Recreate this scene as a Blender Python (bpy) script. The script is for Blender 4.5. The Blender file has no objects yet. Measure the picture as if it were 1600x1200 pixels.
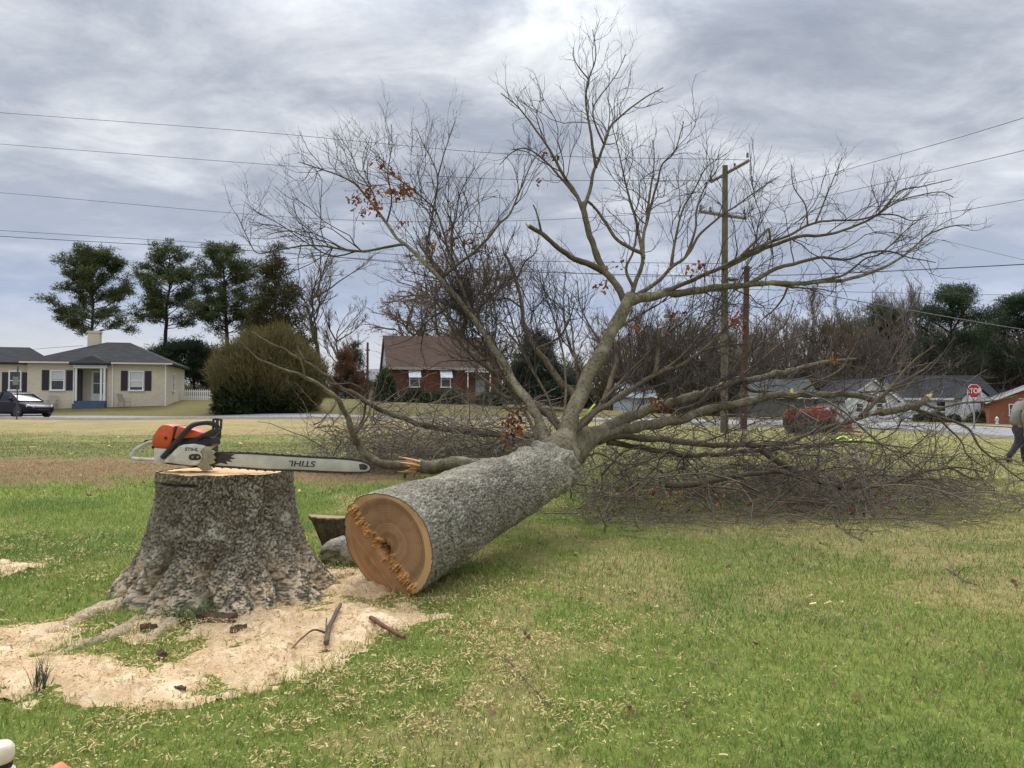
import bpy, bmesh, math, random
import numpy as np
from mathutils import Vector, Matrix

# ------------------------------------------------------------------ camera, sky, sun, exposure
SC = bpy.context.scene
COL = SC.collection
F = 1202.0                      # focal length in photo pixels (1600 wide)
CAMZ = 1.05
PITCH = math.atan(35.0 / F)
cam = bpy.data.cameras.new('camera')
cam.sensor_width = 36.0
cam.lens = 36.0 * F / 1600.0
cam.clip_start = 0.05
cam.clip_end = 3000
camo = bpy.data.objects.new('camera', cam)
camo.location = (0, 0, CAMZ)
camo.rotation_euler = (math.pi / 2 + PITCH, 0, 0)
COL.objects.link(camo)
SC.camera = camo
SC.view_settings.view_transform = 'Standard'
SC.view_settings.look = 'None'
SC.view_settings.gamma = 1.0
SC.view_settings.use_curve_mapping = False
SC.view_settings.exposure = 0.60

SUN_EL = math.radians(52)
SUN_AZ = math.radians(-12)      # measured from +Y towards +X
sd = Vector((math.sin(SUN_AZ) * math.cos(SUN_EL), math.cos(SUN_AZ) * math.cos(SUN_EL), math.sin(SUN_EL)))
sl = bpy.data.lights.new('sun', 'SUN')
sl.energy = 1.5
sl.angle = math.radians(22)
sl.color = (1.0, 0.96, 0.9)
so = bpy.data.objects.new('sun', sl)
so.rotation_euler = sd.to_track_quat('Z', 'Y').to_euler()
so.location = sd * 50
COL.objects.link(so)

def make_world():
    w = bpy.data.worlds.new('World')
    SC.world = w
    w.use_nodes = True
    nt = w.node_tree
    nt.nodes.clear()
    N = nt.nodes.new
    L = nt.links.new
    out = N('ShaderNodeOutputWorld')
    sky = N('ShaderNodeTexSky')
    sky.sky_type = 'NISHITA'
    sky.sun_disc = False
    sky.sun_elevation = SUN_EL
    sky.sun_rotation = SUN_AZ
    b1 = N('ShaderNodeBackground'); b1.inputs['Strength'].default_value = 0.1
    L(sky.outputs[0], b1.inputs['Color'])
    b2 = N('ShaderNodeBackground'); b2.inputs['Strength'].default_value = 1.0
    mix = N('ShaderNodeMixShader')
    tc = N('ShaderNodeTexCoord')
    sep = N('ShaderNodeSeparateXYZ'); L(tc.outputs['Generated'], sep.inputs[0])
    def M(op, a, b=None, c=None, clamp=False):
        n = N('ShaderNodeMath'); n.operation = op; n.use_clamp = clamp
        for i, v in enumerate((a, b, c)):
            if v is None: continue
            if isinstance(v, (int, float)): n.inputs[i].default_value = v
            else: L(v, n.inputs[i])
        return n.outputs[0]
    zc = M('MAXIMUM', sep.outputs[2], 0.0)
    zz = M('ADD', zc, 0.16)
    px = M('DIVIDE', sep.outputs[0], zz)
    py = M('DIVIDE', sep.outputs[1], zz)
    cmb = N('ShaderNodeCombineXYZ'); L(px, cmb.inputs[0]); L(py, cmb.inputs[1])
    mp = N('ShaderNodeMapping'); L(cmb.outputs[0], mp.inputs[0])
    mp.inputs['Rotation'].default_value = (0, 0, math.radians(28))
    mp.inputs['Scale'].default_value = (0.85, 1.1, 1)
    mp.inputs['Location'].default_value = (1.7, 0.6, 0.3)
    def noise(sc, det, rough, dist, vec):
        n = N('ShaderNodeTexNoise'); n.inputs['Scale'].default_value = sc
        n.inputs['Detail'].default_value = det; n.inputs['Roughness'].default_value = rough
        n.inputs['Distortion'].default_value = dist
        L(vec, n.inputs['Vector'])
        return n.outputs['Fac']
    big = noise(0.75, 3, 0.5, 0.3, mp.outputs[0])
    mid = noise(2.3, 9, 0.62, 0.35, mp.outputs[0])
    fine = noise(7.0, 8, 0.65, 0.2, mp.outputs[0])
    # glow of the veiled sun high in front
    dt = N('ShaderNodeVectorMath'); dt.operation = 'DOT_PRODUCT'
    L(tc.outputs['Generated'], dt.inputs[0])
    g = Vector((0.03, 0.86, 0.50)).normalized()
    dt.inputs[1].default_value = g
    glow = M('POWER', M('MAXIMUM', dt.outputs['Value'], 0.0), 38.0)
    glow = M('MULTIPLY', glow, M('ADD', M('MULTIPLY', mid, 1.2), -0.25))
    v = M('ADD', M('MULTIPLY', big, 0.55), M('MULTIPLY', mid, 0.75))
    v = M('ADD', v, M('MULTIPLY', fine, 0.22))
    v = M('ADD', v, M('MULTIPLY', glow, 0.32))
    # thinner, plainer sheet of cloud on the left
    vr = N('ShaderNodeValToRGB')
    L(M('ADD', M('MULTIPLY', M('SUBTRACT', v, 0.765), 2.15), 0.5, clamp=True), vr.inputs[0])
    cr = vr.color_ramp
    cr.elements[0].position = 0.12; cr.elements[0].color = (0.30, 0.335, 0.405, 1)
    cr.elements[1].position = 0.98; cr.elements[1].color = (0.83, 0.86, 0.89, 1)
    e = cr.elements.new(0.40); e.color = (0.40, 0.437, 0.51, 1)
    e = cr.elements.new(0.64); e.color = (0.555, 0.588, 0.645, 1)
    # lavender blue gap low down, paler right at the horizon
    el = N('ShaderNodeValToRGB'); L(zc, el.inputs[0])
    ce = el.color_ramp
    ce.elements[0].position = 0.0; ce.elements[0].color = (0.66, 0.67, 0.66, 1)
    ce.elements[1].position = 0.27; ce.elements[1].color = (0.45, 0.50, 0.60, 1)
    e = ce.elements.new(0.075); e.color = (0.60, 0.63, 0.68, 1)
    e = ce.elements.new(0.125); e.color = (0.37, 0.45, 0.64, 1)
    e = ce.elements.new(0.20); e.color = (0.39, 0.45, 0.59, 1)
    fe = N('ShaderNodeMapRange'); fe.inputs['From Min'].default_value = 0.10; fe.inputs['From Max'].default_value = 0.30
    fe.inputs['To Min'].default_value = 0.25; fe.inputs['To Max'].default_value = 1.0
    L(zc, fe.inputs['Value'])
    mc = N('ShaderNodeMix'); mc.data_type = 'RGBA'
    L(fe.outputs[0], mc.inputs[0]); L(el.outputs[0], mc.inputs[6]); L(vr.outputs[0], mc.inputs[7])
    # overcast sky grows brighter towards the zenith
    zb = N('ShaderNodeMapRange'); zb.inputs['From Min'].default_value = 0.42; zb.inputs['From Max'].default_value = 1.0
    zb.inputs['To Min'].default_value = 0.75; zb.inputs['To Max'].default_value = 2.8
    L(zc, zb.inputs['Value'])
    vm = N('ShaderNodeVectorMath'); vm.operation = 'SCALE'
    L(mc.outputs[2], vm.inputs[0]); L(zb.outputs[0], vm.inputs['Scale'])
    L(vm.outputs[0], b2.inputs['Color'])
    cov = N('ShaderNodeMapRange'); cov.inputs['From Min'].default_value = 0.25; cov.inputs['From Max'].default_value = 0.42
    cov.inputs['To Min'].default_value = 0.86; cov.inputs['To Max'].default_value = 0.98
    L(mid, cov.inputs['Value'])
    L(cov.outputs[0], mix.inputs[0]); L(b1.outputs[0], mix.inputs[1]); L(b2.outputs[0], mix.inputs[2])
    L(mix.outputs[0], out.inputs[0])
make_world()

# ------------------------------------------------------------------ small helpers
RNG = np.random.default_rng(11)
R = math.radians

def ray(px, py):
    u = (px - 800.0) / F
    v = (600.0 - py) / F
    y = math.cos(PITCH) - v * math.sin(PITCH)
    z = v * math.cos(PITCH) + math.sin(PITCH)
    return np.array([u / y, 1.0, z / y])

def P(px, py, d):
    """point at ground distance d (metres forward) seen at photo pixel px, py"""
    r = ray(px, py)
    return np.array([r[0] * d, d, CAMZ + r[2] * d])

def lin(c):
    return tuple(((x / 255.0) / 12.92 if x / 255.0 <= 0.04045 else ((x / 255.0 + 0.055) / 1.055) ** 2.4) for x in c)

# vectorised noise
def _hash(ix, iy, iz, seed):
    h = (ix.astype(np.int64) * 374761393 + iy.astype(np.int64) * 668265263 + iz.astype(np.int64) * 2147483647 + seed * 974711) & 0xFFFFFFFF
    h = ((h ^ (h >> 13)) * 1274126177) & 0xFFFFFFFF
    h = ((h ^ (h >> 16)) * 2246822519) & 0xFFFFFFFF
    h = h ^ (h >> 15)
    return (h & 0xFFFFFF) / float(0x1000000)

def vnoise(p, seed=0):
    i = np.floor(p).astype(np.int64)
    f = p - i
    f = f * f * (3 - 2 * f)
    r = 0
    for dx in (0, 1):
        wx = f[:, 0] if dx else 1 - f[:, 0]
        for dy in (0, 1):
            wy = f[:, 1] if dy else 1 - f[:, 1]
            for dz in (0, 1):
                wz = f[:, 2] if dz else 1 - f[:, 2]
                r = r + wx * wy * wz * _hash(i[:, 0] + dx, i[:, 1] + dy, i[:, 2] + dz, seed)
    return r

def fbm(p, octv=4, seed=0):
    a, s, t = 1.0, 0.0, 0.0
    q = np.array(p, dtype=float)
    for k in range(octv):
        s = s + a * vnoise(q, seed + k)
        t += a
        a *= 0.5
        q = q * 2.03 + 7.1
    return s / t

def worley(p, seed=0):
    i = np.floor(p).astype(np.int64)
    f1 = np.full(len(p), 9.0)
    f2 = np.full(len(p), 9.0)
    for dx in (-1, 0, 1):
        for dy in (-1, 0, 1):
            for dz in (-1, 0, 1):
                c = i + np.array([dx, dy, dz])
                q = np.stack([c[:, k] + _hash(c[:, 0], c[:, 1], c[:, 2], seed + 31 * k) for k in range(3)], 1)
                d = np.sqrt(((q - p) ** 2).sum(1))
                n = np.minimum(f1, d)
                f2 = np.minimum(f2, np.maximum(f1, d))
                f1 = n
    return f1, f2

def sstep(a, b, x):
    t = np.clip((x - a) / (b - a), 0, 1)
    return t * t * (3 - 2 * t)

# ------------------------------------------------------------------ object helpers
def setp(o, label=None, cat=None, group=None, kind=None):
    if label: o['label'] = label
    if cat: o['category'] = cat
    if group: o['group'] = group
    if kind: o['kind'] = kind
    return o

def thing(name, label, cat, loc=(0, 0, 0), rz=0.0, group=None):
    o = bpy.data.objects.new(name, None)
    o.empty_display_size = 0.2
    o.location = loc
    o.rotation_euler = (0, 0, rz)
    COL.objects.link(o)
    return setp(o, label, cat, group)

def np_mesh(name, V, faces, mat=None, smooth=True):
    """faces: list of (k-gon index arrays shaped (n,k))"""
    me = bpy.data.meshes.new(name)
    V = np.asarray(V, dtype=np.float32)
    faces = [np.asarray(f, dtype=np.int32) for f in faces if len(f)]
    nl = sum(f.size for f in faces)
    npoly = sum(len(f) for f in faces)
    me.vertices.add(len(V))
    me.vertices.foreach_set('co', V.ravel())
    me.loops.add(nl)
    me.loops.foreach_set('vertex_index', np.concatenate([f.ravel() for f in faces]))
    me.polygons.add(npoly)
    tot = np.concatenate([np.full(len(f), f.shape[1], dtype=np.int32) for f in faces])
    start = np.concatenate([[0], np.cumsum(tot)[:-1]]).astype(np.int32)
    me.polygons.foreach_set('loop_start', start)
    me.polygons.foreach_set('loop_total', tot)
    me.polygons.foreach_set('use_smooth', np.full(npoly, smooth))
    me.update(calc_edges=True)
    me.validate()
    if mat: me.materials.append(mat)
    return me

def link(name, me, parent=None, loc=None):
    o = bpy.data.objects.new(name, me)
    COL.objects.link(o)
    if parent is not None: o.parent = parent
    if loc is not None: o.location = loc
    return o

def vcol(me, name, data):
    a = me.color_attributes.new(name, 'FLOAT_COLOR', 'POINT')
    d = np.ones((len(data), 4), dtype=np.float32)
    d[:, :3] = data
    a.data.foreach_set('color', d.ravel())

class MB:
    """collects simple shapes in one mesh"""
    def __init__(s):
        s.v = []; s.f = []
    def add(s, vs, fs):
        b = len(s.v)
        s.v += [tuple(map(float, v)) for v in vs]
        s.f += [tuple(b + i for i in f) for f in fs]
        return s
    def box(s, x0, x1, y0, y1, z0, z1):
        return s.add([(x0, y0, z0), (x1, y0, z0), (x1, y1, z0), (x0, y1, z0), (x0, y0, z1), (x1, y0, z1), (x1, y1, z1), (x0, y1, z1)],
                     [(0, 3, 2, 1), (4, 5, 6, 7), (0, 1, 5, 4), (1, 2, 6, 5), (2, 3, 7, 6), (3, 0, 4, 7)])
    def prism(s, poly, y0, y1):
        """poly of (x,z), extruded along y"""
        n = len(poly)
        vs = [(x, y0, z) for x, z in poly] + [(x, y1, z) for x, z in poly]
        fs = [tuple(range(n)), tuple(range(2 * n - 1, n - 1, -1))]
        for i in range(n):
            j = (i + 1) % n
            fs.append((j, i, n + i, n + j))
        return s.add(vs, fs)
    def tube(s, pts, r, n=8, cap=True):
        pts = [np.array(p, float) for p in pts]
        m = len(pts)
        rr = r if hasattr(r, '__len__') else [r] * m
        vs = []
        ref = None
        for i in range(m):
            t = pts[min(i + 1, m - 1)] - pts[max(i - 1, 0)]
            t = t / (np.linalg.norm(t) + 1e-9)
            if ref is None:
                ref = np.array([0, 0, 1.0]) if abs(t[2]) < 0.9 else np.array([1.0, 0, 0])
            a = np.cross(ref, t); a /= np.linalg.norm(a) + 1e-9
            b = np.cross(t, a)
            ref = b
            for k in range(n):
                th = 2 * math.pi * k / n
                vs.append(pts[i] + rr[i] * (math.cos(th) * a + math.sin(th) * b))
        fs = []
        for i in range(m - 1):
            for k in range(n):
                k2 = (k + 1) % n
                fs.append((i * n + k, i * n + k2, (i + 1) * n + k2, (i + 1) * n + k))
        if cap:
            fs.append(tuple(range(n - 1, -1, -1)))
            fs.append(tuple((m - 1) * n + k for k in range(n)))
        return s.add(vs, fs)
    def lathe(s, prof, c=(0, 0, 0), n=20, axis='z'):
        vs = []
        for r, h in prof:
            for k in range(n):
                th = 2 * math.pi * k / n
                x, y = r * math.cos(th), r * math.sin(th)
                p = {'z': (x, y, h), 'y': (x, h, y), 'x': (h, x, y)}[axis]
                vs.append((p[0] + c[0], p[1] + c[1], p[2] + c[2]))
        m = len(prof)
        fs = []
        for i in range(m - 1):
            for k in range(n):
                k2 = (k + 1) % n
                fs.append((i * n + k, i * n + k2, (i + 1) * n + k2, (i + 1) * n + k))
        fs.append(tuple(range(n - 1, -1, -1)))
        fs.append(tuple((m - 1) * n + k for k in range(n)))
        return s.add(vs, fs)
    def obj(s, name, mat, parent=None, loc=None, bevel=0, smooth=False, seg=2):
        me = bpy.data.meshes.new(name)
        me.from_pydata(s.v, [], s.f)
        bm = bmesh.new(); bm.from_mesh(me)
        bmesh.ops.recalc_face_normals(bm, faces=bm.faces)
        if bevel:
            es = [e for e in bm.edges if len(e.link_faces) == 2 and e.calc_face_angle(0) > 0.6]
            bmesh.ops.bevel(bm, geom=es, offset=bevel, segments=seg, affect='EDGES', profile=0.5, clamp_overlap=True)
        if smooth:
            for f in bm.faces: f.smooth = True
            for e in bm.edges:
                if len(e.link_faces) == 2 and e.calc_face_angle(0) > 0.7: e.smooth = False
        bm.to_mesh(me); bm.free()
        me.update()
        if mat: me.materials.append(mat)
        return link(name, me, parent, loc)

def cr(pts, n=6):
    """catmull-rom through points"""
    p = np.array(pts, float)
    if len(p) < 3:
        t = np.linspace(0, 1, n * (len(p) - 1) + 1)[:, None]
        return p[0] * (1 - t) + p[-1] * t
    q = np.vstack([2 * p[0] - p[1], p, 2 * p[-1] - p[-2]])
    out = []
    for i in range(1, len(q) - 2):
        for k in range(n):
            t = k / n
            a, b, c, d = q[i - 1], q[i], q[i + 1], q[i + 2]
            out.append(0.5 * (2 * b + (c - a) * t + (2 * a - 5 * b + 4 * c - d) * t * t + (3 * b - a - 3 * c + d) * t ** 3))
    out.append(q[-2])
    return np.array(out)

def resample(p, n):
    d = np.concatenate([[0], np.cumsum(np.linalg.norm(np.diff(p, axis=0), axis=1))])
    t = np.linspace(0, d[-1], n)
    return np.stack([np.interp(t, d, p[:, k]) for k in range(p.shape[1])], 1)

def norm(a):
    return a / (np.linalg.norm(a, axis=-1, keepdims=True) + 1e-9)

def tubes(PTS, RAD, sides):
    """PTS (M,N,3), RAD (M,N) -> V, quads, all open tubes (tips taper)"""
    Mn, N, _ = PTS.shape
    T = np.empty_like(PTS)
    T[:, 1:-1] = PTS[:, 2:] - PTS[:, :-2]
    T[:, 0] = PTS[:, 1] - PTS[:, 0]
    T[:, -1] = PTS[:, -1] - PTS[:, -2]
    T = norm(T)
    ref = np.tile(np.array([0.31, 0.17, 0.93]), (Mn, 1))
    mt = norm(T.mean(1))
    bad = np.abs((mt * ref).sum(1)) > 0.85
    ref[bad] = np.array([0.9, -0.4, 0.1])
    A = norm(np.cross(ref[:, None, :], T))
    B = np.cross(T, A)
    th = np.arange(sides) * 2 * math.pi / sides
    ring = (np.cos(th)[None, None, :, None] * A[:, :, None, :] + np.sin(th)[None, None, :, None] * B[:, :, None, :])
    V = PTS[:, :, None, :] + RAD[:, :, None, None] * ring
    idx = np.arange(Mn * N * sides).reshape(Mn, N, sides)
    a = idx[:, :-1, :]; b = np.roll(idx, -1, 2)[:, :-1, :]
    c = np.roll(idx, -1, 2)[:, 1:, :]; d = idx[:, 1:, :]
    Q = np.stack([a, b, c, d], -1).reshape(-1, 4)
    return V.reshape(-1, 3), Q

class NB:
    """numpy mesh collector"""
    def __init__(s): s.V = []; s.Q = []; s.T = []; s.n = 0; s.C = []
    def add(s, V, Q=None, T=None, C=None):
        if Q is not None and len(Q): s.Q.append(np.asarray(Q) + s.n)
        if T is not None and len(T): s.T.append(np.asarray(T) + s.n)
        s.V.append(V); s.n += len(V)
        if C is not None: s.C.append(C)
        return s
    def mesh(s, name, mat, smooth=True, off=(0, 0, 0)):
        fs = []
        if s.Q: fs.append(np.concatenate(s.Q))
        if s.T: fs.append(np.concatenate(s.T))
        me = np_mesh(name, np.concatenate(s.V) - np.array(off), fs, mat, smooth)
        if s.C: vcol(me, 'Col', np.concatenate(s.C))
        return me

def walk(p0, d0, L, n, wig, bias, rng):
    """random wandering chains: (M,3),(M,3),(M,) -> (M,n+1,3)"""
    Mn = len(p0)
    out = np.empty((Mn, n + 1, 3))
    out[:, 0] = p0
    d = norm(d0)
    st = (L / n)[:, None]
    for k in range(n):
        d = norm(d + wig * rng.normal(size=(Mn, 3)) + bias)
        out[:, k + 1] = out[:, k] + d * st
    return out

def spawn(PT, k, t0, t1, rng):
    """k children on each parent chain: positions, tangents, perpendiculars, t, parent index"""
    Mn, N, _ = PT.shape
    par = np.repeat(np.arange(Mn), k)
    n = len(par)
    t = t0 + (t1 - t0) * rng.random(n)
    x = t * (N - 1)
    i = np.minimum(x.astype(int), N - 2)
    f = (x - i)[:, None]
    a, b = PT[par, i], PT[par, i + 1]
    pos = a * (1 - f) + b * f
    tan = norm(b - a)
    pr = norm(np.cross(tan, rng.normal(size=(n, 3))))
    return pos, tan, pr, t, par

# ------------------------------------------------------------------ materials
def mat(name, col, rough=0.7, var=0.0, scale=8.0, bump=0.0, bscale=40.0, col2=None, metal=0.0, spec=0.5, detail=5.0, coord='Object', dist=0.02, vary_obj=0.0):
    m = bpy.data.materials.new(name)
    m.use_nodes = True
    nt = m.node_tree
    b = nt.nodes['Principled BSDF']
    b.inputs['Roughness'].default_value = rough
    b.inputs['Metallic'].default_value = metal
    b.inputs['Specular IOR Level'].default_value = spec
    b.inputs['Base Color'].default_value = (*col, 1)
    N = nt.nodes.new; L = nt.links.new
    tc = N('ShaderNodeTexCoord')
    src = None
    if var or col2:
        n = N('ShaderNodeTexNoise'); n.inputs['Scale'].default_value = scale; n.inputs['Detail'].default_value = detail
        n.inputs['Roughness'].default_value = 0.65
        L(tc.outputs[coord], n.inputs['Vector'])
        r = N('ShaderNodeValToRGB')
        r.color_ramp.elements[0].position = 0.32; r.color_ramp.elements[1].position = 0.68
        c2 = col2 if col2 else tuple(min(1, c * (1 + var)) for c in col)
        c1 = col if col2 else tuple(c * (1 - var) for c in col)
        r.color_ramp.elements[0].color = (*c1, 1); r.color_ramp.elements[1].color = (*c2, 1)
        L(n.outputs['Fac'], r.inputs[0])
        src = r.outputs[0]
        if vary_obj:
            oi = N('ShaderNodeObjectInfo')
            hs = N('ShaderNodeHueSaturation')
            mr = N('ShaderNodeMapRange'); mr.inputs['To Min'].default_value = 1 - vary_obj; mr.inputs['To Max'].default_value = 1 + vary_obj
            L(oi.outputs['Random'], mr.inputs['Value']); L(mr.outputs[0], hs.inputs['Value'])
            L(src, hs.inputs['Color']); src = hs.outputs[0]
        L(src, b.inputs['Base Color'])
    if bump:
        n = N('ShaderNodeTexNoise'); n.inputs['Scale'].default_value = bscale; n.inputs['Detail'].default_value = 6
        L(tc.outputs[coord], n.inputs['Vector'])
        bp = N('ShaderNodeBump'); bp.inputs['Strength'].default_value = bump; bp.inputs['Distance'].default_value = dist
        L(n.outputs['Fac'], bp.inputs['Height']); L(bp.outputs[0], b.inputs['Normal'])
    return m

def vcmat(name, rough=0.7, trans=0.0, spec=0.3):
    m = bpy.data.materials.new(name); m.use_nodes = True
    nt = m.node_tree; b = nt.nodes['Principled BSDF']
    a = nt.nodes.new('ShaderNodeAttribute'); a.attribute_name = 'Col'
    nt.links.new(a.outputs['Color'], b.inputs['Base Color'])
    b.inputs['Roughness'].default_value = rough
    b.inputs['Specular IOR Level'].default_value = spec
    if trans:
        t = nt.nodes.new('ShaderNodeBsdfTranslucent'); nt.links.new(a.outputs['Color'], t.inputs['Color'])
        mx = nt.nodes.new('ShaderNodeMixShader'); mx.inputs[0].default_value = trans
        nt.links.new(b.outputs[0], mx.inputs[1]); nt.links.new(t.outputs[0], mx.inputs[2])
        nt.links.new(mx.outputs[0], nt.nodes['Material Output'].inputs[0])
    return m

def bark_mat(name, dark, light, lichen, sc=1.0, lich=0.5, bump=0.6):
    m = bpy.data.materials.new(name); m.use_nodes = True
    nt = m.node_tree; b = nt.nodes['Principled BSDF']
    N = nt.nodes.new; L = nt.links.new
    b.inputs['Roughness'].default_value = 0.92; b.inputs['Specular IOR Level'].default_value = 0.15
    tc = N('ShaderNodeTexCoord')
    def nz(s, d, r=0.6):
        n = N('ShaderNodeTexNoise'); n.inputs['Scale'].default_value = s; n.inputs['Detail'].default_value = d
        n.inputs['Roughness'].default_value = r
        L(tc.outputs['Object'], n.inputs['Vector']); return n.outputs['Fac']
    r1 = N('ShaderNodeValToRGB'); L(nz(55 * sc, 8, 0.7), r1.inputs[0])
    r1.color_ramp.elements[0].position = 0.33; r1.color_ramp.elements[0].color = (*dark, 1)
    r1.color_ramp.elements[1].position = 0.66; r1.color_ramp.elements[1].color = (*light, 1)
    r2 = N('ShaderNodeValToRGB'); L(nz(9 * sc, 6, 0.62), r2.inputs[0])
    r2.color_ramp.elements[0].position = 0.50; r2.color_ramp.elements[0].color = (0, 0, 0, 1)
    r2.color_ramp.elements[1].position = 0.64; r2.color_ramp.elements[1].color = (lich, lich, lich, 1)
    mx = N('ShaderNodeMix'); mx.data_type = 'RGBA'
    L(r2.outputs[0], mx.inputs[0]); L(r1.outputs[0], mx.inputs[6]); mx.inputs[7].default_value = (*lichen, 1)
    r3 = N('ShaderNodeValToRGB'); L(nz(2.2 * sc, 3), r3.inputs[0])
    r3.color_ramp.elements[0].position = 0.3; r3.color_ramp.elements[0].color = (0.70, 0.69, 0.66, 1)
    r3.color_ramp.elements[1].position = 0.7; r3.color_ramp.elements[1].color = (1.18, 1.18, 1.15, 1)
    ml = N('ShaderNodeMix'); ml.data_type = 'RGBA'; ml.blend_type = 'MULTIPLY'; ml.inputs[0].default_value = 1
    L(mx.outputs[2], ml.inputs[6]); L(r3.outputs[0], ml.inputs[7])
    L(ml.outputs[2], b.inputs['Base Color'])
    bp = N('ShaderNodeBump'); bp.inputs['Strength'].default_value = bump; bp.inputs['Distance'].default_value = 0.006
    L(nz(85 * sc, 7, 0.7), bp.inputs['Height']); L(bp.outputs[0], b.inputs['Normal'])
    return m
# ------------------------------------------------------------------ ground
CTRL = [(0, 0, 0.0), (-3, 0, 0.02), (3, 0, -0.02), (0, -6, 0), (-6, -6, 0.05), (6, -6, -0.05)]
def cp(px, py, d): CTRL.append(tuple(P(px, py, d)))
def cz(px, d, z):
    CTRL.append(((px - 800) / F * d, d, z))
cz(357, 4.25, 0.07); cz(628, 4.2, 0.0); cz(800, 2.2, 0.0); cz(100, 2.4, 0.0); cz(1500, 2.4, -0.02); cz(60, 3.3, 0.03)
cz(1000, 7.0, 0.0); cz(700, 7.5, 0.02); cz(1350, 8.0, -0.03); cz(200, 8.0, 0.06); cz(0, 12, 0.12); cz(500, 13, 0.06); cz(1000, 14, -0.05)
cp(1612, 722, 19); cp(1850, 725, 19)
cp(0, 672, 30); cp(350, 673, 30); cp(700, 672, 31)
for px, d in ((-250, 41), (0, 41), (300, 41), (650, 42)): cp(px, 655, d); cp(px, 652.5, d + 5.5)
cp(-200, 634, 54); cp(100, 634, 54); cp(300, 633, 54); cp(420, 641, 50)
cp(600, 640, 54); cp(680, 629, 70); cp(800, 632, 72)
cp(900, 658, 42); cp(1150, 666, 42); cp(1380, 672, 41); cp(1600, 688, 31.5); cp(1800, 700, 28)
cp(1380, 660, 62); cp(1600, 671, 45); cp(1500, 660, 90); cp(1600, 662, 92); cp(1340, 656, 92); cp(1100, 655, 90)
for x, y, z in ((-160, 60, 3), (-120, 160, 3), (0, 180, 1.0), (120, 180, -2), (150, 60, -2), (-60, -60, 0.5), (60, -60, -0.5), (0, -150, 0)):
    CTRL.append((x, y, z))
CTRL = np.array(CTRL)
def _tpsU(r2):
    return 0.5 * r2 * np.log(r2 + 1e-9)
def _tps_fit(c, lam=0.02):
    n = len(c)
    d2 = ((c[:, None, :2] - c[None, :, :2]) ** 2).sum(-1)
    A = np.zeros((n + 3, n + 3))
    A[:n, :n] = _tpsU(d2) + lam * np.eye(n) * 10
    A[:n, n] = 1; A[:n, n + 1:] = c[:, :2]
    A[n, :n] = 1; A[n + 1:, :n] = c[:, :2].T
    return np.linalg.solve(A, np.concatenate([c[:, 2], np.zeros(3)]))
TPSW = _tps_fit(CTRL)
def gz(x, y):
    x = np.atleast_1d(np.asarray(x, float)); y = np.atleast_1d(np.asarray(y, float))
    rr = np.sqrt(x * x + y * y) + 1e-6
    k = np.minimum(1.0, 170.0 / rr)
    xx, yy = x * k, y * k
    out = np.empty(len(x))
    n = len(CTRL)
    for s in range(0, len(x), 20000):
        e = s + 20000
        d2 = (xx[s:e, None] - CTRL[None, :, 0]) ** 2 + (yy[s:e, None] - CTRL[None, :, 1]) ** 2
        out[s:e] = _tpsU(d2) @ TPSW[:n] + TPSW[n] + TPSW[n + 1] * xx[s:e] + TPSW[n + 2] * yy[s:e]
    q = np.stack([x * 1.7, y * 1.7, x * 0], 1)
    return out + (vnoise(q, 5) - 0.5) * 0.035 * np.clip(1.5 - rr / 40, 0, 1)
def gz1(x, y): return float(gz([x], [y])[0])
def G(px, py, d0=None):
    """ground point under a photo pixel"""
    r = ray(px, py)
    ds = np.geomspace(1.2, 120, 500)
    h = CAMZ + r[2] * ds - gz(r[0] * ds, ds)
    i = np.argmax(h < 0)
    if h[i] >= 0: i = len(ds) - 1
    d = ds[i] if i == 0 else ds[i - 1] + (ds[i] - ds[i - 1]) * h[i - 1] / (h[i - 1] - h[i] + 1e-9)
    return np.array([r[0] * d, d, gz1(r[0] * d, d)])
def GD(px, d):
    x = (px - 800) / F * d
    return np.array([x, d, gz1(x, d)])

C_GREEN = np.array(lin((138, 158, 78))); C_DEEP = np.array(lin((108, 138, 65))); C_TAN = np.array(lin((196, 180, 130)))
C_BROWN = np.array(lin((152, 122, 98))); C_OLIVE = np.array(lin((112, 114, 76))); C_PALE = np.array(lin((166, 150, 114)))

SAW = [(-40, 1010, .24, .9), (60, 1040, .22, .9), (150, 1062, .22, 1.0), (240, 1070, .24, 1.0), (330, 1052, .22, 1.0), (420, 1020, .25, 1.0), (500, 990, .25, .95),
       (580, 965, .24, .95), (640, 962, .14, .5), (560, 905, .28, .9), (300, 985, .28, .9), (440, 962, .3, 1.0), (530, 930, .24, .9), (200, 1000, .15, .55), 
       (30, 995, .2, .75), (100, 975, .1, .6), (385, 1065, .12, .3), (-60, 900, .2, .45), (30, 885, .22, .55), (170, 935, .15, .6), (150, 905, .14, .5)]
SAWP = np.array([[*G(a, b)[:2], s, w] for a, b, s, w in SAW])
HOLE = [(*G(a, b)[:2], s, w) for a, b, s, w in ((150, 1012, .12, .9), (215, 1018, .13, .9), (110, 1020, .07, .6), (190, 1045, .09, .6), (90, 940, .2, .8), (130, 950, .12, .6), (40, 960, .2, .5), (262, 1012, .08, .5))]
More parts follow.
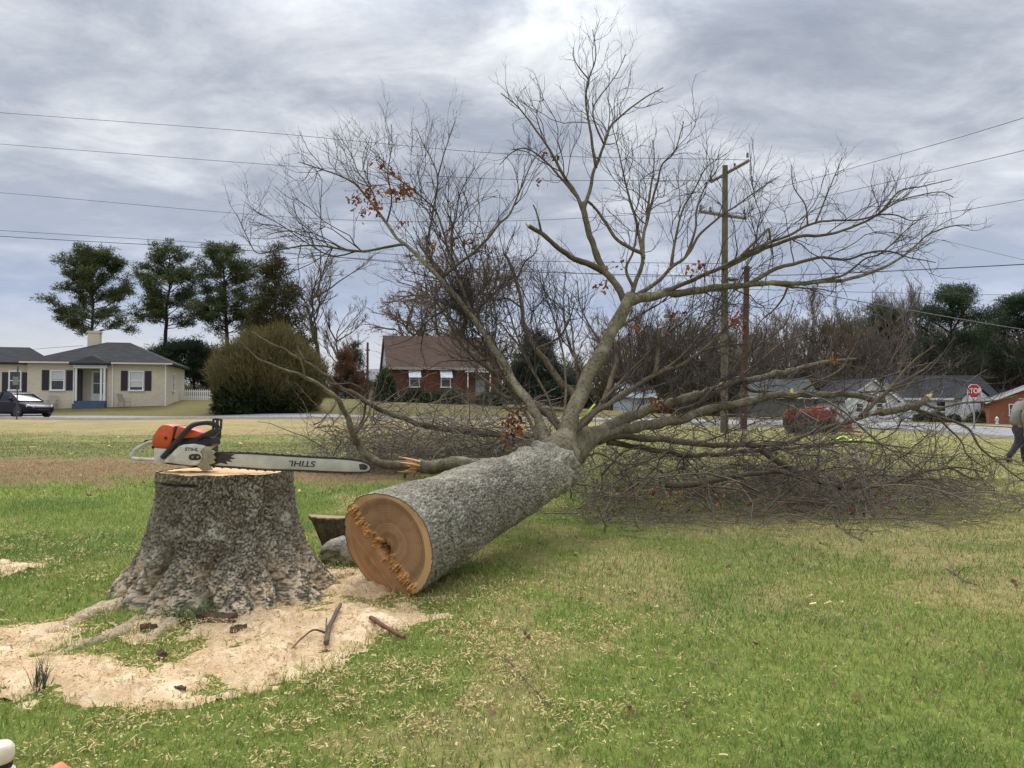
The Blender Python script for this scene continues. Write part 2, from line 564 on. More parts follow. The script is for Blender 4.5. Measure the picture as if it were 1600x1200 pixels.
def sawmask(x, y):
    m = np.zeros(len(x))
    for sx, sy, s, w in SAWP:
        m = m + w * np.exp(-(((x - sx) / (s * 1.15)) ** 2 + ((y - sy) / (s * 1.0)) ** 2))
    q = np.stack([x * 5, y * 5, x * 0], 1)
    q2 = np.stack([x * 19, y * 19, x * 0 + 4], 1)
    for px_, py_, s, w in HOLE:
        m = m - w * np.exp(-(((x - px_) / s) ** 2 + ((y - py_) / s) ** 2))
    m = np.clip(m, 0, 1.5)
    return (1 - np.exp(-m * 1.1)) * (0.25 + 1.35 * fbm(q, 3, 3)) + (fbm(q2, 3, 9) - 0.5) * 0.55 * sstep(.05, .4, m) * (1 - .5 * sstep(.8, 1.4, m))

def zone(x, y):
    """tan fraction, brown fraction, pale fraction, deep fraction of the lawn at x, y"""
    n1 = fbm(np.stack([x * 0.55, y * 0.4, x * 0], 1), 4, 21)
    n2 = fbm(np.stack([x * 2.6, y * 2.0, x * 0 + 3], 1), 3, 27)
    n3 = fbm(np.stack([x * 0.9, y * 0.9, x * 0 + 9], 1), 3, 33)
    nn = 0.55 * n1 + 0.45 * n2
    px = x / np.maximum(y, 0.5) * F + 800
    right = sstep(800, 1300, px) * sstep(2.6, 4.6, y)
    tan = sstep(0.53 - 0.08 * right, 0.64 - 0.05 * right, nn) * (0.6 + 0.2 * right)
    tan = np.maximum(tan, right * (.32 + sstep(4.0, 8, y) * 0.18))
    tan = np.maximum(tan, sstep(13, 17, y) * 0.15)
    tan = tan * (1 - .55 * sstep(9, 16, y))
    left = 1 - sstep(560, 760, px)
    brown = left * sstep(9.3, 10.6, y + (n2 - .5) * 2.5) * (1 - sstep(13.2, 15.0, y + (n2 - .5) * 3)) * 0.85
    pale = sstep(25.5, 28.5, y + (n3 - .5) * 3) * (0.95 - 0.35 * sstep(0.45, 0.6, n1)) * (1 - sstep(700, 1150, px) * 0.92)
    deep = sstep(0.5, 0.62, n3) * 0.75
    return np.clip(tan, 0, 1), brown, np.clip(pale, 0, 1), deep

def lawn_col(x, y):
    t, b, p, dp = zone(x, y)
    far = sstep(7.5, 17, y)[:, None]
    c = C_GREEN * (1 - dp[:, None]) + C_DEEP * dp[:, None]
    c = c * (1 - far * 0.8) + C_OLIVE * far * 0.8
    for w, k in ((t, C_TAN), (b, C_BROWN), (p, C_PALE)):
        c = c * (1 - w[:, None]) + k * w[:, None]
    # banks and lawns across the road
    over = sstep(43.0, 46.0, y)[:, None]
    c = c * (1 - over) + (np.array(lin((112, 106, 72))) * over)
    return c

def build_ground():
    na = 420
    ang = []
    # finer fan in front, coarser behind
    a1 = np.linspace(R(-52), R(52), 300); a2 = np.linspace(R(52), R(308), 90)[1:-1]
    ang = np.concatenate([a1, a2]); na = len(ang)
    rad = np.concatenate([[0.25, 0.8], np.geomspace(1.4, 60, 140), np.geomspace(62, 1500, 40)])
    A, Rr = np.meshgrid(ang, rad)
    x = (np.sin(A) * Rr).ravel(); y = (np.cos(A) * Rr).ravel()
    z = gz(x, y)
    V = np.stack([x, y, z], 1)
    V = np.vstack([V, [[0, 0, gz1(0, 0)]]])
    nr = len(rad)
    idx = np.arange(nr * na).reshape(nr, na)
    a = idx[:-1]; b = idx[1:]; c = np.roll(b, -1, 1); d = np.roll(a, -1, 1)
    Q = np.stack([a, d, c, b], -1).reshape(-1, 4)
    T = np.stack([np.full(na, nr * na), np.roll(idx[0], -1), idx[0]], 1)
    me = np_mesh('lawn_ground', V, [Q, T], None)
    col = lawn_col(V[:, 0], V[:, 1])
    near = 1 - sstep(6, 22, np.hypot(V[:, 0], V[:, 1]))[:, None]
    soil = np.array(lin((84, 78, 50)))
    col = col * (1 - near * 0.45) + soil * near * 0.45
    vcol(me, 'Col', col)
    m = bpy.data.materials.new('lawn_soil'); m.use_nodes = True
    nt = m.node_tree; bs = nt.nodes['Principled BSDF']; N = nt.nodes.new; L = nt.links.new
    bs.inputs['Roughness'].default_value = 0.95; bs.inputs['Specular IOR Level'].default_value = 0.1
    at = N('ShaderNodeAttribute'); at.attribute_name = 'Col'
    tc = N('ShaderNodeTexCoord')
    def nz(s, d, mpv=None):
        n = N('ShaderNodeTexNoise'); n.inputs['Scale'].default_value = s; n.inputs['Detail'].default_value = d; n.inputs['Roughness'].default_value = 0.7
        L(tc.outputs['Object'], n.inputs['Vector']); return n.outputs['Fac']
    r = N('ShaderNodeValToRGB'); L(nz(14, 8), r.inputs[0])
    r.color_ramp.elements[0].position = 0.3; r.color_ramp.elements[0].color = (0.55, 0.55, 0.5, 1)
    r.color_ramp.elements[1].position = 0.7; r.color_ramp.elements[1].color = (1.3, 1.25, 1.15, 1)
    r2 = N('ShaderNodeValToRGB'); L(nz(1.1, 6), r2.inputs[0])
    r2.color_ramp.elements[0].position = 0.3; r2.color_ramp.elements[0].color = (0.82, 0.86, 0.8, 1)
    r2.color_ramp.elements[1].position = 0.7; r2.color_ramp.elements[1].color = (1.15, 1.1, 1.05, 1)
    mx = N('ShaderNodeMix'); mx.data_type = 'RGBA'; mx.blend_type = 'MULTIPLY'; mx.inputs[0].default_value = 1
    L(at.outputs['Color'], mx.inputs[6]); L(r.outputs[0], mx.inputs[7])
    m2 = N('ShaderNodeMix'); m2.data_type = 'RGBA'; m2.blend_type = 'MULTIPLY'; m2.inputs[0].default_value = 1
    L(mx.outputs[2], m2.inputs[6]); L(r2.outputs[0], m2.inputs[7])
    L(m2.outputs[2], bs.inputs['Base Color'])
    bp = N('ShaderNodeBump'); bp.inputs['Strength'].default_value = 0.7; bp.inputs['Distance'].default_value = 0.05
    L(nz(9, 8), bp.inputs['Height']); L(bp.outputs[0], bs.inputs['Normal'])
    me.materials.append(m)
    o = link('lawn_ground', me)
    setp(o, 'wide lawn of patchy green and straw coloured grass', None, None, 'structure')
build_ground()

def strip(name, A, B, m, label, lift, thick=0.0, nseg=40, kind='structure', cross=4):
    """sheet between two world polylines, lying on the ground"""
    A = resample(cr(A, 8), nseg); B = resample(cr(B, 8), nseg)
    V = []
    for k in range(cross + 1):
        t = k / cross
        p = A * (1 - t) + B * t
        V.append(np.stack([p[:, 0], p[:, 1], gz(p[:, 0], p[:, 1]) + lift], 1))
    V = np.array(V)              # cross+1, nseg, 3
    idx = np.arange((cross + 1) * nseg).reshape(cross + 1, nseg)
    Q = np.stack([idx[:-1, :-1], idx[:-1, 1:], idx[1:, 1:], idx[1:, :-1]], -1).reshape(-1, 4)
    me = np_mesh(name, V.reshape(-1, 3), [Q], m)
    o = link(name, me)
    return setp(o, label, None, None, kind)

M_ASPH = mat('asphalt', (0.25, 0.245, 0.24), 0.9, 0.12, 3.0, 0.3, 60)
M_CONC = mat('concrete', (0.48, 0.46, 0.43), 0.9, 0.12, 4.0, 0.2, 40)
def build_roads():
    near = [(-500, 44), (-200, 42), (0, 41), (300, 41), (650, 41.5), (900, 42), (1150, 42), (1380, 41), (1600, 31.5), (1800, 27), (2100, 24)]
    def pt(px, d): return ((px - 800) / F * d, d)
    A = [pt(p, d) for p, d in near]
    B = [pt(p, d + w) for (p, d), w in zip(near, (5.5, 5.5, 5.5, 5.5, 5.5, 6, 9, 17, 13, 11, 11))]
    strip('street', A, B, M_ASPH, 'pale grey asphalt street beyond the lawn', 0.07, nseg=120, cross=10)
    # concrete kerb band along the lawn side of the street
    An = [(x, y - 0.14) for x, y in A]
    a = resample(cr(A, 8), 120); b = resample(cr(An, 8), 120)
    V = []; 
    for p, dz in ((b, -0.1), (b, 0.14), (a, 0.14), (a, -0.1)):
        V.append(np.stack([p[:, 0], p[:, 1], gz(p[:, 0], p[:, 1]) + dz], 1))
    V = np.array(V); n = 120
    idx = np.arange(4 * n).reshape(4, n)
    Q = np.stack([idx[:-1, :-1], idx[:-1, 1:], idx[1:, 1:], idx[1:, :-1]], -1).reshape(-1, 4)
    o = link('kerb', np_mesh('kerb', V.reshape(-1, 3), [Q], M_CONC, False)); setp(o, 'low concrete kerb along the street', None, None, 'structure')
    # house driveway and front walk
    A = [pt(-120, 47.2), pt(20, 47.4), pt(80, 47.6)]; B = [pt(-120, 53), pt(10, 52), pt(70, 51.5)]
    strip('driveway', A, B, mat('driveway_concrete', (0.16, 0.15, 0.145), 0.9, 0.15, 3.0), 'dark driveway beside the cream house', 0.07, nseg=16)
    # far kerb strip and paved apron by the right hand houses
    A = [pt(1180, 60), pt(1380, 62.5), pt(1600, 47), pt(1760, 41)]; B = [pt(1180, 64), pt(1380, 66), pt(1600, 50), pt(1760, 43)]
    strip('pavement', A, B, mat('verge', lin((170, 140, 110)), 0.95, 0.15, 2.0), 'bare tan verge beyond the street', 0.09, nseg=40)
build_roads()

# ------------------------------------------------------------------ grass
def blades(x, y, z, length, width, col, lean, rng):
    n = len(x)
    az = rng.random(n) * 2 * math.pi
    la = rng.random(n) * 2 * math.pi
    s = np.stack([np.cos(az), np.sin(az), np.zeros(n)], 1) * width[:, None] * 0.5
    ld = np.stack([np.cos(la), np.sin(la), np.zeros(n)], 1)
    up = np.array([0, 0, 1.0])
    base = np.stack([x, y, z], 1)
    m = base + up * (length * 0.6 * np.sqrt(np.clip(1 - (lean * .55) ** 2, .05, 1)))[:, None] + ld * (length * 0.6 * lean * .55)[:, None]
    t = m + up * (length * 0.5 * np.sqrt(np.clip(1 - lean ** 2, 0.0, 1)) - length * 0.12 * (lean > .85))[:, None] + ld * (length * 0.5 * lean)[:, None]
    V = np.stack([base - s, base + s, m - s * .75, m + s * .75, t], 1).reshape(-1, 3)
    i = np.arange(n)[:, None] * 5
    Q = i + np.array([[0, 1, 3, 2]])
    T = i + np.array([[2, 3, 4]])
    C = np.repeat(col, 5, 0)
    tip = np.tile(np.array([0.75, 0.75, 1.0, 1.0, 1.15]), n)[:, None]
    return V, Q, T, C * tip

def build_grass():
    rng = np.random.default_rng(5)
    nb = NB()
    bands = [(.9, 2.05, 2600, .042, .005), (2.05, 3.4, 6600, .040, .0036), (3.4, 5.2, 4500, .043, .0043), (5.2, 8.0, 2600, .048, .006), (8.0, 13, 1000, .055, .009), (13, 21, 420, .042, .012), (21, 30, 110, .036, .018)]
    for d0, d1, dens, ln, wd in bands:
        dm = (d0 + d1) / 2
        area = (d1 - d0) * (1.44 * dm + 3.6)
        wm = 1.44 * d1 + 3.6
        n = int((d1 - d0) * wm * dens)
        d = d0 + (d1 - d0) * rng.random(n)
        d = d[rng.random(n) < (1.44 * d + 3.6) / wm]
        n = len(d)
        x = (rng.random(n) - 0.5) * (1.44 * d + 3.6)
        y = d
        # clumping
        keep = rng.random(n) < 0.45 + 1.0 * fbm(np.stack([x * 6, y * 6, x * 0], 1), 2, 51)
        sm = sawmask(x, y)
        keep &= rng.random(n) > sstep(0.28, 0.66, sm) * 0.985
        t, b, p, dp = zone(x, y)
        keep &= rng.random(n) > b * 0.35
        x, y, sm, t, b, p, dp = [q[keep] for q in (x, y, sm, t, b, p, dp)]
        n = len(x)
        rnd = rng.random(n)
        c = C_GREEN * (1 - dp[:, None]) + C_DEEP * dp[:, None]
        far = sstep(7.5, 17, y)[:, None]
        c = c * (1 - far * .8) + C_OLIVE * far * .8
        dead = rnd < np.clip(0.20 + t * 0.62 + b * .85 + p * .9, 0, .96)
        tc = C_TAN * (1 - b[:, None]) + C_BROWN * b[:, None]
        tc = tc * (1 - p[:, None]) + C_PALE * p[:, None]
        c = np.where(dead[:, None], tc, c)
        c = c * (0.62 + 0.75 * rng.random(n))[:, None]
        c[:, 0] *= (0.88 + 0.28 * rng.random(n)); c[:, 2] *= (0.8 + .4 * rng.random(n))
        L = ln * (0.45 + 0.95 * rng.random(n)) * np.where(dead, .75, 1.0)
        lean = np.clip(np.where(dead, .62, .38) + .66 * rng.random(n), 0, .99)
        w = wd * (0.7 + .6 * rng.random(n))
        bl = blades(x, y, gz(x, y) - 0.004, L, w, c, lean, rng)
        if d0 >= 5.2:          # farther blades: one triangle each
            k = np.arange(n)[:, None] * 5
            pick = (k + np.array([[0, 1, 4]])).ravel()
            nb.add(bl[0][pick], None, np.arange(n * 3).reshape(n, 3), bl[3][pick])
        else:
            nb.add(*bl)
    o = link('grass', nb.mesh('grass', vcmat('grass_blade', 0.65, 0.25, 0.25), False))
    setp(o, 'short patchy green and straw coloured grass blades of the lawn', None, None, 'stuff')
build_grass()

# ------------------------------------------------------------------ sawdust
def build_sawdust():
    rng = np.random.default_rng(8)
    xs = np.arange(-3.4, 0.35, 0.016); ys = np.arange(2.5, 5.9, 0.016)
    X, Y = np.meshgrid(xs, ys)
    x, y = X.ravel(), Y.ravel()
    m = sawmask(x, y)
    q = np.stack([x * 60, y * 60, x * 0], 1)
    z = gz(x, y) + 0.006 + 0.036 * (np.clip(m, 0, 1) - 0.50) + 0.010 * (vnoise(q, 2) - .5) + 0.014 * (vnoise(q * .35, 6) - .5) + 0.035 * (vnoise(q * .12, 16) - .5)
    V = np.stack([x, y, z], 1)
    idx = np.arange(len(x)).reshape(X.shape)
    mm = m.reshape(X.shape)
    ok = (mm[:-1, :-1] > .22) & (mm[1:, 1:] > .22)
    Q = np.stack([idx[:-1, :-1], idx[:-1, 1:], idx[1:, 1:], idx[1:, :-1]], -1)[ok]
    used = np.unique(Q); mp = np.full(len(V), -1); mp[used] = np.arange(len(used))
    ms = mat('sawdust', lin((202, 168, 130)), 0.95, 0.0, 9, 0.7, 160, col2=lin((236, 212, 176)), detail=10, spec=.1, dist=.01)
    o = link('sawdust', np_mesh('sawdust', V[used], [mp[Q]], ms))
    setp(o, 'pale tan sawdust drifted round the stump', None, None, 'stuff')
    # chips and shavings
    n = 190000
    d = np.sqrt(2.1 ** 2 + (6.2 ** 2 - 2.1 ** 2) * rng.random(n))
    x = d * (rng.random(n) * 1.15 - 0.72); y = d
    m = sawmask(x, y)
    px = x / y * F + 800; py = 635 + 1.05 / y * F
    fan = np.exp(-(((px - 520) / 420) ** 2 + ((py - 1085) / 100) ** 2)) * 1.1 + .5 * np.exp(-(((px - 760) / 190) ** 2 + ((py - 985) / 75) ** 2)) \
        + .45 * np.exp(-(((px - 10) / 210) ** 2 + ((py - 880) / 35) ** 2)) + .2 * np.exp(-(((px - 150) / 300) ** 2 + ((py - 1180) / 50) ** 2))
    pat = sstep(.38, .62, fbm(np.stack([x * 7, y * 7, x * 0 + 2], 1), 3, 61))
    pr = np.clip(fan * (0.10 + 1.1 * pat ** 1.5) + sstep(.10, .45, m) * .7 + 0.004, 0, 1)
    k = rng.random(n) < pr
    x, y, m = x[k], y[k], m[k]; n = len(x)
    L = .004 + .026 * rng.random(n) ** 3.2; W = .002 + .0055 * rng.random(n) ** 2
    az = rng.random(n) * 2 * math.pi
    tilt = rng.normal(size=n) * .35
    u = np.stack([np.cos(az) * np.cos(tilt), np.sin(az) * np.cos(tilt), np.sin(tilt)], 1)
    v = np.stack([-np.sin(az), np.cos(az), rng.normal(size=n) * .3], 1)
    z = gz(x, y) + np.where(m > .4, .012 + .05 * (np.clip(m, 0, 1) - .4), .014 + .022 * rng.random(n))
    c = np.stack([x, y, z], 1)
    bow = np.array([0, 0, 1.]) * (L * .10 * rng.random(n))[:, None]
    a = u * L[:, None] / 2; b = v * W[:, None] / 2
    V = np.stack([c - a - b, c - a + b, c - b * .8 + bow, c + b * .8 + bow, c + a - b, c + a + b], 1).reshape(-1, 3)
    i = np.arange(n)[:, None] * 6
    Q = np.concatenate([i + np.array([[0, 2, 3, 1]]), i + np.array([[2, 4, 5, 3]])])
    t = rng.random(n)[:, None]
    C = np.array(lin((176, 150, 102))) * (1 - t) + np.array(lin((216, 196, 144))) * t
    dk = rng.random(n) < .08
    C[dk] = np.array(lin((140, 105, 72)))
    o = link('wood_shavings', NB().add(V, Q, None, np.repeat(C, 6, 0)).mesh('wood_shavings', vcmat('shaving', .9, .1, .1), False))
    setp(o, 'pale wood shavings scattered over the grass in front of the stump', None, None, 'stuff')
build_sawdust()
# ------------------------------------------------------------------ stump
M_BARK_STUMP = bark_mat('stump_bark', lin((84, 76, 64)), lin((162, 153, 134)), lin((184, 182, 164)), 1.0, .6, 1.0)
def dust(m, c):
    nt = m.node_tree; b = nt.nodes['Principled BSDF']
    src = b.inputs['Base Color'].links[0].from_socket
    at = nt.nodes.new('ShaderNodeAttribute'); at.attribute_name = 'Dust'
    mx = nt.nodes.new('ShaderNodeMix'); mx.data_type = 'RGBA'; mx.inputs[7].default_value = (*c, 1)
    nt.links.new(at.outputs['Fac'], mx.inputs[0]); nt.links.new(src, mx.inputs[6]); nt.links.new(mx.outputs[2], b.inputs['Base Color'])
DUST_LATER = lin((212, 190, 160))
M_BARK_TRUNK = bark_mat('trunk_bark', lin((104, 97, 84)), lin((182, 175, 158)), lin((196, 192, 174)), 1.0, .45, 1.0)
def fissure(m, c):
    nt = m.node_tree; b = nt.nodes['Principled BSDF']
    src = b.inputs['Base Color'].links[0].from_socket
    at = nt.nodes.new('ShaderNodeAttribute'); at.attribute_name = 'Fissure'
    mx = nt.nodes.new('ShaderNodeMix'); mx.data_type = 'RGBA'; mx.inputs[7].default_value = (*c, 1)
    nt.links.new(at.outputs['Fac'], mx.inputs[0]); nt.links.new(src, mx.inputs[6]); nt.links.new(mx.outputs[2], b.inputs['Base Color'])
fissure(M_BARK_TRUNK, lin((66, 58, 48)))
fissure(M_BARK_STUMP, lin((54, 46, 38)))
dust(M_BARK_STUMP, DUST_LATER)
M_BARK_LIMB = bark_mat('limb_bark', lin((72, 64, 51)), lin((142, 132, 110)), lin((158, 156, 128)), .8, .55, 1.0)
M_BRANCH = bark_mat('branch_bark', lin((64, 54, 44)), lin((118, 105, 86)), lin((136, 130, 106)), 1.0, .3, .4)
M_TWIG = mat('twig_bark', lin((66, 55, 48)), .9, .25, 6, 0)
M_WOOD = vcmat('cut_wood', .75, 0, .2)
ST = np.array([*( (357 - 800) / F * 4.25,), 4.25]); STZ = 0.07
STUMP_TOP = 0.70

def wood_cols(a, b, R0, pith=(0, 0), seed=3, dark=lin((118, 90, 68)), mid=lin((178, 142, 106)), sap=lin((200, 162, 116))):
    dx, dy = a - pith[0], b - pith[1]
    r = np.hypot(dx, dy); th = np.arctan2(dy, dx)
    q = np.stack([np.cos(th) * 1.4 + 5, np.sin(th) * 1.4, r * 9], 1)
    rr = r * (1 + .16 * (fbm(q, 3, seed) - .5))
    ring = 0.5 + 0.5 * np.sin(rr * 2 * math.pi / .0125 + 3 * vnoise(np.stack([rr * 40, rr * 0, rr * 0], 1), seed + 5))
    w = (vnoise(np.stack([rr * 55, rr * 0 + 2, rr * 0], 1), seed + 8) * .6 + ring * .4)
    c = np.array(dark) * (1 - w[:, None]) + np.array(mid) * w[:, None]
    ray_ = vnoise(np.stack([th * 40, r * 3, r * 0], 1), seed + 2)
    c = c * (0.9 + .2 * ray_)[:, None]
    f = sstep(.86, .90, np.hypot(a, b) / R0 + .03 * (vnoise(np.stack([np.cos(th) * 3, np.sin(th) * 3, th * 0], 1), seed + 6) - .5))
    return c * (1 - f[:, None]) + np.array(sap) * f[:, None]

def build_stump():
    rng = np.random.default_rng(3)
    t = thing('tree_stump', 'broad grey barked tree stump with flared roots and chainsaw on top', 'stump', (ST[0], ST[1], STZ))
    na, nz_ = 470, 170
    th = np.linspace(0, 2 * math.pi, na, endpoint=False)
    H = STUMP_TOP - STZ
    zz = np.linspace(-0.14, H, nz_)
    TH, Z = np.meshgrid(th, zz); TH = TH.ravel(); Z = Z.ravel()
    h = np.clip(Z, 0, None) / H
    base = np.interp(h, [0, .08, .2, .35, .55, .8, 1], [.575, .53, .472, .425, .388, .356, .348])
    base += np.where(Z < 0, -Z * 1.2, 0)
    lobes = [(200, .07, .24), (228, .07, .2), (262, .06, .25), (300, .08, .22), (338, .05, .28), (20, .05, .3), (80, .1, .3), (140, .1, .3)]
    k = (1 - np.clip(h, 0, 1)) ** 2.6
    Rr = base * (1 - .10 * k)
    for a, amp, wd in lobes:
        dd = np.abs((TH - R(a) + math.pi) % (2 * math.pi) - math.pi)
        Rr = Rr + amp * k * np.exp(-(dd / wd) ** 2)
    # deep folds between the roots
    for a, amp, wd in [(246, .13, .07), (283, .12, .06), (318, .10, .07), (358, .07, .08), (222, .08, .05), (265, .05, .04), (300, .05, .04), (110, .06, .1)]:
        dd = np.abs((TH + .10 * np.sin(h * 9 + a) - R(a) + math.pi) % (2 * math.pi) - math.pi)
        Rr = Rr - amp * k * np.exp(-(dd / wd) ** 2)
    p = np.stack([np.cos(TH) * Rr, np.sin(TH) * Rr, Z], 1)
    Rr = Rr + (fbm(p * np.array([5, 5, 3.]), 4, 12) - .5) * (.05 + .06 * k)
    p = np.stack([np.cos(TH) * Rr, np.sin(TH) * Rr, Z], 1)
    wv = (np.stack([fbm(p * 14 + 3, 3, 70), fbm(p * 14 + 9, 3, 71), fbm(p * 14 + 17, 3, 72)], 1) - .5) * 1.8
    f1, f2 = worley(p * np.array([74, 74, 23.]) + wv * 1.9, 4)
    pl = sstep(.0, .22, f2 - f1) * (.65 + .5 * vnoise(p * np.array([58, 58, 22.]), 5))
    fis = (1 - sstep(.03, .26, f2 - f1)) * (.22 + .45 * vnoise(p * 7, 23))
    q = fbm(p * 70, 3, 15)
    edge = sstep(0, .05, H - Z)
    Rr = Rr + (pl - .55) * .017 + (q - .5) * .016 + (fbm(p * np.array([30, 30, 5.]), 3, 19) - .5) * .036
    # dark sawn slot just under the rim on the front left
    sl_ = np.exp(-((Z - (H - .055)) / .006) ** 2) * sstep(R(210), R(216), TH) * (1 - sstep(R(262), R(268), TH))
    Rr = Rr - .045 * sl_
    V = np.stack([np.cos(TH) * Rr, np.sin(TH) * Rr, Z], 1)
    top = Z > H - 1e-6
    rim = (vnoise(np.stack([np.cos(th) * 4, np.sin(th) * 4, th * 0], 1), 8) - .5) * .008
    V[-na:, 2] += rim
    idx = np.arange(na * nz_).reshape(nz_, na)
    Q = np.stack([idx[:-1], np.roll(idx, -1, 1)[:-1], np.roll(idx, -1, 1)[1:], idx[1:]], -1).reshape(-1, 4)
    me = np_mesh('bark', V, [Q], M_BARK_STUMP)
    du = sstep(.26, .0, Z + (fbm(p * 6, 3, 33) - .5) * .22) * sstep(.44, .58, fbm(p * 38, 3, 34) + .12 * (pl - .5))
    vcol(me, 'Dust', np.repeat(du[:, None], 3, 1)); vcol(me, 'Fissure', np.repeat(fis[:, None], 3, 1)); link('bark', me, t)
    # sawn top, a few millimetres below the bark rim
    nr = 24
    rr = np.linspace(0, 1, nr + 1)[1:]
    rimR = Rr[-na:]
    A = (rr[:, None] * rimR[None] * np.cos(th)[None]).ravel(); B = (rr[:, None] * rimR[None] * np.sin(th)[None]).ravel()
    zt = H - .004 + (rr[:, None] * 0 + rr[:, None] ** 8 * rim[None]).ravel() + .004 * np.sin(A * 90 + B * 20) * .3
    V = np.vstack([np.stack([A, B, zt], 1), [[0, 0, H - .004]]])
    idx = np.arange(nr * na).reshape(nr, na)
    Q = np.stack([idx[:-1], idx[1:], np.roll(idx, -1, 1)[1:], np.roll(idx, -1, 1)[:-1]], -1).reshape(-1, 4)
    T = np.stack([np.full(na, nr * na), idx[0], np.roll(idx[0], -1)], 1)
    me = np_mesh('sawn_top', V, [Q, T], M_WOOD)
    c = wood_cols(V[:, 0], V[:, 1], .345, seed=9, dark=lin((206, 160, 112)), mid=lin((232, 194, 144)), sap=lin((236, 202, 152)))
    vcol(me, 'Col', c)
    link('sawn_top', me, t)
    # surface roots running off to the left, dusted with sawdust
    mroot = mat('dusty_root', lin((140, 120, 98)), .95, 0, 40, .8, 60, col2=lin((212, 188, 152)))
    for pts, r0, r1 in (([(225, 925), (165, 950), (105, 978), (50, 1002), (0, 1020)], .085, .02),
                        ([(262, 950), (225, 968), (170, 996), (120, 1010), (70, 1032)], .07, .015),
                        ([(300, 950), (250, 985), (222, 1010)], .07, .02),
                        ([(470, 930), (520, 905), (548, 898)], .07, .02)):
        w = [G(a, b) for a, b in pts]
        w[0] = w[0] * .6 + np.array([ST[0], ST[1], STZ]) * .4
        c = cr(np.array(w), 10)
        c[:, :2] += (rng.random((len(c), 2)) - .5) * .015
        n = len(c)
        r = np.linspace(r0, r1, n) * (.85 + .3 * (rng.random(n) - .5))
        c[:, 2] -= r * .42
        V, Q = tubes(c[None], r[None], 14)
        V += (fbm(V * 22, 4, 44)[:, None] - .5) * .06
        link('root', np_mesh('root', V - np.array([ST[0], ST[1], STZ]), [Q], mroot), t)
build_stump()

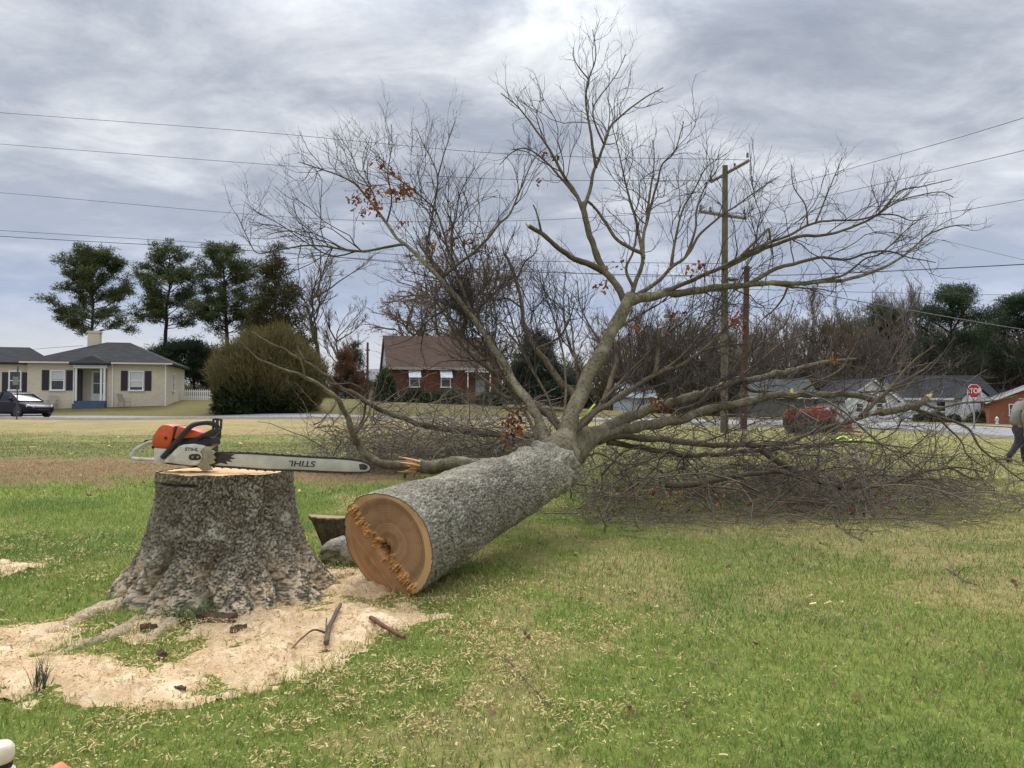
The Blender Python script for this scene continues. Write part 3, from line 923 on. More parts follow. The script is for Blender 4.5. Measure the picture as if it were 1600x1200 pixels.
# ------------------------------------------------------------------ chainsaw
def build_chainsaw():
    d = 4.17
    org = P(340, 736, d)
    org[2] = STUMP_TOP + .004
    S = F / d                     # photo pixels per metre there
    t = thing('chainsaw', 'orange and white chainsaw with long steel bar resting on the stump', 'chainsaw', org, 0)
    ox, oz = 340.0, 736.0
    def a(X, Y): return ((190 + X / 6.957 - ox) / S, (oz - (640 + Y / 6.957)) / S)
    def b(X, Y): return ((150 + X / 3.2 - ox) / S, (oz - (620 + Y / 3.2)) / S)
    white = mat('saw_white', lin((166, 156, 138)), .5, .0, 16, .08, 90, col2=lin((214, 212, 206)), detail=9)
    orange = mat('saw_orange', lin((168, 76, 40)), .48, .0, 18, .08, 80, col2=lin((216, 86, 36)), detail=9)
    black = mat('saw_black', (.018, .018, .02), .45, .2, 30, .1, 90)
    steel = mat('saw_steel', lin((150, 142, 122)), .5, .2, 30, .15, 60, metal=.5)
    barm = mat('bar_steel', lin((164, 161, 150)), .45, .0, 12, .05, 60, col2=lin((192, 190, 180)), metal=.15, detail=9)
    grime = mat('grime', lin((52, 48, 44)), .8, .3, 40, .3, 90)
    def pr(name, pts, y0, y1, m, bev=.006, f=a, parent=t):
        return MB().prism([f(*p) for p in pts], y0, y1).obj(name, m, parent, bevel=bev, smooth=True)
    # rear handle: one closed white loop
    hp = [(410, 352), (345, 356), (285, 368), (215, 402), (150, 448), (112, 492), (112, 525), (150, 542), (250, 548), (340, 553), (420, 556)]
    c = cr([(a(*p)[0], 0.0, a(*p)[1]) for p in hp], 6)
    MB().tube(c, [.0115 if k < 34 else .0095 for k in range(len(c))], 12).obj('rear_handle', white, t, smooth=True)
    hg = [(365, 340), (300, 350), (232, 378), (165, 424), (110, 468)]
    c = cr([(a(*p)[0], 0.0, a(*p)[1]) for p in hg], 6)
    MB().tube(c, .0075, 10).obj('handle_grip', black, t, smooth=True)
    pr('throttle_trigger', [(322, 402), (378, 396), (368, 420), (346, 436), (330, 424)], -.008, .012, black, .003)
    pr('throttle_lock', [(238, 352), (262, 338), (292, 332), (292, 346), (250, 362)], -.008, .012, black, .002)
    pr('fuel_tank', [(388, 415), (545, 425), (560, 500), (505, 590), (470, 598), (400, 596), (378, 575), (388, 540)], -.045, .09, white, .012)
    cov = pr('rear_cover', [(360, 372), (374, 296), (432, 205), (482, 165), (545, 168), (612, 186), (598, 300), (575, 385), (545, 430), (392, 416)], -.052, .095, orange, .013)
    MB().lathe([(0, 0), (.008, 0), (.008, .006), (0, .006)], (a(526, 312)[0], -.058, a(526, 312)[1]), 14, 'y').obj('cover_knob', black, cov, smooth=True)
    pr('seam_strip', [(618, 182), (640, 186), (600, 330), (585, 330)], -.05, .09, black, .002)
    pr('top_cover', [(640, 192), (665, 188), (740, 205), (840, 232), (918, 258), (940, 282), (930, 300), (740, 315), (650, 330), (604, 318)], -.048, .088, orange, .012)
    pr('engine_block', [(605, 322), (740, 308), (930, 286), (1002, 312), (1010, 385), (975, 420), (800, 430), (640, 440), (540, 560), (520, 520)], -.035, .09, black, .006)
    pr('crankcase', [(505, 592), (540, 555), (900, 420), (985, 405), (1000, 590), (930, 640), (850, 636), (700, 612), (560, 602)], -.03, .085, grime, .005)
    # front handle: a black bent tube wrapping over to the far side
    pts = [(*a(500, 522), -.065), (*a(560, 460), -.068), (*a(640, 370), -.07), (*a(720, 275), -.07), (*a(790, 200), -.068), (*a(850, 162), -.055), (*a(930, 150), -.01), (*a(972, 178), .05), (*a(985, 240), .085), (*a(975, 330), .095)]
    c = cr([(x, y, z) for x, z, y in pts], 8)
    MB().tube(c, .0135, 14).obj('front_handle', black, t, smooth=True)
    # hand guard with slots
    g = MB()
    g.prism([a(*p) for p in [(830, 322), (905, 272), (985, 232), (1020, 212), (1112, 208), (1098, 246), (1060, 285), (1005, 306), (940, 300), (850, 342)]], -.052, -.030)
    for x0, x1 in ((1016, 1038), (1054, 1084), (1100, 1122)):
        g.prism([a(*p) for p in [(x0, 118), (x1, 118), (x1 - 4, 225), (x0 - 4, 225)]], -.05, -.038)
    g.prism([a(*p) for p in [(1016, 106), (1050, 98), (1105, 100), (1124, 116), (1122, 138), (1090, 124), (1050, 122), (1016, 128)]], -.051, -.036)
    g.obj('hand_guard', black, t, bevel=.0035, smooth=True)
    sc = pr('sprocket_cover', [(525, 566), (575, 512), (640, 445), (692, 396), (740, 380), (830, 374), (920, 388), (956, 402), (950, 430), (922, 452), (920, 480), (946, 498), (930, 545), (892, 600), (820, 604), (700, 590), (600, 576)], -.085, -.035, white, .008)
    pr('stud_plate', [(800, 512), (808, 488), (838, 478), (905, 478), (932, 500), (930, 530), (905, 544), (835, 546), (808, 536)], -.0885, -.08, grime, .002, parent=sc)
    for X in (848, 902):
        MB().lathe([(0, 0), (.0062, 0), (.0062, -.007), (0, -.007)], (a(X, 512)[0], -.0875, a(X, 512)[1]), 6, 'y').obj('nut', steel, sc)
    pr('bumper_spike', [(925, 450), (955, 415), (985, 400), (1025, 404), (1078, 395), (1048, 418), (1030, 436), (1066, 455), (1072, 470), (1050, 488), (1072, 510), (1078, 530), (1056, 540), (1078, 572),
                        (1050, 584), (1010, 592), (1028, 622), (1050, 650), (1000, 656), (940, 656), (905, 632), (880, 600), (902, 560), (940, 546), (950, 500)], -.078, -.066, steel, .0012)
    # guide bar
    bar = [(600, 282), (760, 284), (900, 292), (1100, 304), (1250, 312), (1330, 322), (1366, 336), (1380, 352), (1370, 370), (1330, 376), (1200, 374), (1040, 366), (870, 362), (740, 352), (600, 344)]
    ba = pr('guide_bar', bar, -.052, -.046, barm, .0008, f=b)
    pr('nose_sprocket', [(1322, 336), (1345, 334), (1364, 344), (1366, 356), (1352, 366), (1326, 362)], -.0533, -.0521, grime, .0004, f=b, parent=ba)
    sm = [(600, 284), (712, 288), (690, 300), (715, 308), (684, 314), (700, 326), (668, 322), (676, 338), (640, 330), (600, 342)]
    pr('oily_smear', sm, -.0528, -.0521, grime, .0003, f=b, parent=ba)
    # chain: links along the bar edge
    loop = cr([(*b(*p), 0) for p in bar], 6)[:, :2]
    n = 150
    lp = resample(loop, n)
    ch = MB()
    for i in range(n - 1):
        p0, p1 = lp[i], lp[i + 1]
        tv = (p1 - p0) / (np.linalg.norm(p1 - p0) + 1e-9); nv = np.array([-tv[1], tv[0]])
        top = i % 4 == 0
        hgt = .012 if top else .0085
        ext = .46 if top else .40
        m = (p0 + p1) / 2; l = np.linalg.norm(p1 - p0)
        q = [m - tv * l * ext * 1.25 - nv * .003, m + tv * l * ext * 1.25 - nv * .003, m + tv * l * ext + nv * hgt * .8, m - tv * l * ext + nv * hgt]
        ch.prism([tuple(v) for v in q], -.0535, -.0445)
    o = ch.obj('chain', mat('chain_steel', lin((62, 56, 50)), .5, .3, 60, .1, 60, metal=.4), t)
    # lettering
    def text(s, xz, h, rot, y, parent, m, sx=1.0, shear=0.0):
        cu = bpy.data.curves.new('lettering', 'FONT'); cu.body = s; cu.size = 1.0; cu.align_x = 'CENTER'; cu.align_y = 'CENTER'; cu.extrude = .01; cu.offset = .012; cu.shear = shear
        to = bpy.data.objects.new('lettering', cu); COL.objects.link(to)
        bpy.context.view_layer.update()
        me = bpy.data.meshes.new_from_object(to.evaluated_get(bpy.context.evaluated_depsgraph_get()))
        bpy.data.objects.remove(to)
        me.name = 'lettering'
        sc_ = h / .7
        M_ = Matrix.Translation((xz[0], y, xz[1])) @ Matrix.Rotation(rot, 4, 'Y') @ Matrix.Rotation(R(90), 4, 'X') @ Matrix.Diagonal((sc_ * sx, sc_, .08, 1))
        me.transform(M_)
        me.materials.clear(); me.materials.append(m)
        return link('lettering', me, parent)
    text('STIHL', b(1044, 333), 8.6 / S, R(180) + R(1.5), -.0528, ba, black, 1.35, .15)
    text('STIHL', a(828, 432), 5.0 / S, R(3), -.0858, sc, black, 1.15, .15)
    return text
text_mesh = build_chainsaw()

# ------------------------------------------------------------------ the felled tree
BUTT = P(602, 853, 4.30); CROT = P(874, 726, 6.34)
AX = norm(CROT - BUTT); TL = np.linalg.norm(CROT - BUTT)
ER = norm(np.cross(AX, [0, 0, 1.0])); EU = np.cross(ER, AX)

LIMBS = {}
def limb(name, pts, d0, d1, w0, w1, par=None, dens=1.0, tw=1.0, up=.05, swell=0.0, broken=False):
    LIMBS[name] = dict(pts=pts, d0=d0, d1=d1, w0=w0, w1=w1, par=par, dens=dens, tw=tw, up=up, swell=swell, broken=broken)
# leader and its forks
limb('A', [(866, 732), (882, 684), (896, 640), (915, 600), (932, 562), (952, 525), (970, 492), (985, 462)], 6.35, 7.5, 31, 18, dens=.12, swell=1.3)
limb('A1', [(979, 476), (962, 446), (942, 422), (930, 396), (922, 370), (913, 335), (911, 318)], 7.5, 8.0, 12, 9, 'A', .5)
limb('A1a', [(911, 330), (898, 300), (882, 276), (860, 235), (832, 196), (808, 166), (783, 146)], 8.0, 8.6, 7, 1.5, 'A1', 1.5)
limb('A1d', [(905, 312), (880, 282), (851, 250), (822, 232), (800, 238), (780, 258)], 8.0, 8.3, 5, 1.2, 'A1', 1.4)
limb('A1b', [(911, 330), (921, 296), (930, 262), (944, 226), (953, 198), (976, 176), (1008, 152), (1036, 137)], 8.0, 8.8, 7, 1.5, 'A1', 1.4)
limb('A1c', [(931, 262), (926, 230), (921, 198), (915, 158), (920, 124), (931, 90), (926, 46)], 8.2, 8.8, 5.5, 1.2, 'A1b', 1.5)
limb('A1e', [(920, 124), (908, 110), (898, 94), (896, 74)], 8.5, 8.7, 2.5, 1, 'A1c', 1.5)
limb('A1f', [(944, 226), (932, 200), (926, 172), (938, 150), (962, 118), (978, 84)], 8.3, 8.5, 3.5, 1, 'A1b', 1.6)
limb('A2', [(942, 424), (918, 412), (893, 402), (876, 388), (860, 377), (845, 364), (826, 352)], 7.7, 7.4, 11, 6, 'A1', .35, broken=True)
limb('A2a', [(846, 364), (843, 350), (838, 332), (833, 321)], 7.5, 7.3, 4, 2, 'A2', .3)
limb('A3', [(1005, 404), (1004, 396), (985, 388), (962, 372), (944, 345), (925, 320), (914, 312)], 7.8, 8.0, 7, 4, 'A4', .8)
limb('A4', [(985, 466), (994, 440), (1004, 410), (1004, 388), (1008, 356), (1018, 318), (1026, 292), (1034, 258), (1054, 238), (1068, 190)], 7.5, 8.6, 8, 1.3, 'A', 1.5)
limb('A4b', [(1004, 400), (996, 355), (984, 310), (972, 262), (962, 218), (956, 195)], 7.8, 8.6, 6, 1.2, 'A4', 1.2)
limb('A4c', [(1010, 350), (1014, 312), (1020, 272), (1022, 240), (1019, 218)], 8.1, 8.3, 5, 1.2, 'A4', 1.3)
limb('A4d', [(990, 450), (978, 420), (990, 390), (994, 352), (985, 320)], 7.6, 8.0, 6, 1.5, 'A4', 1.4)
limb('A5', [(988, 464), (1000, 458), (1012, 452), (1030, 438), (1048, 420), (1072, 400), (1096, 364), (1125, 338), (1150, 322), (1180, 300), (1216, 276)], 7.6, 8.8, 7.5, 1.3, 'A', 1.3)
limb('A5b', [(1072, 400), (1086, 362), (1088, 330), (1098, 300), (1122, 262)], 7.9, 8.6, 5, 1.2, 'A5', 1.5)
limb('A5c', [(1048, 420), (1054, 380), (1066, 330), (1088, 290), (1104, 262), (1135, 240)], 7.8, 8.4, 5, 1.2, 'A5', 1.5)
limb('A6', [(983, 470), (1000, 466), (1022, 464), (1046, 457), (1080, 456), (1121, 450), (1150, 447), (1171, 446), (1198, 443), (1240, 443), (1281, 440), (1327, 436), (1363, 425), (1396, 410), (1424, 390), (1451, 366), (1492, 352), (1514, 353)], 7.5, 9.4, 14, 1.5, 'A', .75, swell=.3)
limb('A6b', [(1168, 446), (1190, 432), (1217, 418), (1261, 407), (1286, 402), (1322, 405), (1352, 396), (1385, 392), (1420, 402), (1462, 410)], 8.2, 8.8, 8, 1.3, 'A6', 1.2)
limb('A6c', [(1198, 443), (1234, 448), (1258, 450), (1285, 452), (1308, 458)], 8.3, 8.5, 5, 1.3, 'A6', .7)
limb('A6d', [(1231, 448), (1223, 467), (1209, 484), (1190, 500), (1178, 520)], 8.4, 8.2, 4, 1.2, 'A6', .9)
limb('A6e', [(1281, 440), (1322, 428), (1352, 404), (1376, 396), (1420, 356), (1442, 340)], 8.5, 9.0, 4, 1.2, 'A6', 1.3)
limb('A7', [(1012, 464), (1030, 460), (1056, 448), (1080, 438), (1105, 428), (1129, 418), (1162, 398), (1200, 380), (1236, 366), (1267, 350), (1292, 345), (1341, 344), (1371, 335), (1390, 322), (1410, 312), (1443, 304), (1472, 300), (1489, 308)], 7.7, 9.0, 8, 1.3, 'A6', .9)
limb('A7b', [(1129, 420), (1165, 402), (1205, 384), (1250, 370), (1289, 367), (1327, 357), (1371, 336), (1404, 300), (1443, 291), (1487, 280)], 8.1, 9.2, 8, 1.3, 'A7', 1.0)
limb('A7c', [(1158, 400), (1180, 378), (1201, 357)], 8.2, 8.1, 5, 3.5, 'A7', .25, broken=True)
limb('A7d', [(1201, 357), (1206, 385), (1208, 400), (1207, 418)], 8.1, 8.1, 3.5, 1.5, 'A7c', .6)
limb('A7e', [(1262, 352), (1258, 320), (1240, 292), (1236, 258)], 8.5, 8.6, 3.2, 1, 'A7', 1.0)
limb('A7f', [(1275, 346), (1290, 310), (1304, 275), (1316, 245)], 8.5, 8.9, 3.5, 1, 'A7', 1.1)
limb('A7g', [(1371, 335), (1400, 336), (1425, 345), (1450, 338)], 8.8, 9.0, 3, 1, 'A7b', 1.2)
# left hand limbs
limb('B1', [(856, 704), (847, 674), (836, 640), (822, 622), (808, 605), (790, 574), (772, 546), (755, 520), (738, 495), (716, 468), (694, 445), (678, 425), (664, 410), (651, 398), (636, 385), (621, 374), (606, 352), (590, 330), (560, 292), (529, 274), (494, 262), (467, 253)], 6.5, 9.0, 15, 1.6, None, .9, swell=0.35)
limb('B1a', [(642, 390), (632, 382), (606, 386), (567, 393), (540, 390), (513, 386), (487, 383), (462, 386), (437, 390), (402, 395), (386, 370), (370, 335)], 8.4, 8.9, 5, 1.2, 'B1', 1.1)
limb('B1b', [(738, 495), (722, 450), (712, 420), (701, 395), (690, 353), (678, 326), (644, 296), (612, 272), (588, 249)], 7.8, 8.6, 6, 1.3, 'B1', 1.3)
limb('B1c', [(668, 415), (667, 380), (678, 326), (684, 280), (674, 249), (660, 222), (651, 200)], 8.2, 8.5, 4, 1.2, 'B1', 1.5)
limb('B1d', [(690, 432), (702, 424), (717, 412), (740, 394), (759, 376), (780, 350), (798, 332), (812, 299), (832, 253), (856, 228)], 7.9, 8.0, 6, 1.3, 'B1', .9)
limb('B1e', [(755, 520), (748, 495), (743, 448), (736, 415), (722, 380), (704, 345), (692, 318)], 7.6, 8.3, 5, 1.3, 'B1', 1.3)
limb('B1f', [(590, 330), (582, 300), (560, 270), (548, 240), (528, 210)], 8.7, 9.0, 3.2, 1, 'B1', 1.5)
limb('B1g', [(604, 350), (612, 312), (606, 270), (612, 230), (612, 195)], 8.6, 9.0, 3.2, 1, 'B1', 1.5)
limb('B1h', [(684, 276), (694, 240), (704, 210), (712, 188)], 8.4, 8.6, 2.6, 1, 'B1c', 1.4)
limb('B1i', [(717, 412), (704, 378), (712, 340), (720, 300), (742, 262)], 8.0, 8.4, 4, 1, 'B1d', 1.5)
limb('B1j', [(560, 392), (520, 400), (480, 380), (440, 352), (400, 330), (385, 318)], 8.7, 9.1, 2.8, 1, 'B1a', 1.4)
limb('B2', [(908, 630), (893, 612), (876, 598), (860, 577), (848, 560), (838, 545), (826, 522), (818, 500), (814, 470), (806, 437), (796, 410), (788, 396)], 7.0, 8.0, 13, 4, 'A', .5)
limb('B2a', [(838, 545), (870, 530), (890, 500), (898, 470)], 7.4, 7.8, 5, 1.5, 'B2', 1.0)
limb('B2b', [(814, 480), (792, 466), (770, 470), (752, 455), (730, 450)], 7.7, 8.2, 4, 1.2, 'B2', 1.0)
limb('B2c', [(806, 440), (820, 410), (836, 396), (842, 372)], 7.8, 8.1, 3, 1.2, 'B2', 1.0)
limb('B3', [(878, 672), (860, 652), (836, 634), (812, 618), (793, 596), (768, 578), (742, 560), (720, 537), (706, 510), (694, 490), (676, 466)], 6.9, 9.0, 13, 3, 'A', .8)
limb('B3a', [(812, 618), (790, 622), (766, 600), (742, 580)], 7.3, 8.4, 8, 4, 'B3', .6)
limb('B4', [(840, 690), (832, 668), (818, 640), (796, 612), (782, 600), (770, 560), (762, 520)], 6.8, 7.6, 6, 1.4, 'B1', 1.0)
limb('B5', [(905, 628), (903, 590), (897, 548), (894, 518), (890, 488), (888, 460)], 7.2, 7.9, 6, 1.5, 'A', .9)
# right hand low limbs
limb('C1', [(866, 734), (888, 704), (914, 684), (937, 674), (976, 654), (1020, 638), (1064, 625), (1102, 614), (1130, 602), (1157, 594), (1199, 588), (1240, 576), (1290, 566), (1338, 560)], 6.45, 10.5, 26, 4, None, .5, swell=1.45)
limb('C1b', [(1157, 594), (1172, 610), (1200, 612), (1240, 618), (1268, 622)], 8.6, 9.2, 6, 2.5, 'C1', .6)
limb('C1c', [(1130, 600), (1160, 560), (1196, 532), (1226, 508), (1240, 470)], 8.4, 9.0, 4, 1.4, 'C1', .8)
limb('C1d', [(1150, 594), (1185, 566), (1216, 540), (1250, 525), (1280, 520)], 8.6, 9.4, 4, 1.4, 'C1', .8)
limb('C2', [(930, 684), (965, 671), (1000, 666), (1042, 660), (1072, 650), (1097, 643), (1130, 634), (1185, 624), (1225, 618), (1262, 616), (1300, 616), (1330, 617), (1356, 623), (1379, 627)], 6.9, 10.0, 18, 9, 'C1', .4)
limb('C2b', [(1320, 617), (1360, 612), (1400, 610), (1424, 604)], 9.6, 10.0, 4, 2, 'C2', .5)
limb('C2c', [(1240, 618), (1270, 600), (1310, 580), (1332, 548), (1345, 520)], 9.2, 9.8, 5, 1.5, 'C2', .8)
limb('C2d', [(1042, 660), (1060, 640), (1090, 630), (1120, 600), (1142, 575), (1150, 520)], 7.8, 8.6, 5, 1.5, 'C2', .8)
limb('C3', [(935, 690), (965, 680), (1000, 684), (1028, 687), (1064, 690), (1102, 693), (1150, 695), (1195, 695), (1240, 688), (1285, 670), (1330, 657), (1375, 645), (1410, 638), (1440, 630), (1465, 638), (1500, 630), (1546, 627), (1590, 618)], 6.9, 10.5, 12, 2, 'C1', .45)
limb('C3a', [(1375, 645), (1400, 640), (1425, 634), (1440, 628), (1452, 620)], 9.2, 9.3, 12, 9, 'C3', .15, broken=True)
limb('C3b', [(1344, 652), (1360, 636), (1384, 614), (1408, 585), (1433, 560), (1460, 540)], 9.0, 9.6, 8, 2, 'C3', .8)
limb('C3c', [(1430, 640), (1470, 652), (1510, 668), (1522, 685), (1532, 700), (1560, 722), (1595, 749), (1630, 765)], 9.4, 9.0, 6, 1.4, 'C3', 1.4, up=-.03)
limb('C3d', [(1462, 648), (1480, 668), (1502, 690), (1512, 712), (1545, 736)], 9.4, 9.0, 4, 1.3, 'C3c', 1.5, up=-.03)
limb('C3e', [(1384, 612), (1420, 600), (1470, 590), (1510, 596), (1550, 600)], 9.3, 10.2, 4, 1.3, 'C3b', .8)
limb('C4', [(1186, 700), (1205, 715), (1231, 728), (1258, 744), (1285, 754), (1320, 760), (1352, 762), (1375, 758), (1397, 753), (1418, 745), (1438, 738), (1470, 733), (1500, 730), (1540, 738)], 8.1, 8.0, 11, 2, 'C3', .9, up=0)
limb('C4b', [(1430, 740), (1450, 735), (1487, 732), (1520, 748), (1552, 742)], 8.0, 8.2, 4, 1.3, 'C4', 1.0)
limb('C4c', [(1340, 662), (1372, 690), (1410, 716), (1450, 752), (1500, 790)], 8.6, 7.2, 4, 1.3, 'C3', .7, up=-.01)
limb('C5', [(1040, 758), (1073, 757), (1110, 752), (1150, 744), (1185, 739), (1217, 738), (1240, 744), (1262, 752)], 7.6, 7.9, 10, 6, None, .8, up=0)
limb('C5b', [(1100, 760), (1150, 764), (1195, 778), (1240, 782), (1290, 786), (1340, 784), (1390, 770)], 7.4, 7.2, 4, 1.3, None, 1.0, up=0)
limb('C6', [(940, 742), (960, 720), (975, 705), (1020, 700), (1060, 722)], 7.0, 7.2, 4, 1.3, 'C3', .8, up=0)
limb('C7', [(890, 680), (903, 668), (930, 645), (954, 630), (975, 616), (992, 604), (1020, 587), (1042, 578), (1064, 571), (1084, 558), (1100, 546), (1115, 532), (1130, 517), (1149, 503), (1172, 480)], 6.9, 8.2, 12, 2.5, 'A', .7)
limb('C7b', [(1098, 548), (1115, 542), (1130, 540), (1150, 538), (1170, 538)], 7.9, 8.2, 5, 1.8, 'C7', .7)
limb('C7c', [(1022, 586), (1026, 572), (1028, 550), (1029, 530), (1031, 514)], 7.5, 7.6, 8, 6, 'C7', .6, broken=True)
limb('C7d', [(1030, 555), (1052, 545), (1075, 530), (1104, 526)], 7.6, 8.0, 3, 1.3, 'C7c', .8)
limb('C8', [(893, 670), (915, 660), (932, 640), (948, 618), (956, 595), (962, 570), (964, 552), (966, 534)], 7.2, 8.0, 10, 8, 'A', .5)
limb('C8b', [(948, 618), (975, 600), (1000, 570), (1016, 560), (1034, 530)], 7.5, 8.2, 5, 1.4, 'C8', 1.0)
limb('C9', [(896, 704), (918, 712), (935, 708), (960, 720), (985, 726), (1020, 716), (1060, 700), (1090, 712)], 6.6, 6.9, 4, 1.3, 'C1', .6, up=0)
limb('C10', [(950, 690), (1010, 700), (1080, 712), (1160, 706), (1240, 700), (1330, 690), (1420, 700)], 8.5, 11.5, 10, 2.5, 'C1', .8, up=0)

limb('B6', [(872, 662), (850, 610), (826, 570), (806, 520), (790, 470), (776, 425), (768, 392)], 7.0, 8.2, 5, 1.4, 'A', 1.1)
limb('B7', [(882, 650), (884, 600), (880, 555), (868, 505), (852, 460), (846, 420)], 7.0, 7.9, 5, 1.4, 'A', 1.2)
limb('B8', [(918, 596), (896, 555), (884, 515), (880, 470), (884, 425)], 7.1, 7.8, 4.5, 1.3, 'A', 1.2)
limb('B9', [(945, 540), (922, 510), (906, 475), (902, 440)], 7.3, 7.7, 4, 1.3, 'A', 1.2)
limb('B10', [(800, 590), (760, 560), (720, 520), (690, 480), (650, 450), (620, 440)], 7.6, 8.8, 5, 1.4, 'B1', 1.3)
limb('B11', [(770, 545), (776, 500), (770, 460), (780, 420), (772, 385)], 7.6, 8.2, 4.5, 1.3, 'B1', 1.3)
limb('B12', [(716, 468), (700, 480), (670, 500), (640, 530), (610, 540)], 7.9, 8.6, 3.5, 1.2, 'B1', 1.2)
limb('C11', [(956, 524), (978, 505), (1004, 490), (1036, 470), (1062, 440)], 7.3, 7.9, 4.5, 1.3, 'A', 1.2)
limb('C12', [(940, 628), (980, 585), (1020, 545), (1062, 508), (1098, 474)], 7.4, 8.4, 4.5, 1.3, 'C7', 1.2)
limb('C13', [(1020, 588), (1066, 556), (1110, 500), (1150, 450), (1172, 420)], 7.6, 8.6, 4.5, 1.3, 'C7', 1.1)

def limb3d(L):
    p = cr(np.array([(a, b, 0) for a, b in L['pts']], float), 5)[:, :2]
    d0 = L['d0']
    if L['par'] and 'px' in LIMBS[L['par']]:
        pp = LIMBS[L['par']]
        k = np.argmin(((pp['px'] - p[0]) ** 2).sum(1))
        d0 = pp['dep'][k]
    s = np.concatenate([[0], np.cumsum(np.linalg.norm(np.diff(p, axis=0), axis=1))]); s /= s[-1]
    h = (sum(ord(c) for c in L['key']) * 1.7) % 6.28
    dep = d0 + (L['d1'] - d0) * s + .10 * np.sin(s * 7 + h) * s * (1 - .4 * s) * (abs(L['d1'] - d0) + .5)
    w = L['w0'] + (L['w1'] - L['w0']) * s ** .8
    w = w + L['w0'] * L['swell'] * (np.exp(-((s - .075) / .075) ** 2) if L['swell'] > 1 else np.exp(-s * 9))
    L['px'], L['dep'] = p, dep
    X = np.array([P(a, b, d) for (a, b), d in zip(p, dep)])
    g = gz(X[:, 0], X[:, 1])
    rad = w * dep / (2 * F)
    X[:, 2] = np.maximum(X[:, 2], g + rad * .6)
    return X, rad

LEAFC = [lin((140, 92, 58)), lin((116, 74, 50)), lin((158, 106, 68)), lin((98, 64, 48))]
def leaf_mesh(name, pos, size, rng, cols=LEAFC, m=None):
    """curled oak leaves: six sided lobed blades"""
    n = len(pos)
    u = norm(rng.normal(size=(n, 3))); v = norm(np.cross(u, rng.normal(size=(n, 3)))); w = np.cross(u, v)
    s = size * (.6 + .8 * rng.random(n))[:, None]
    prof = [(-.5, 0, 0), (-.25, .22, .06), (.0, .14, .02), (.2, .26, .10), (.5, 0, .12), (.2, -.26, .10), (.0, -.14, .02), (-.25, -.22, .06)]
    V = np.stack([pos + s * (a * u + b * v + c * w) for a, b, c in prof], 1).reshape(-1, 3)
    i = np.arange(n)[:, None] * 8
    T = np.concatenate([i + np.array([[0, 1, 7]]), i + np.array([[4, 5, 3]])]); Q = np.concatenate([i + np.array([[1, 2, 6, 7]]), i + np.array([[2, 3, 5, 6]])])
    C = np.repeat(np.array(cols)[rng.integers(0, len(cols), n)] * (.75 + .5 * rng.random(n))[:, None], 8, 0)
    return NB().add(V, Q, T, C)
M_LEAF = vcmat('dead_leaf', .8, .3, .1)

def grow_twigs(PT, RT, lens, dens, tw, up, rng, nb, minr=.0014, scale=1.0, droop=0.0):
    """PT (M,24,3): three generations of side twigs on the traced limbs"""
    k = np.maximum(1, (lens * dens * 5.6).astype(int))
    pos, tan, pr, t, par = spawn(PT, k, .16, .99, rng)
    Lp = lens[par]
    upv = np.array([0, 0, 1.0])
    ub = up[par][:, None]
    dirn = norm(tan * .75 + pr * .75 + upv * (.12 + 2 * ub))
    L1 = np.minimum(1.25, .25 + .42 * Lp) * (.35 + .8 * rng.random(len(t))) * (1 - .62 * t) * tw * scale
    c1 = walk(pos, dirn, L1, 9, .21, tan * .045 + upv * ub * .9, rng)
    rp = RT[par, np.minimum((t * 23).astype(int), 23)]
    r1 = np.clip(np.minimum(rp * .55, .0020 + .0048 * L1), minr, .02)
    R1 = r1[:, None] * np.linspace(1, .42, 10)[None]
    V, Q = tubes(c1, np.maximum(R1, minr * .8), 4); nb.add(V, Q)
    k2 = np.clip((L1 * 6.5).astype(int), 1, 7)
    p2, t2, q2, tt2, par2 = spawn(c1, k2, .12, .98, rng)
    L2 = (.12 + .42 * L1[par2]) * (.4 + .9 * rng.random(len(tt2))) * (1 - .35 * tt2)
    d2 = norm(t2 * .8 + q2 * .62 + upv * (.08 + ub[par2] * 1.5))
    c2 = walk(p2, d2, L2, 6, .16, t2 * .05 + upv * ub[par2] * .8, rng)
    r2 = np.maximum(r1[par2] * .55, minr)
    V, Q = tubes(c2, r2[:, None] * np.linspace(1, .5, 7)[None], 3); nb.add(V, Q)
    k3 = np.clip((L2 * 11).astype(int), 0, 5)
    p3, t3, q3, tt3, par3 = spawn(c2, k3, .2, .98, rng)
    L3 = (.05 + .36 * L2[par3]) * (.5 + .8 * rng.random(len(tt3)))
    c3 = walk(p3, norm(t3 * .8 + q3 * .6 + upv * .1), L3, 4, .16, upv * .03, rng)
    V, Q = tubes(c3, np.full((len(c3), 5), minr * .85) * np.linspace(1, .6, 5)[None], 3); nb.add(V, Q)
    return c1, c2, c3

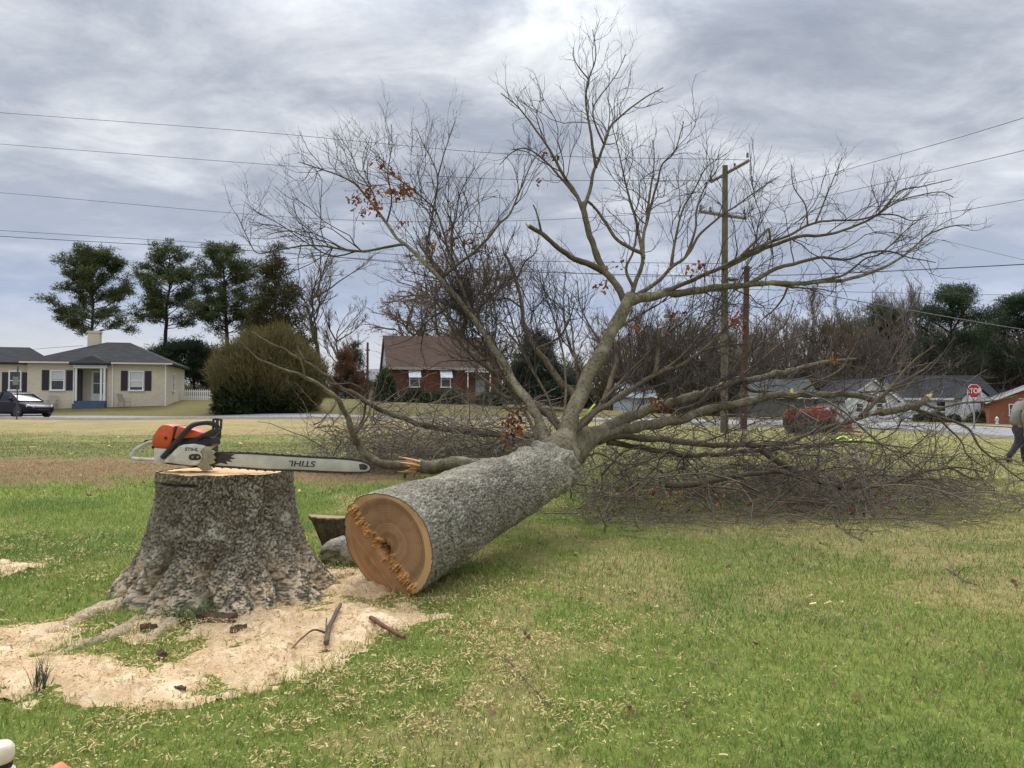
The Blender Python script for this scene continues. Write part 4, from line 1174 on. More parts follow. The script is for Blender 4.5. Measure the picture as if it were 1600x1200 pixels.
def build_felled_tree():
    rng = np.random.default_rng(17)
    off = np.array([BUTT[0], BUTT[1], gz1(BUTT[0], BUTT[1])])
    t = thing('felled_tree', 'felled bare tree lying across the lawn with sawn butt end towards the stump', 'tree', off)
    na, nu = 310, 370
    th = np.linspace(0, 2 * math.pi, na, endpoint=False)
    n2 = np.array([.745, .669]); n2 /= np.linalg.norm(n2); m2 = np.array([-n2[1], n2[0]])
    def face_h(a, b, ragged=True):
        s = a * n2[0] + b * n2[1] + .012
        l = a * m2[0] + b * m2[1]
        h = np.where(s < -.03, (s + .03) * .20, 0.0)
        ridge = np.where(s < -.15, -.006, 0)      # faint second kerf across the notch face
        h = h + ridge
        band = sstep(-.058, -.040, s + .05 * (vnoise(np.stack([l * 42, l * 0, l * 0], 1), 51) - .5)) * (1 - sstep(.006, .022, s + .035 * (vnoise(np.stack([l * 55, l * 0, l * 0 + 7], 1), 52) - .5)))
        if ragged:
            fib = vnoise(np.stack([l * 170, s * 16, s * 0], 1), 3) * .6 + np.abs(vnoise(np.stack([l * 75, s * 60, s * 0 + 5], 1), 4) - .5) * 1.2
            h = h + band * (.040 * (fib - .25))
            hole = np.exp(-((l + .005) / .045) ** 2 - ((s + .008) / .03) ** 2)
            h = h - .085 * hole * (.5 + fib * .6)
        else:
            h = h + band * .010
        return h, s, l, band
    prof_u = np.array([0, .12, .3, .55, .75, .86, .93, 1.0])
    prof_r = np.array([.308, .294, .274, .246, .222, .208, .196, .168])
    # rim radius
    rimw = 1 + .035 * np.cos(2 * th + .6) + .025 * (vnoise(np.stack([np.cos(th) * 1.8, np.sin(th) * 1.8, th * 0], 1), 6) - .5) * 2
    uu = np.linspace(0, 1.0, nu)
    TH, U = np.meshgrid(th, uu); TH = TH.ravel(); U = U.ravel()
    Rr = np.interp(U, prof_u, prof_r) * np.tile(rimw, nu)
    p = np.stack([np.cos(TH) * Rr, np.sin(TH) * Rr, U * TL], 1)
    Rr = Rr + (fbm(p * 4, 3, 80) - .5) * .05 * sstep(0, .15, U)
    # knuckled folds near the crotch
    kn = sstep(.70, .92, U)
    wq = p * np.array([7, 7, 9.]) + (fbm(p * 5, 2, 83)[:, None] - .5) * 2.5
    Rr = Rr + kn * ((fbm(wq, 3, 84) - .5) * .13 + .035 * np.sin(p[:, 2] * 30 + 3 * np.cos(TH)) * sstep(.75, 1, U))
    for cu, ct, am, wu, wt in ((.80, 1.9, .05, .035, .35), (.93, 2.2, .06, .03, .3), (.95, .6, .05, .03, .35), (.88, -.5, .05, .05, .4), (.70, 1.6, .03, .03, .2)):
        dd = np.abs((TH - ct + math.pi) % (2 * math.pi) - math.pi)
        Rr = Rr + am * np.exp(-((U - cu) / wu) ** 2 - (dd / wt) ** 2) - am * 1.1 * np.exp(-((U - cu - .012) / (wu * .4)) ** 2 - (dd / (wt * .6)) ** 2)
    p = np.stack([np.cos(TH) * Rr, np.sin(TH) * Rr, U * TL], 1)
    wv = (np.stack([fbm(p * 16 + 3, 3, 90), fbm(p * 16 + 9, 3, 91), fbm(p * 16 + 17, 3, 92)], 1) - .5) * 2.0
    f1, f2 = worley(p * np.array([60, 60, 19.]) + wv * 1.9, 14)
    pl = sstep(.0, .20, f2 - f1) * (.7 + .45 * vnoise(p * np.array([60, 60, 24.]), 15))
    fis = (1 - sstep(.02, .24, f2 - f1)) * (.9 - .35 * kn) * (.25 + .5 * vnoise(p * 6, 24))
    Rr = Rr + (pl - .6) * .014 * (1 - .5 * kn) * (.35 + .65 * sstep(0, .04, U)) + (fbm(p * 90, 3, 95) - .5) * .012
    # close towards the crotch
    Rr = Rr * np.where(U > .93, np.sqrt(np.clip(1 - ((U - .93) / .075) ** 2, .05, 1)), 1)
    hr, _, _, _ = face_h(np.cos(th) * Rr[:na], np.sin(th) * Rr[:na], False)
    axial = U * TL + np.tile(-hr, nu) * np.clip(1 - U / .22, 0, 1)
    V = BUTT + axial[:, None] * AX + (np.cos(TH) * Rr)[:, None] * ER + (np.sin(TH) * Rr)[:, None] * EU
    V[:, 2] = np.maximum(V[:, 2], gz(V[:, 0], V[:, 1]) - .015)
    idx = np.arange(na * nu).reshape(nu, na)
    Q = np.stack([idx[:-1], np.roll(idx, -1, 1)[:-1], np.roll(idx, -1, 1)[1:], idx[1:]], -1).reshape(-1, 4)
    me = np_mesh('trunk', V - off, [Q], M_BARK_TRUNK); vcol(me, 'Fissure', np.repeat(fis[:, None], 3, 1)); link('trunk', me, t)
    # sawn butt face with the torn hinge and the notch
    nr = 110
    rr = np.linspace(0, 1, nr + 1)[1:] ** .85
    th0, na0 = th, na
    na = 560; th = np.linspace(0, 2 * math.pi, na, endpoint=False)
    rim = np.interp(th, np.append(th0, 2 * math.pi), np.append(Rr[:na0], Rr[0]))
    A = (rr[:, None] * rim[None] * np.cos(th)[None]).ravel(); B = (rr[:, None] * rim[None] * np.sin(th)[None]).ravel()
    A = np.append(A, 0); B = np.append(B, 0)
    h, s, l, band = face_h(A, B)
    edge = np.append(np.repeat(rr, na), 0)
    h0, _, _, _ = face_h(A, B, False)
    k = sstep(.94, 1.0, edge); h = h * (1 - k) + h0 * k
    V = BUTT - h[:, None] * AX + A[:, None] * ER + B[:, None] * EU
    C = wood_cols(A, B, .305, (.03, .02), 3)
    bri = np.array(lin((220, 168, 106)))
    fib = vnoise(np.stack([l * 210, s * 12, s * 0], 1), 41)
    C = C * (1 - band[:, None]) + (bri * (.35 + .95 * fib)[:, None]) * band[:, None]
    hole = np.clip(1.3 * np.exp(-((l + .005) / .05) ** 2 - ((s + .012) / .024) ** 2) * (vnoise(np.stack([l * 70, s * 60, s * 0], 1), 43) + .25), 0, 1)
    C = C * (1 - hole[:, None]) + np.array(lin((70, 36, 20))) * hole[:, None]
    notch = sstep(-.03, -.045, s)
    C = C * (1 - notch[:, None]) + (C * .35 + np.array(lin((196, 150, 108))) * .65) * notch[:, None]
    kerf = np.exp(-((s + .15) / .0045) ** 2) * (.35 + .9 * vnoise(np.stack([l * 30, l * 0, l * 0], 1), 45))
    kerf = np.clip(kerf, 0, 1)[:, None]
    C = C * (1 - kerf) + np.array(lin((236, 214, 180))) * kerf
    stain = sstep(.5, .75, fbm(np.stack([A * 9, B * 9, A * 0], 1), 3, 47))[:, None] * .22
    C = C * (1 - stain)
    bk = sstep(.975, .985, edge)[:, None]
    C = C * (1 - bk) + np.array(lin((96, 84, 70))) * bk
    idx = np.arange(nr * na).reshape(nr, na)
    Q = np.stack([idx[:-1], np.roll(idx, -1, 1)[:-1], np.roll(idx, -1, 1)[1:], idx[1:]], -1).reshape(-1, 4)[:, ::-1]
    T = np.stack([np.full(na, nr * na), np.roll(idx[0], -1), idx[0]], 1)
    me = np_mesh('butt_face', V - off, [Q, T], M_WOOD); vcol(me, 'Col', C)
    link('butt_face', me, t)
    # traced limbs, each with its own side twigs
    keys = list(LIMBS)
    data = {}
    for kx in keys: LIMBS[kx]['key'] = kx
    for kx in keys:
        if LIMBS[kx]['par'] is None or 'px' in LIMBS[LIMBS[kx]['par']]: data[kx] = limb3d(LIMBS[kx])
    for kx in keys:
        if kx not in data: data[kx] = limb3d(LIMBS[kx])
    for kx in keys:
        L = LIMBS[kx]; X, rad = data[kx]
        boost = 1.25 if kx[:2] == 'B1' else 1.75 if kx[0] in 'BC' and kx not in ('B1f', 'B1g', 'B1h', 'B1j', 'C3c', 'C3d') else 1.0
        ns = 12 if rad[0] > .03 else 7
        n = max(len(X), int(np.linalg.norm(np.diff(X, axis=0), axis=1).sum() / .05))
        XR = resample(np.column_stack([X, rad]), n)
        c, r = XR[:, :3].copy(), XR[:, 3]
        c += (np.stack([fbm(c * 6, 2, 7), fbm(c * 6 + 5, 2, 8), fbm(c * 6 + 9, 2, 9)], 1) - .5) * np.minimum(r, .04)[:, None] * 1.5 * (1 - np.exp(-np.arange(n) / 6))[:, None]
        V, Q = tubes(c[None], r[None], ns)
        if rad[0] > .03:
            nv = norm(V - np.repeat(c, ns, 0))
            V = V + nv * ((fbm(V * 15, 4, 77) - .5) * np.repeat(r, ns) * .55)[:, None]
        nbx = NB().add(V, Q, np.array([[0, q + 1, q] for q in range(1, ns - 1)]))
        # cap the tip
        m_ = M_BARK_LIMB if rad[0] > .042 else (M_BRANCH if rad[0] > .011 else M_TWIG)
        br = link('branch', nbx.mesh('branch', m_, off=off), t)
        if L['broken']:
            e = c[-1]; tv = norm(c[-1] - c[-4])
            V, Q = tubes(np.array([[e - tv * r[-1] * .5, e + tv * r[-1] * .6, e + tv * r[-1] * 2.2]]) , np.array([[r[-1] * 1.01, r[-1] * .92, .001]]), 9)
            V = V + rng.normal(size=V.shape) * r[-1] * .12
            link('broken_end', np_mesh('broken_end', V - off, [Q], mat('torn_wood', lin((206, 178, 134)), .9, .25, 30)) if 'torn_wood' not in bpy.data.materials else np_mesh('broken_end', V - off, [Q], bpy.data.materials['torn_wood']), br)
        PT = resample(X, 24)[None]; RT = np.interp(np.linspace(0, 1, 24), np.linspace(0, 1, len(rad)), rad)[None]
        ln = np.array([np.linalg.norm(np.diff(X, axis=0), axis=1).sum()])
        nb = NB()
        c1, c2, c3 = grow_twigs(PT, RT, ln, np.array([L['dens'] * boost]), L['tw'] * (1.12 if boost > 1 else 1), np.array([L['up']]), rng, nb)
        V = nb.V
        for q in range(len(V)):
            v = V[q]; v[:, 2] = np.maximum(v[:, 2], gz(v[:, 0], v[:, 1]) + .005)
        if nb.n:
            o = link('twigs', nb.mesh('twigs', M_TWIG, off=off), br); o['kind'] = 'stuff'
    # lingering russet leaves
    spots = [(597, 256, 7), (607, 268, 6), (618, 275, 6), (632, 295, 26), (640, 300, 14), (622, 300, 10), (612, 305, 6), (578, 305, 16), (582, 318, 14), (552, 307, 14), (590, 328, 12), (568, 332, 10), (605, 300, 10),
             (560, 330, 5), (630, 350, 7), (680, 383, 12), (706, 380, 16), (730, 380, 12), (745, 390, 8), (700, 360, 6), (1046, 495, 14), (1056, 488, 8), (1150, 508, 16), (1152, 498, 8), (1000, 515, 7), (985, 505, 5),
             (1095, 418, 14), (1080, 422, 6), (955, 418, 6), (945, 450, 8), (1040, 520, 5), (805, 640, 0), (800, 660, 22), (806, 675, 14), (815, 650, 10), (795, 690, 8), (1034, 632, 12), (1028, 625, 6), (846, 285, 4), (862, 243, 4), (1300, 560, 6), (505, 660, 0)]
    pos = []
    for a, b, k in spots:
        d = 8.3 if b < 400 else 7.6
        if a < 830 and b > 600: d = 6.9
        for _ in range(int(k * 1.8)):
            pos.append(P(a + rng.normal() * 7, b + rng.normal() * 6, d + rng.normal() * .12))
    pos = np.array(pos)
    lo = link('leaf_cluster', leaf_mesh('leaf', pos - off, .052, rng).mesh('leaf_cluster', M_LEAF, False), t)
    lo['kind'] = 'stuff'
    # crushed crown: tangled twigs pinned under the limbs
    def brush(n, pxr, dr, zr, L, rmax, tight):
        d = dr[0] + (dr[1] - dr[0]) * rng.random(n)
        px = pxr[0] + (pxr[1] - pxr[0]) * rng.beta(*tight, n)
        x = (px - 800) / F * d
        z = gz(x, d) + zr * rng.random(n) ** 1.6
        p0 = np.stack([x, d, z], 1)
        dd = norm(rng.normal(size=(n, 3)) * np.array([1, .8, .45]) + np.array([.25, .2, .08]))
        Ls = L * (.35 + rng.random(n))
        c = walk(p0, dd, Ls, 6, .23, np.array([0, 0, -.015]), rng)
        c[:, :, 2] = np.maximum(c[:, :, 2], gz(c[:, :, 0].ravel(), c[:, :, 1].ravel()).reshape(c.shape[:2]) + .008)
        r = (.0018 + rmax * rng.random(n) ** 4)
        return c, r[:, None] * np.linspace(1, .4, 7)[None]
    nb = NB()
    for args in ((1700, (480, 860), (11.3, 14.0), .72, .95, .012, (1.3, 1.1)), (700, (520, 850), (11.5, 13.5), 1.15, .9, .014, (1.5, 1.2)), (340, (895, 1380), (7.9, 10.6), .38, .75, .011, (1, 1.4)), (120, (895, 1250), (7.3, 8.5), .55, .7, .011, (.9, 1.6)), (520, (1120, 1520), (8.8, 11.5), 1.5, .95, .010, (1.2, 1.2)), (110, (900, 1500), (6.3, 7.3), .06, .7, .006, (1, 1.3)), (300, (900, 1420), (7.2, 10), 1.0, 1.2, .013, (1, 1.2)),
                 (700, (1150, 1640), (7.4, 10.5), .22, .8, .007, (1.1, 1.4)), (300, (880, 1560), (6.9, 7.9), .05, .6, .006, (1, 1.4)), (260, (940, 1330), (7.6, 9.5), .9, .7, .009, (1, 1.2))):
        c, r = brush(*args)
        V, Q = tubes(c, r, 3); nb.add(V, Q)
        p2, t2, q2, tt, par = spawn(c, np.full(len(c), 2), .2, .95, rng)
        c2 = walk(p2, norm(t2 * .7 + q2 * .7), .1 + .22 * rng.random(len(tt)), 4, .2, np.zeros(3), rng)
        c2[:, :, 2] = np.maximum(c2[:, :, 2], gz(c2[:, :, 0].ravel(), c2[:, :, 1].ravel()).reshape(c2.shape[:2]) + .006)
        V, Q = tubes(c2, np.full((len(c2), 5), .0018), 3); nb.add(V, Q)
    o = link('crushed_twigs', nb.mesh('crushed_twigs', mat('brush_bark', lin((80, 72, 63)), .9, .0, 3, 0, col2=lin((134, 122, 106))), off=off), t); o['kind'] = 'stuff'
    # tangled nest of twigs in the left limb
    nb = NB()
    for (a, b, d, rx, ry, n) in ((720, 462, 7.9, .20, .15, 260), (742, 500, 7.75, .16, .22, 130), (764, 545, 7.5, .13, .24, 90)):
        c0 = P(a, b, d)
        q = norm(rng.normal(size=(n, 3))) * (rng.random((n, 1)) ** .5)
        p0 = c0 + q * np.array([rx, rx, ry])
        c = walk(p0, rng.normal(size=(n, 3)), .18 + .34 * rng.random(n), 6, .34, np.zeros(3), rng)
        V, Q = tubes(c, (.0018 + .0026 * rng.random(n))[:, None] * np.linspace(1, .5, 7)[None], 3); nb.add(V, Q)
    o = link('twig_nest', nb.mesh('twig_nest', M_TWIG, off=off), t); o['kind'] = 'stuff'
    # dead leaves caught in the crushed crown
    n = 420
    lf = rng.random(n) < .5; d = np.where(lf, 11.3 + 2.4 * rng.random(n), 6.9 + 2.6 * rng.random(n)); px = np.where(lf, 520 + 320 * rng.random(n), 910 + 500 * rng.random(n))
    x = (px - 800) / F * d
    pos = np.stack([x, d, gz(x, d) + .02 + .22 * rng.random(n)], 1)
    lo = link('leaf_litter', leaf_mesh('leaf', pos - off, .055, rng).mesh('leaf_litter', M_LEAF, False), t); lo['kind'] = 'stuff'
build_felled_tree()

def sticks(name, label, cat, lims, m=None, group=None, twig=0, torn=None, seed=1):
    """a loose branch: first polyline is the main stick, the others its side shoots"""
    rng = np.random.default_rng(seed)
    p0 = np.array(lims[0][0][0]); off = np.array([p0[0], p0[1], gz1(p0[0], p0[1])])
    t = thing(name, label, cat, off, 0, group)
    for pts, r0, r1 in lims:
        c = cr(np.array(pts), 8); n = len(c)
        c = c + (np.stack([fbm(c * 2.6, 3, 3), fbm(c * 2.6 + 5, 3, 4), fbm(c * 2.6 + 9, 3, 5)], 1) - .5) * min(r0, .06) * 3.0
        r = np.linspace(r0, r1, n) * (1 + .15 * (rng.random(n) - .5))
        V, Q = tubes(c[None], r[None], 9)
        V += norm(V - np.repeat(c, 9, 0)) * ((fbm(V * 30, 3, 7) - .5) * np.repeat(r, 9) * .4)[:, None]
        caps = np.array([list(range(9))[::-1], [(n - 1) * 9 + k for k in range(9)]])
        me = bpy.data.meshes.new('branch')
        me.from_pydata([tuple(v) for v in V - off], [], [tuple(int(i) for i in q) for q in Q] + [tuple(int(i) for i in q) for q in caps])
        for p in me.polygons: p.use_smooth = len(p.vertices) == 4
        me.materials.append(m or M_BARK_LIMB)
        o = link('branch', me, t)
        if twig:
            nb = NB()
            ln = np.array([np.linalg.norm(np.diff(c, axis=0), axis=1).sum()])
            grow_twigs(resample(c, 24)[None], np.interp(np.linspace(0, 1, 24), np.linspace(0, 1, n), r)[None], ln, np.array([twig]), .8, np.array([.02]), rng, nb)
            for v in nb.V: v[:, 2] = np.maximum(v[:, 2], gz(v[:, 0], v[:, 1]) + .004)
            w = link('twigs', nb.mesh('twigs', M_TWIG, off=off), o); w['kind'] = 'stuff'
    return t, off
# ------------------------------------------------------------------ loose branches and litter
def W(lst, dd=0.0): return [P(a, b, d + dd) for a, b, d in lst]
M_SPLIT = mat('split_wood', lin((206, 160, 112)), .85, .25, 30, .5, 60)
def build_loose():
    rng = np.random.default_rng(23)
    t, off = sticks('broken_limb', 'pale barked broken limb with splintered end behind the trunk, tip raised to the left', 'branch',
        [(W([(648, 728, 12.4), (625, 728, 12.4), (604, 726, 12.4), (582, 719, 12.4), (562, 703, 12.4), (551, 682, 12.3), (542, 654, 12.2), (528, 628, 12.0), (507, 607, 11.9), (476, 590, 11.8), (440, 575, 11.7), (403, 561, 11.6), (374, 537, 11.5)], -1.5), .070, .008),
         (W([(551, 682, 12.3), (562, 668, 12.3), (574, 650, 12.3), (578, 630, 12.3)], -1.5), .025, .008),
         (W([(476, 590, 11.8), (470, 565, 11.7), (458, 548, 11.6)], -1.5), .014, .006)], twig=.35, seed=3)
    def splinters(p, dr, rad, off, t):
        dr = norm(np.array(dr, float)); n = 22
        e1 = norm(np.cross(dr, [0, 0, 1.0])); e2 = np.cross(e1, dr)
        th = rng.random(n) * 6.28; rr = rad * np.sqrt(rng.random(n)) * .9
        p0 = p + (np.cos(th) * rr)[:, None] * e1 + (np.sin(th) * rr)[:, None] * e2 - dr * .05
        ln = .08 + .26 * rng.random(n) ** 1.5
        d = norm(dr + rng.normal(size=(n, 3)) * .10)
        pts = np.stack([p0, p0 + d * ln[:, None] * .6, p0 + d * ln[:, None]], 1)
        V, Q = tubes(pts, np.stack([np.full(n, rad * .30), np.full(n, rad * .2), np.full(n, .002)], 1), 4)
        link('broken_end', np_mesh('broken_end', V - off, [Q], M_SPLIT, False), t)
    splinters(P(648, 728, 10.9), (1, 0, 0), .07, off, t)
    t, off = sticks('snapped_log', 'brown snapped log lying behind the trunk with an orange splintered end', 'log',
        [(W([(652, 728, 12.35), (680, 727, 12.35), (721, 728, 12.4), (770, 729, 12.5), (840, 731, 12.6)], -1.5), .095, .11)], twig=.3, seed=4)
    splinters(P(652, 728, 10.85), (-1, 0, .05), .09, off, t)
    sticks('dark_branch', 'long dark leaning branch rising to the left over the brush', 'branch',
        [(W([(850, 684, 12.6), (780, 680, 12.6), (707, 671, 12.5), (663, 665, 12.5), (630, 654, 12.4), (600, 642, 12.4), (571, 628, 12.3), (532, 606, 12.2), (507, 588, 12.1), (476, 561, 12), (446, 544, 12), (414, 530, 12), (396, 516, 12)]), .060, .014),
         (W([(476, 561, 12), (468, 548, 12), (462, 536, 12)]), .018, .010),
         (W([(571, 628, 12.3), (566, 655, 12.3), (556, 672, 12.3), (548, 690, 12.2)]), .022, .008),
         (W([(507, 588, 12.1), (520, 600, 12.1), (548, 598, 12.2), (572, 612, 12.2)]), .016, .006)], M_BRANCH, twig=.7, seed=5)
    sticks('upright_shoot', 'thin upright broken shoot standing in front of the snapped log', 'branch',
        [(W([(630, 756, 11.0), (633, 735, 11.0), (634, 710, 11.0), (640, 690, 11.0), (648, 672, 11)]), .022, .008), (W([(634, 706, 11), (655, 695, 11), (680, 690, 11.1)]), .012, .005)], twig=.8, seed=6)
    # ground litter near the camera
    g = lambda a, b, h=.012: G(a, b) + np.array([0, 0, h + (.03 if a < 640 else 0)])
    m_st = mat('stick_bark', lin((96, 80, 66)), .9, .35, 40, .4, 90)
    sticks('twig', 'forked grey twig lying on the sawdust', 'twig', [([g(510, 1021), g(518, 992), g(526, 968), g(531, 955)], .011, .009), ([g(511, 1004), g(490, 1006, .03), g(470, 1014), g(455, 1029)], .005, .003), ([g(508, 1018), g(510, 1004, .03), g(511, 994, .05)], .004, .003)], m_st, seed=7)
    sticks('stick', 'short brown stick at the right edge of the sawdust', 'stick', [([g(580, 978), g(598, 990), g(616, 1001), g(633, 1011)], .012, .009)], mat('brown_stick', lin((110, 76, 58)), .9, .3, 40, .4, 90), seed=8)
    sticks('thin_twig', 'thin bent twig in the grass by the fallen crown', 'twig', [([g(1302, 812), g(1312, 826), g(1330, 838), g(1345, 846)], .008, .004), ([g(1312, 826), g(1304, 820, .06), g(1300, 808, .1)], .005, .003)], m_st, twig=1.2, seed=9)
    sticks('thin_twig', 'thin branching twig in the straw coloured grass at right', 'twig', [([g(1478, 892), g(1492, 900), g(1510, 912), g(1530, 918)], .006, .003), ([g(1492, 900), g(1484, 893, .05), g(1478, 886, .07)], .004, .002)], m_st, twig=1.2, seed=10)
    sticks('thin_twig', 'long fine twig lying across the foreground grass', 'twig', [([g(790, 1030), g(815, 1060), g(850, 1100), g(890, 1135)], .004, .002)], m_st, seed=12)
    sticks('thin_twig', 'forked twig on the grass in front of the crushed crown', 'twig', [([g(905, 795), g(940, 800), g(968, 806), g(990, 790, .1)], .010, .006), ([g(940, 800), g(955, 815), g(942, 828)], .006, .004), ([g(968, 806), g(962, 790, .08), g(955, 775, .14)], .006, .003)], m_st, twig=.9, seed=13)
    # wedge of wood from the notch
    p = P(516, 842, 5.15); gg = gz1(p[0], p[1])
    t = thing('notch_wedge', 'dark wedge of wood from the felling notch behind the stump', 'wood wedge', (p[0], p[1], gg)); t.scale = (.9, .9, .86)
    mb = MB(); n = 26
    top, bot = [], []
    for k in range(n + 1):
        a = math.pi * k / n
        x, y = -.16 * math.cos(a), -.14 * math.sin(a)
        wob = .012 * math.sin(k * 1.7)
        top.append((x, y + wob, .31 - .05 * (x + .3)))
        bot.append((x * .93 + .05, y * .75 + .03 + wob, .31 - .30 * max(0.0, math.sin(a)) ** 1.4 - .02))
    mb.add(top + bot, [tuple(range(n + 1)), tuple(range(2 * n + 1, n, -1))] + [(k, k + 1, n + 2 + k, n + 1 + k) for k in range(n)] + [(n, 0, n + 1, 2 * n + 1)])
    o = mb.obj('bark_side', bark_mat('wedge_bark', lin((52, 42, 32)), lin((110, 98, 78)), lin((120, 126, 96)), 1, .3), t, bevel=.006)
    mb = MB(); mb.add([(x * .985, y * .98, z + .004) for x, y, z in top] + [(x * .985, y * .98, z + .014) for x, y, z in top],
                      [tuple(range(2 * n + 1, n, -1)), tuple(range(n + 1))] + [(k, k + 1, n + 2 + k, n + 1 + k) for k in range(n)] + [(n, 0, n + 1, 2 * n + 1)])
    mb.obj('cut_side', mat('wedge_wood', lin((150, 128, 92)), .85, .2, 25, .2, 60), t)
    # lump of grey bark under it
    p = P(540, 870, 4.95); gg = gz1(p[0], p[1])
    V = []; nn, mm = 30, 18
    for i in range(mm + 1):
        for k in range(nn):
            f = math.pi * i / mm; th = 2 * math.pi * k / nn
            V.append((.19 * math.sin(f) * math.cos(th), .11 * math.sin(f) * math.sin(th), .10 + .12 * math.cos(f)))
    V = np.array(V); V += (fbm(V * 14, 3, 5)[:, None] - .5) * .10 + (fbm(V * 40, 3, 8)[:, None] - .5) * .05
    idx = np.arange((mm + 1) * nn).reshape(mm + 1, nn)
    Q = np.stack([idx[:-1], idx[1:], np.roll(idx, -1, 1)[1:], np.roll(idx, -1, 1)[:-1]], -1).reshape(-1, 4)
    o = link('bark_lump', np_mesh('bark_lump', V, [Q], M_BARK_TRUNK), None, (p[0], p[1], gg))
    o.scale = (.82, .82, .78); setp(o, 'rough grey lump of bark between the stump and the trunk', 'bark')
    # bark scraps on the sawdust
    def scrap(px, py, sx, sy, sz, rz, label, m):
        p = G(px, py)
        nx, ny = 16, 8
        V = []
        for s in (0, 1):
            for i in range(nx):
                for j in range(ny):
                    x = (i / (nx - 1) - .5); y = (j / (ny - 1) - .5)
                    w = 1 - .5 * abs(x * 2) ** 3
                    V.append((x * sx, y * sy * w, sz * (.8 + .3 * math.cos(y * 3) if s else .02)))
        V = np.array(V); V += (fbm(V * 60, 3, int(px))[:, None] - .5) * .02
        idx = np.arange(2 * nx * ny).reshape(2, nx, ny)
        fs = []
        for s in (0, 1):
            q = np.stack([idx[s, :-1, :-1], idx[s, 1:, :-1], idx[s, 1:, 1:], idx[s, :-1, 1:]], -1).reshape(-1, 4)
            fs.append(q if s else q[:, ::-1])
        for e0, e1 in ((idx[0, :, 0], idx[1, :, 0]), (idx[0, :, -1], idx[1, :, -1]), (idx[0, 0, :], idx[1, 0, :]), (idx[0, -1, :], idx[1, -1, :])):
            fs.append(np.stack([e0[:-1], e0[1:], e1[1:], e1[:-1]], -1))
        o = link('bark_scrap', np_mesh('bark_scrap', V, [np.concatenate(fs)], m, False), None, (p[0], p[1], p[2] + .012))
        o.rotation_euler = (0, 0, rz)
        setp(o, label, 'bark')
    mbk = bark_mat('scrap_bark', lin((48, 38, 30)), lin((112, 90, 72)), lin((130, 112, 92)), 1, .3)
    scrap(338, 974, .20, .06, .035, -.25, 'long dark curl of bark lying at the foot of the stump', mbk)
    scrap(372, 990, .07, .04, .02, .5, 'small dark bark scrap beside the long curl of bark', mbk)
    scrap(252, 1030, .055, .035, .02, -.9, 'small grey bark scrap on the sawdust left of the twig', mbk)
    scrap(280, 1086, .05, .025, .018, .1, 'small dark bark scrap at the front edge of the sawdust', mbk)
    scrap(232, 988, .07, .04, .025, .1, 'grey bark scrap between the stump roots', mbk)
    # clump of weed at the foot of the stump
    p = G(300, 966)
    n = 220
    a = rng.random(n) * 2 * math.pi; r = .09 * np.sqrt(rng.random(n))
    V, Q, T, C = blades(p[0] + r * np.cos(a) * 1.3, p[1] + r * np.sin(a), np.full(n, p[2]), .05 + .06 * rng.random(n), np.full(n, .008), np.array(lin((112, 126, 82)))[None] * (.7 + .8 * rng.random((n, 1))), .5 + .45 * rng.random(n), rng)
    o = link('weed', NB().add(V - p, Q, T, C).mesh('weed', bpy.data.materials['grass_blade'], False), None, p); setp(o, 'grey green weed tuft at the foot of the stump', 'weed')
    p = G(62, 1078); n = 26
    a = rng.random(n) * 2 * math.pi
    V, Q, T, C = blades(p[0] + .02 * np.cos(a), p[1] + .02 * np.sin(a), np.full(n, p[2]), .09 + .05 * rng.random(n), np.full(n, .004), np.array(lin((88, 92, 70)))[None] * (.7 + .6 * rng.random((n, 1))), .2 + .5 * rng.random(n), rng)
    o = link('grass_tuft', NB().add(V - p, Q, T, C).mesh('grass_tuft', bpy.data.materials['grass_blade'], False), None, p); setp(o, 'thin dark grass tuft sticking out of the sawdust at left', 'grass tuft')
    # fallen leaves and wood chips on the lawn: each its own thing
    base = leaf_mesh('l', np.zeros((1, 3)), .06, np.random.default_rng(2))
    meshes = []
    for k in range(4):
        r2 = np.random.default_rng(40 + k)
        prof = [(-.5, 0, 0), (-.25, .22, .08), (.0, .13, .02), (.2, .26, .14), (.5, 0, .10), (.2, -.26, .12), (.0, -.13, .02), (-.25, -.22, .10)]
        V = np.array(prof) * .055 + r2.normal(size=(8, 3)) * .003
        col = np.tile(np.array([lin((122, 100, 74)), lin((108, 88, 68)), lin((146, 124, 94)), lin((116, 90, 68))][k]), (8, 1))
        nbm = NB().add(V, np.array([[1, 2, 6, 7], [2, 3, 5, 6]]), np.array([[0, 1, 7], [4, 5, 3]]), col)
        meshes.append(nbm.mesh('fallen_leaf', M_LEAF, False))
    spots = [(1031, 1029), (990, 1073), (857, 965), (1266, 946), (1284, 973), (1430, 1072), (1465, 1072), (1560, 1030), (550, 1110), (985, 1125), (768, 1128), (1180, 1018), (1108, 1045), (955, 945), (1062, 955), (1320, 915), (1338, 1098), (560, 1128), (1100, 860), (1034, 804), (1240, 880), (1500, 850), (700, 1150)]
    for k in range(40):
        spots.append((rng.uniform(650, 1600), 840 + 350 * rng.random() ** 1.5))
    for k in range(28):
        spots.append((rng.uniform(0, 480), rng.uniform(700, 860)))
    for i, (a, b) in enumerate(spots):
        p = G(a, b)
        o = link('fallen_leaf', meshes[i % 4], None, (p[0], p[1], p[2] + .022 + .012 * rng.random()))
        o.rotation_euler = (rng.normal() * .35, rng.normal() * .35, rng.random() * 6.28)
        s = .6 + .6 * rng.random(); o.scale = (s, s, s)
        setp(o, 'small curled brown leaf lying in the grass', 'leaf', 'fallen leaves scattered on the lawn')
    mchip = mat('chip_wood', lin((232, 206, 150)), .9, .15, 40)
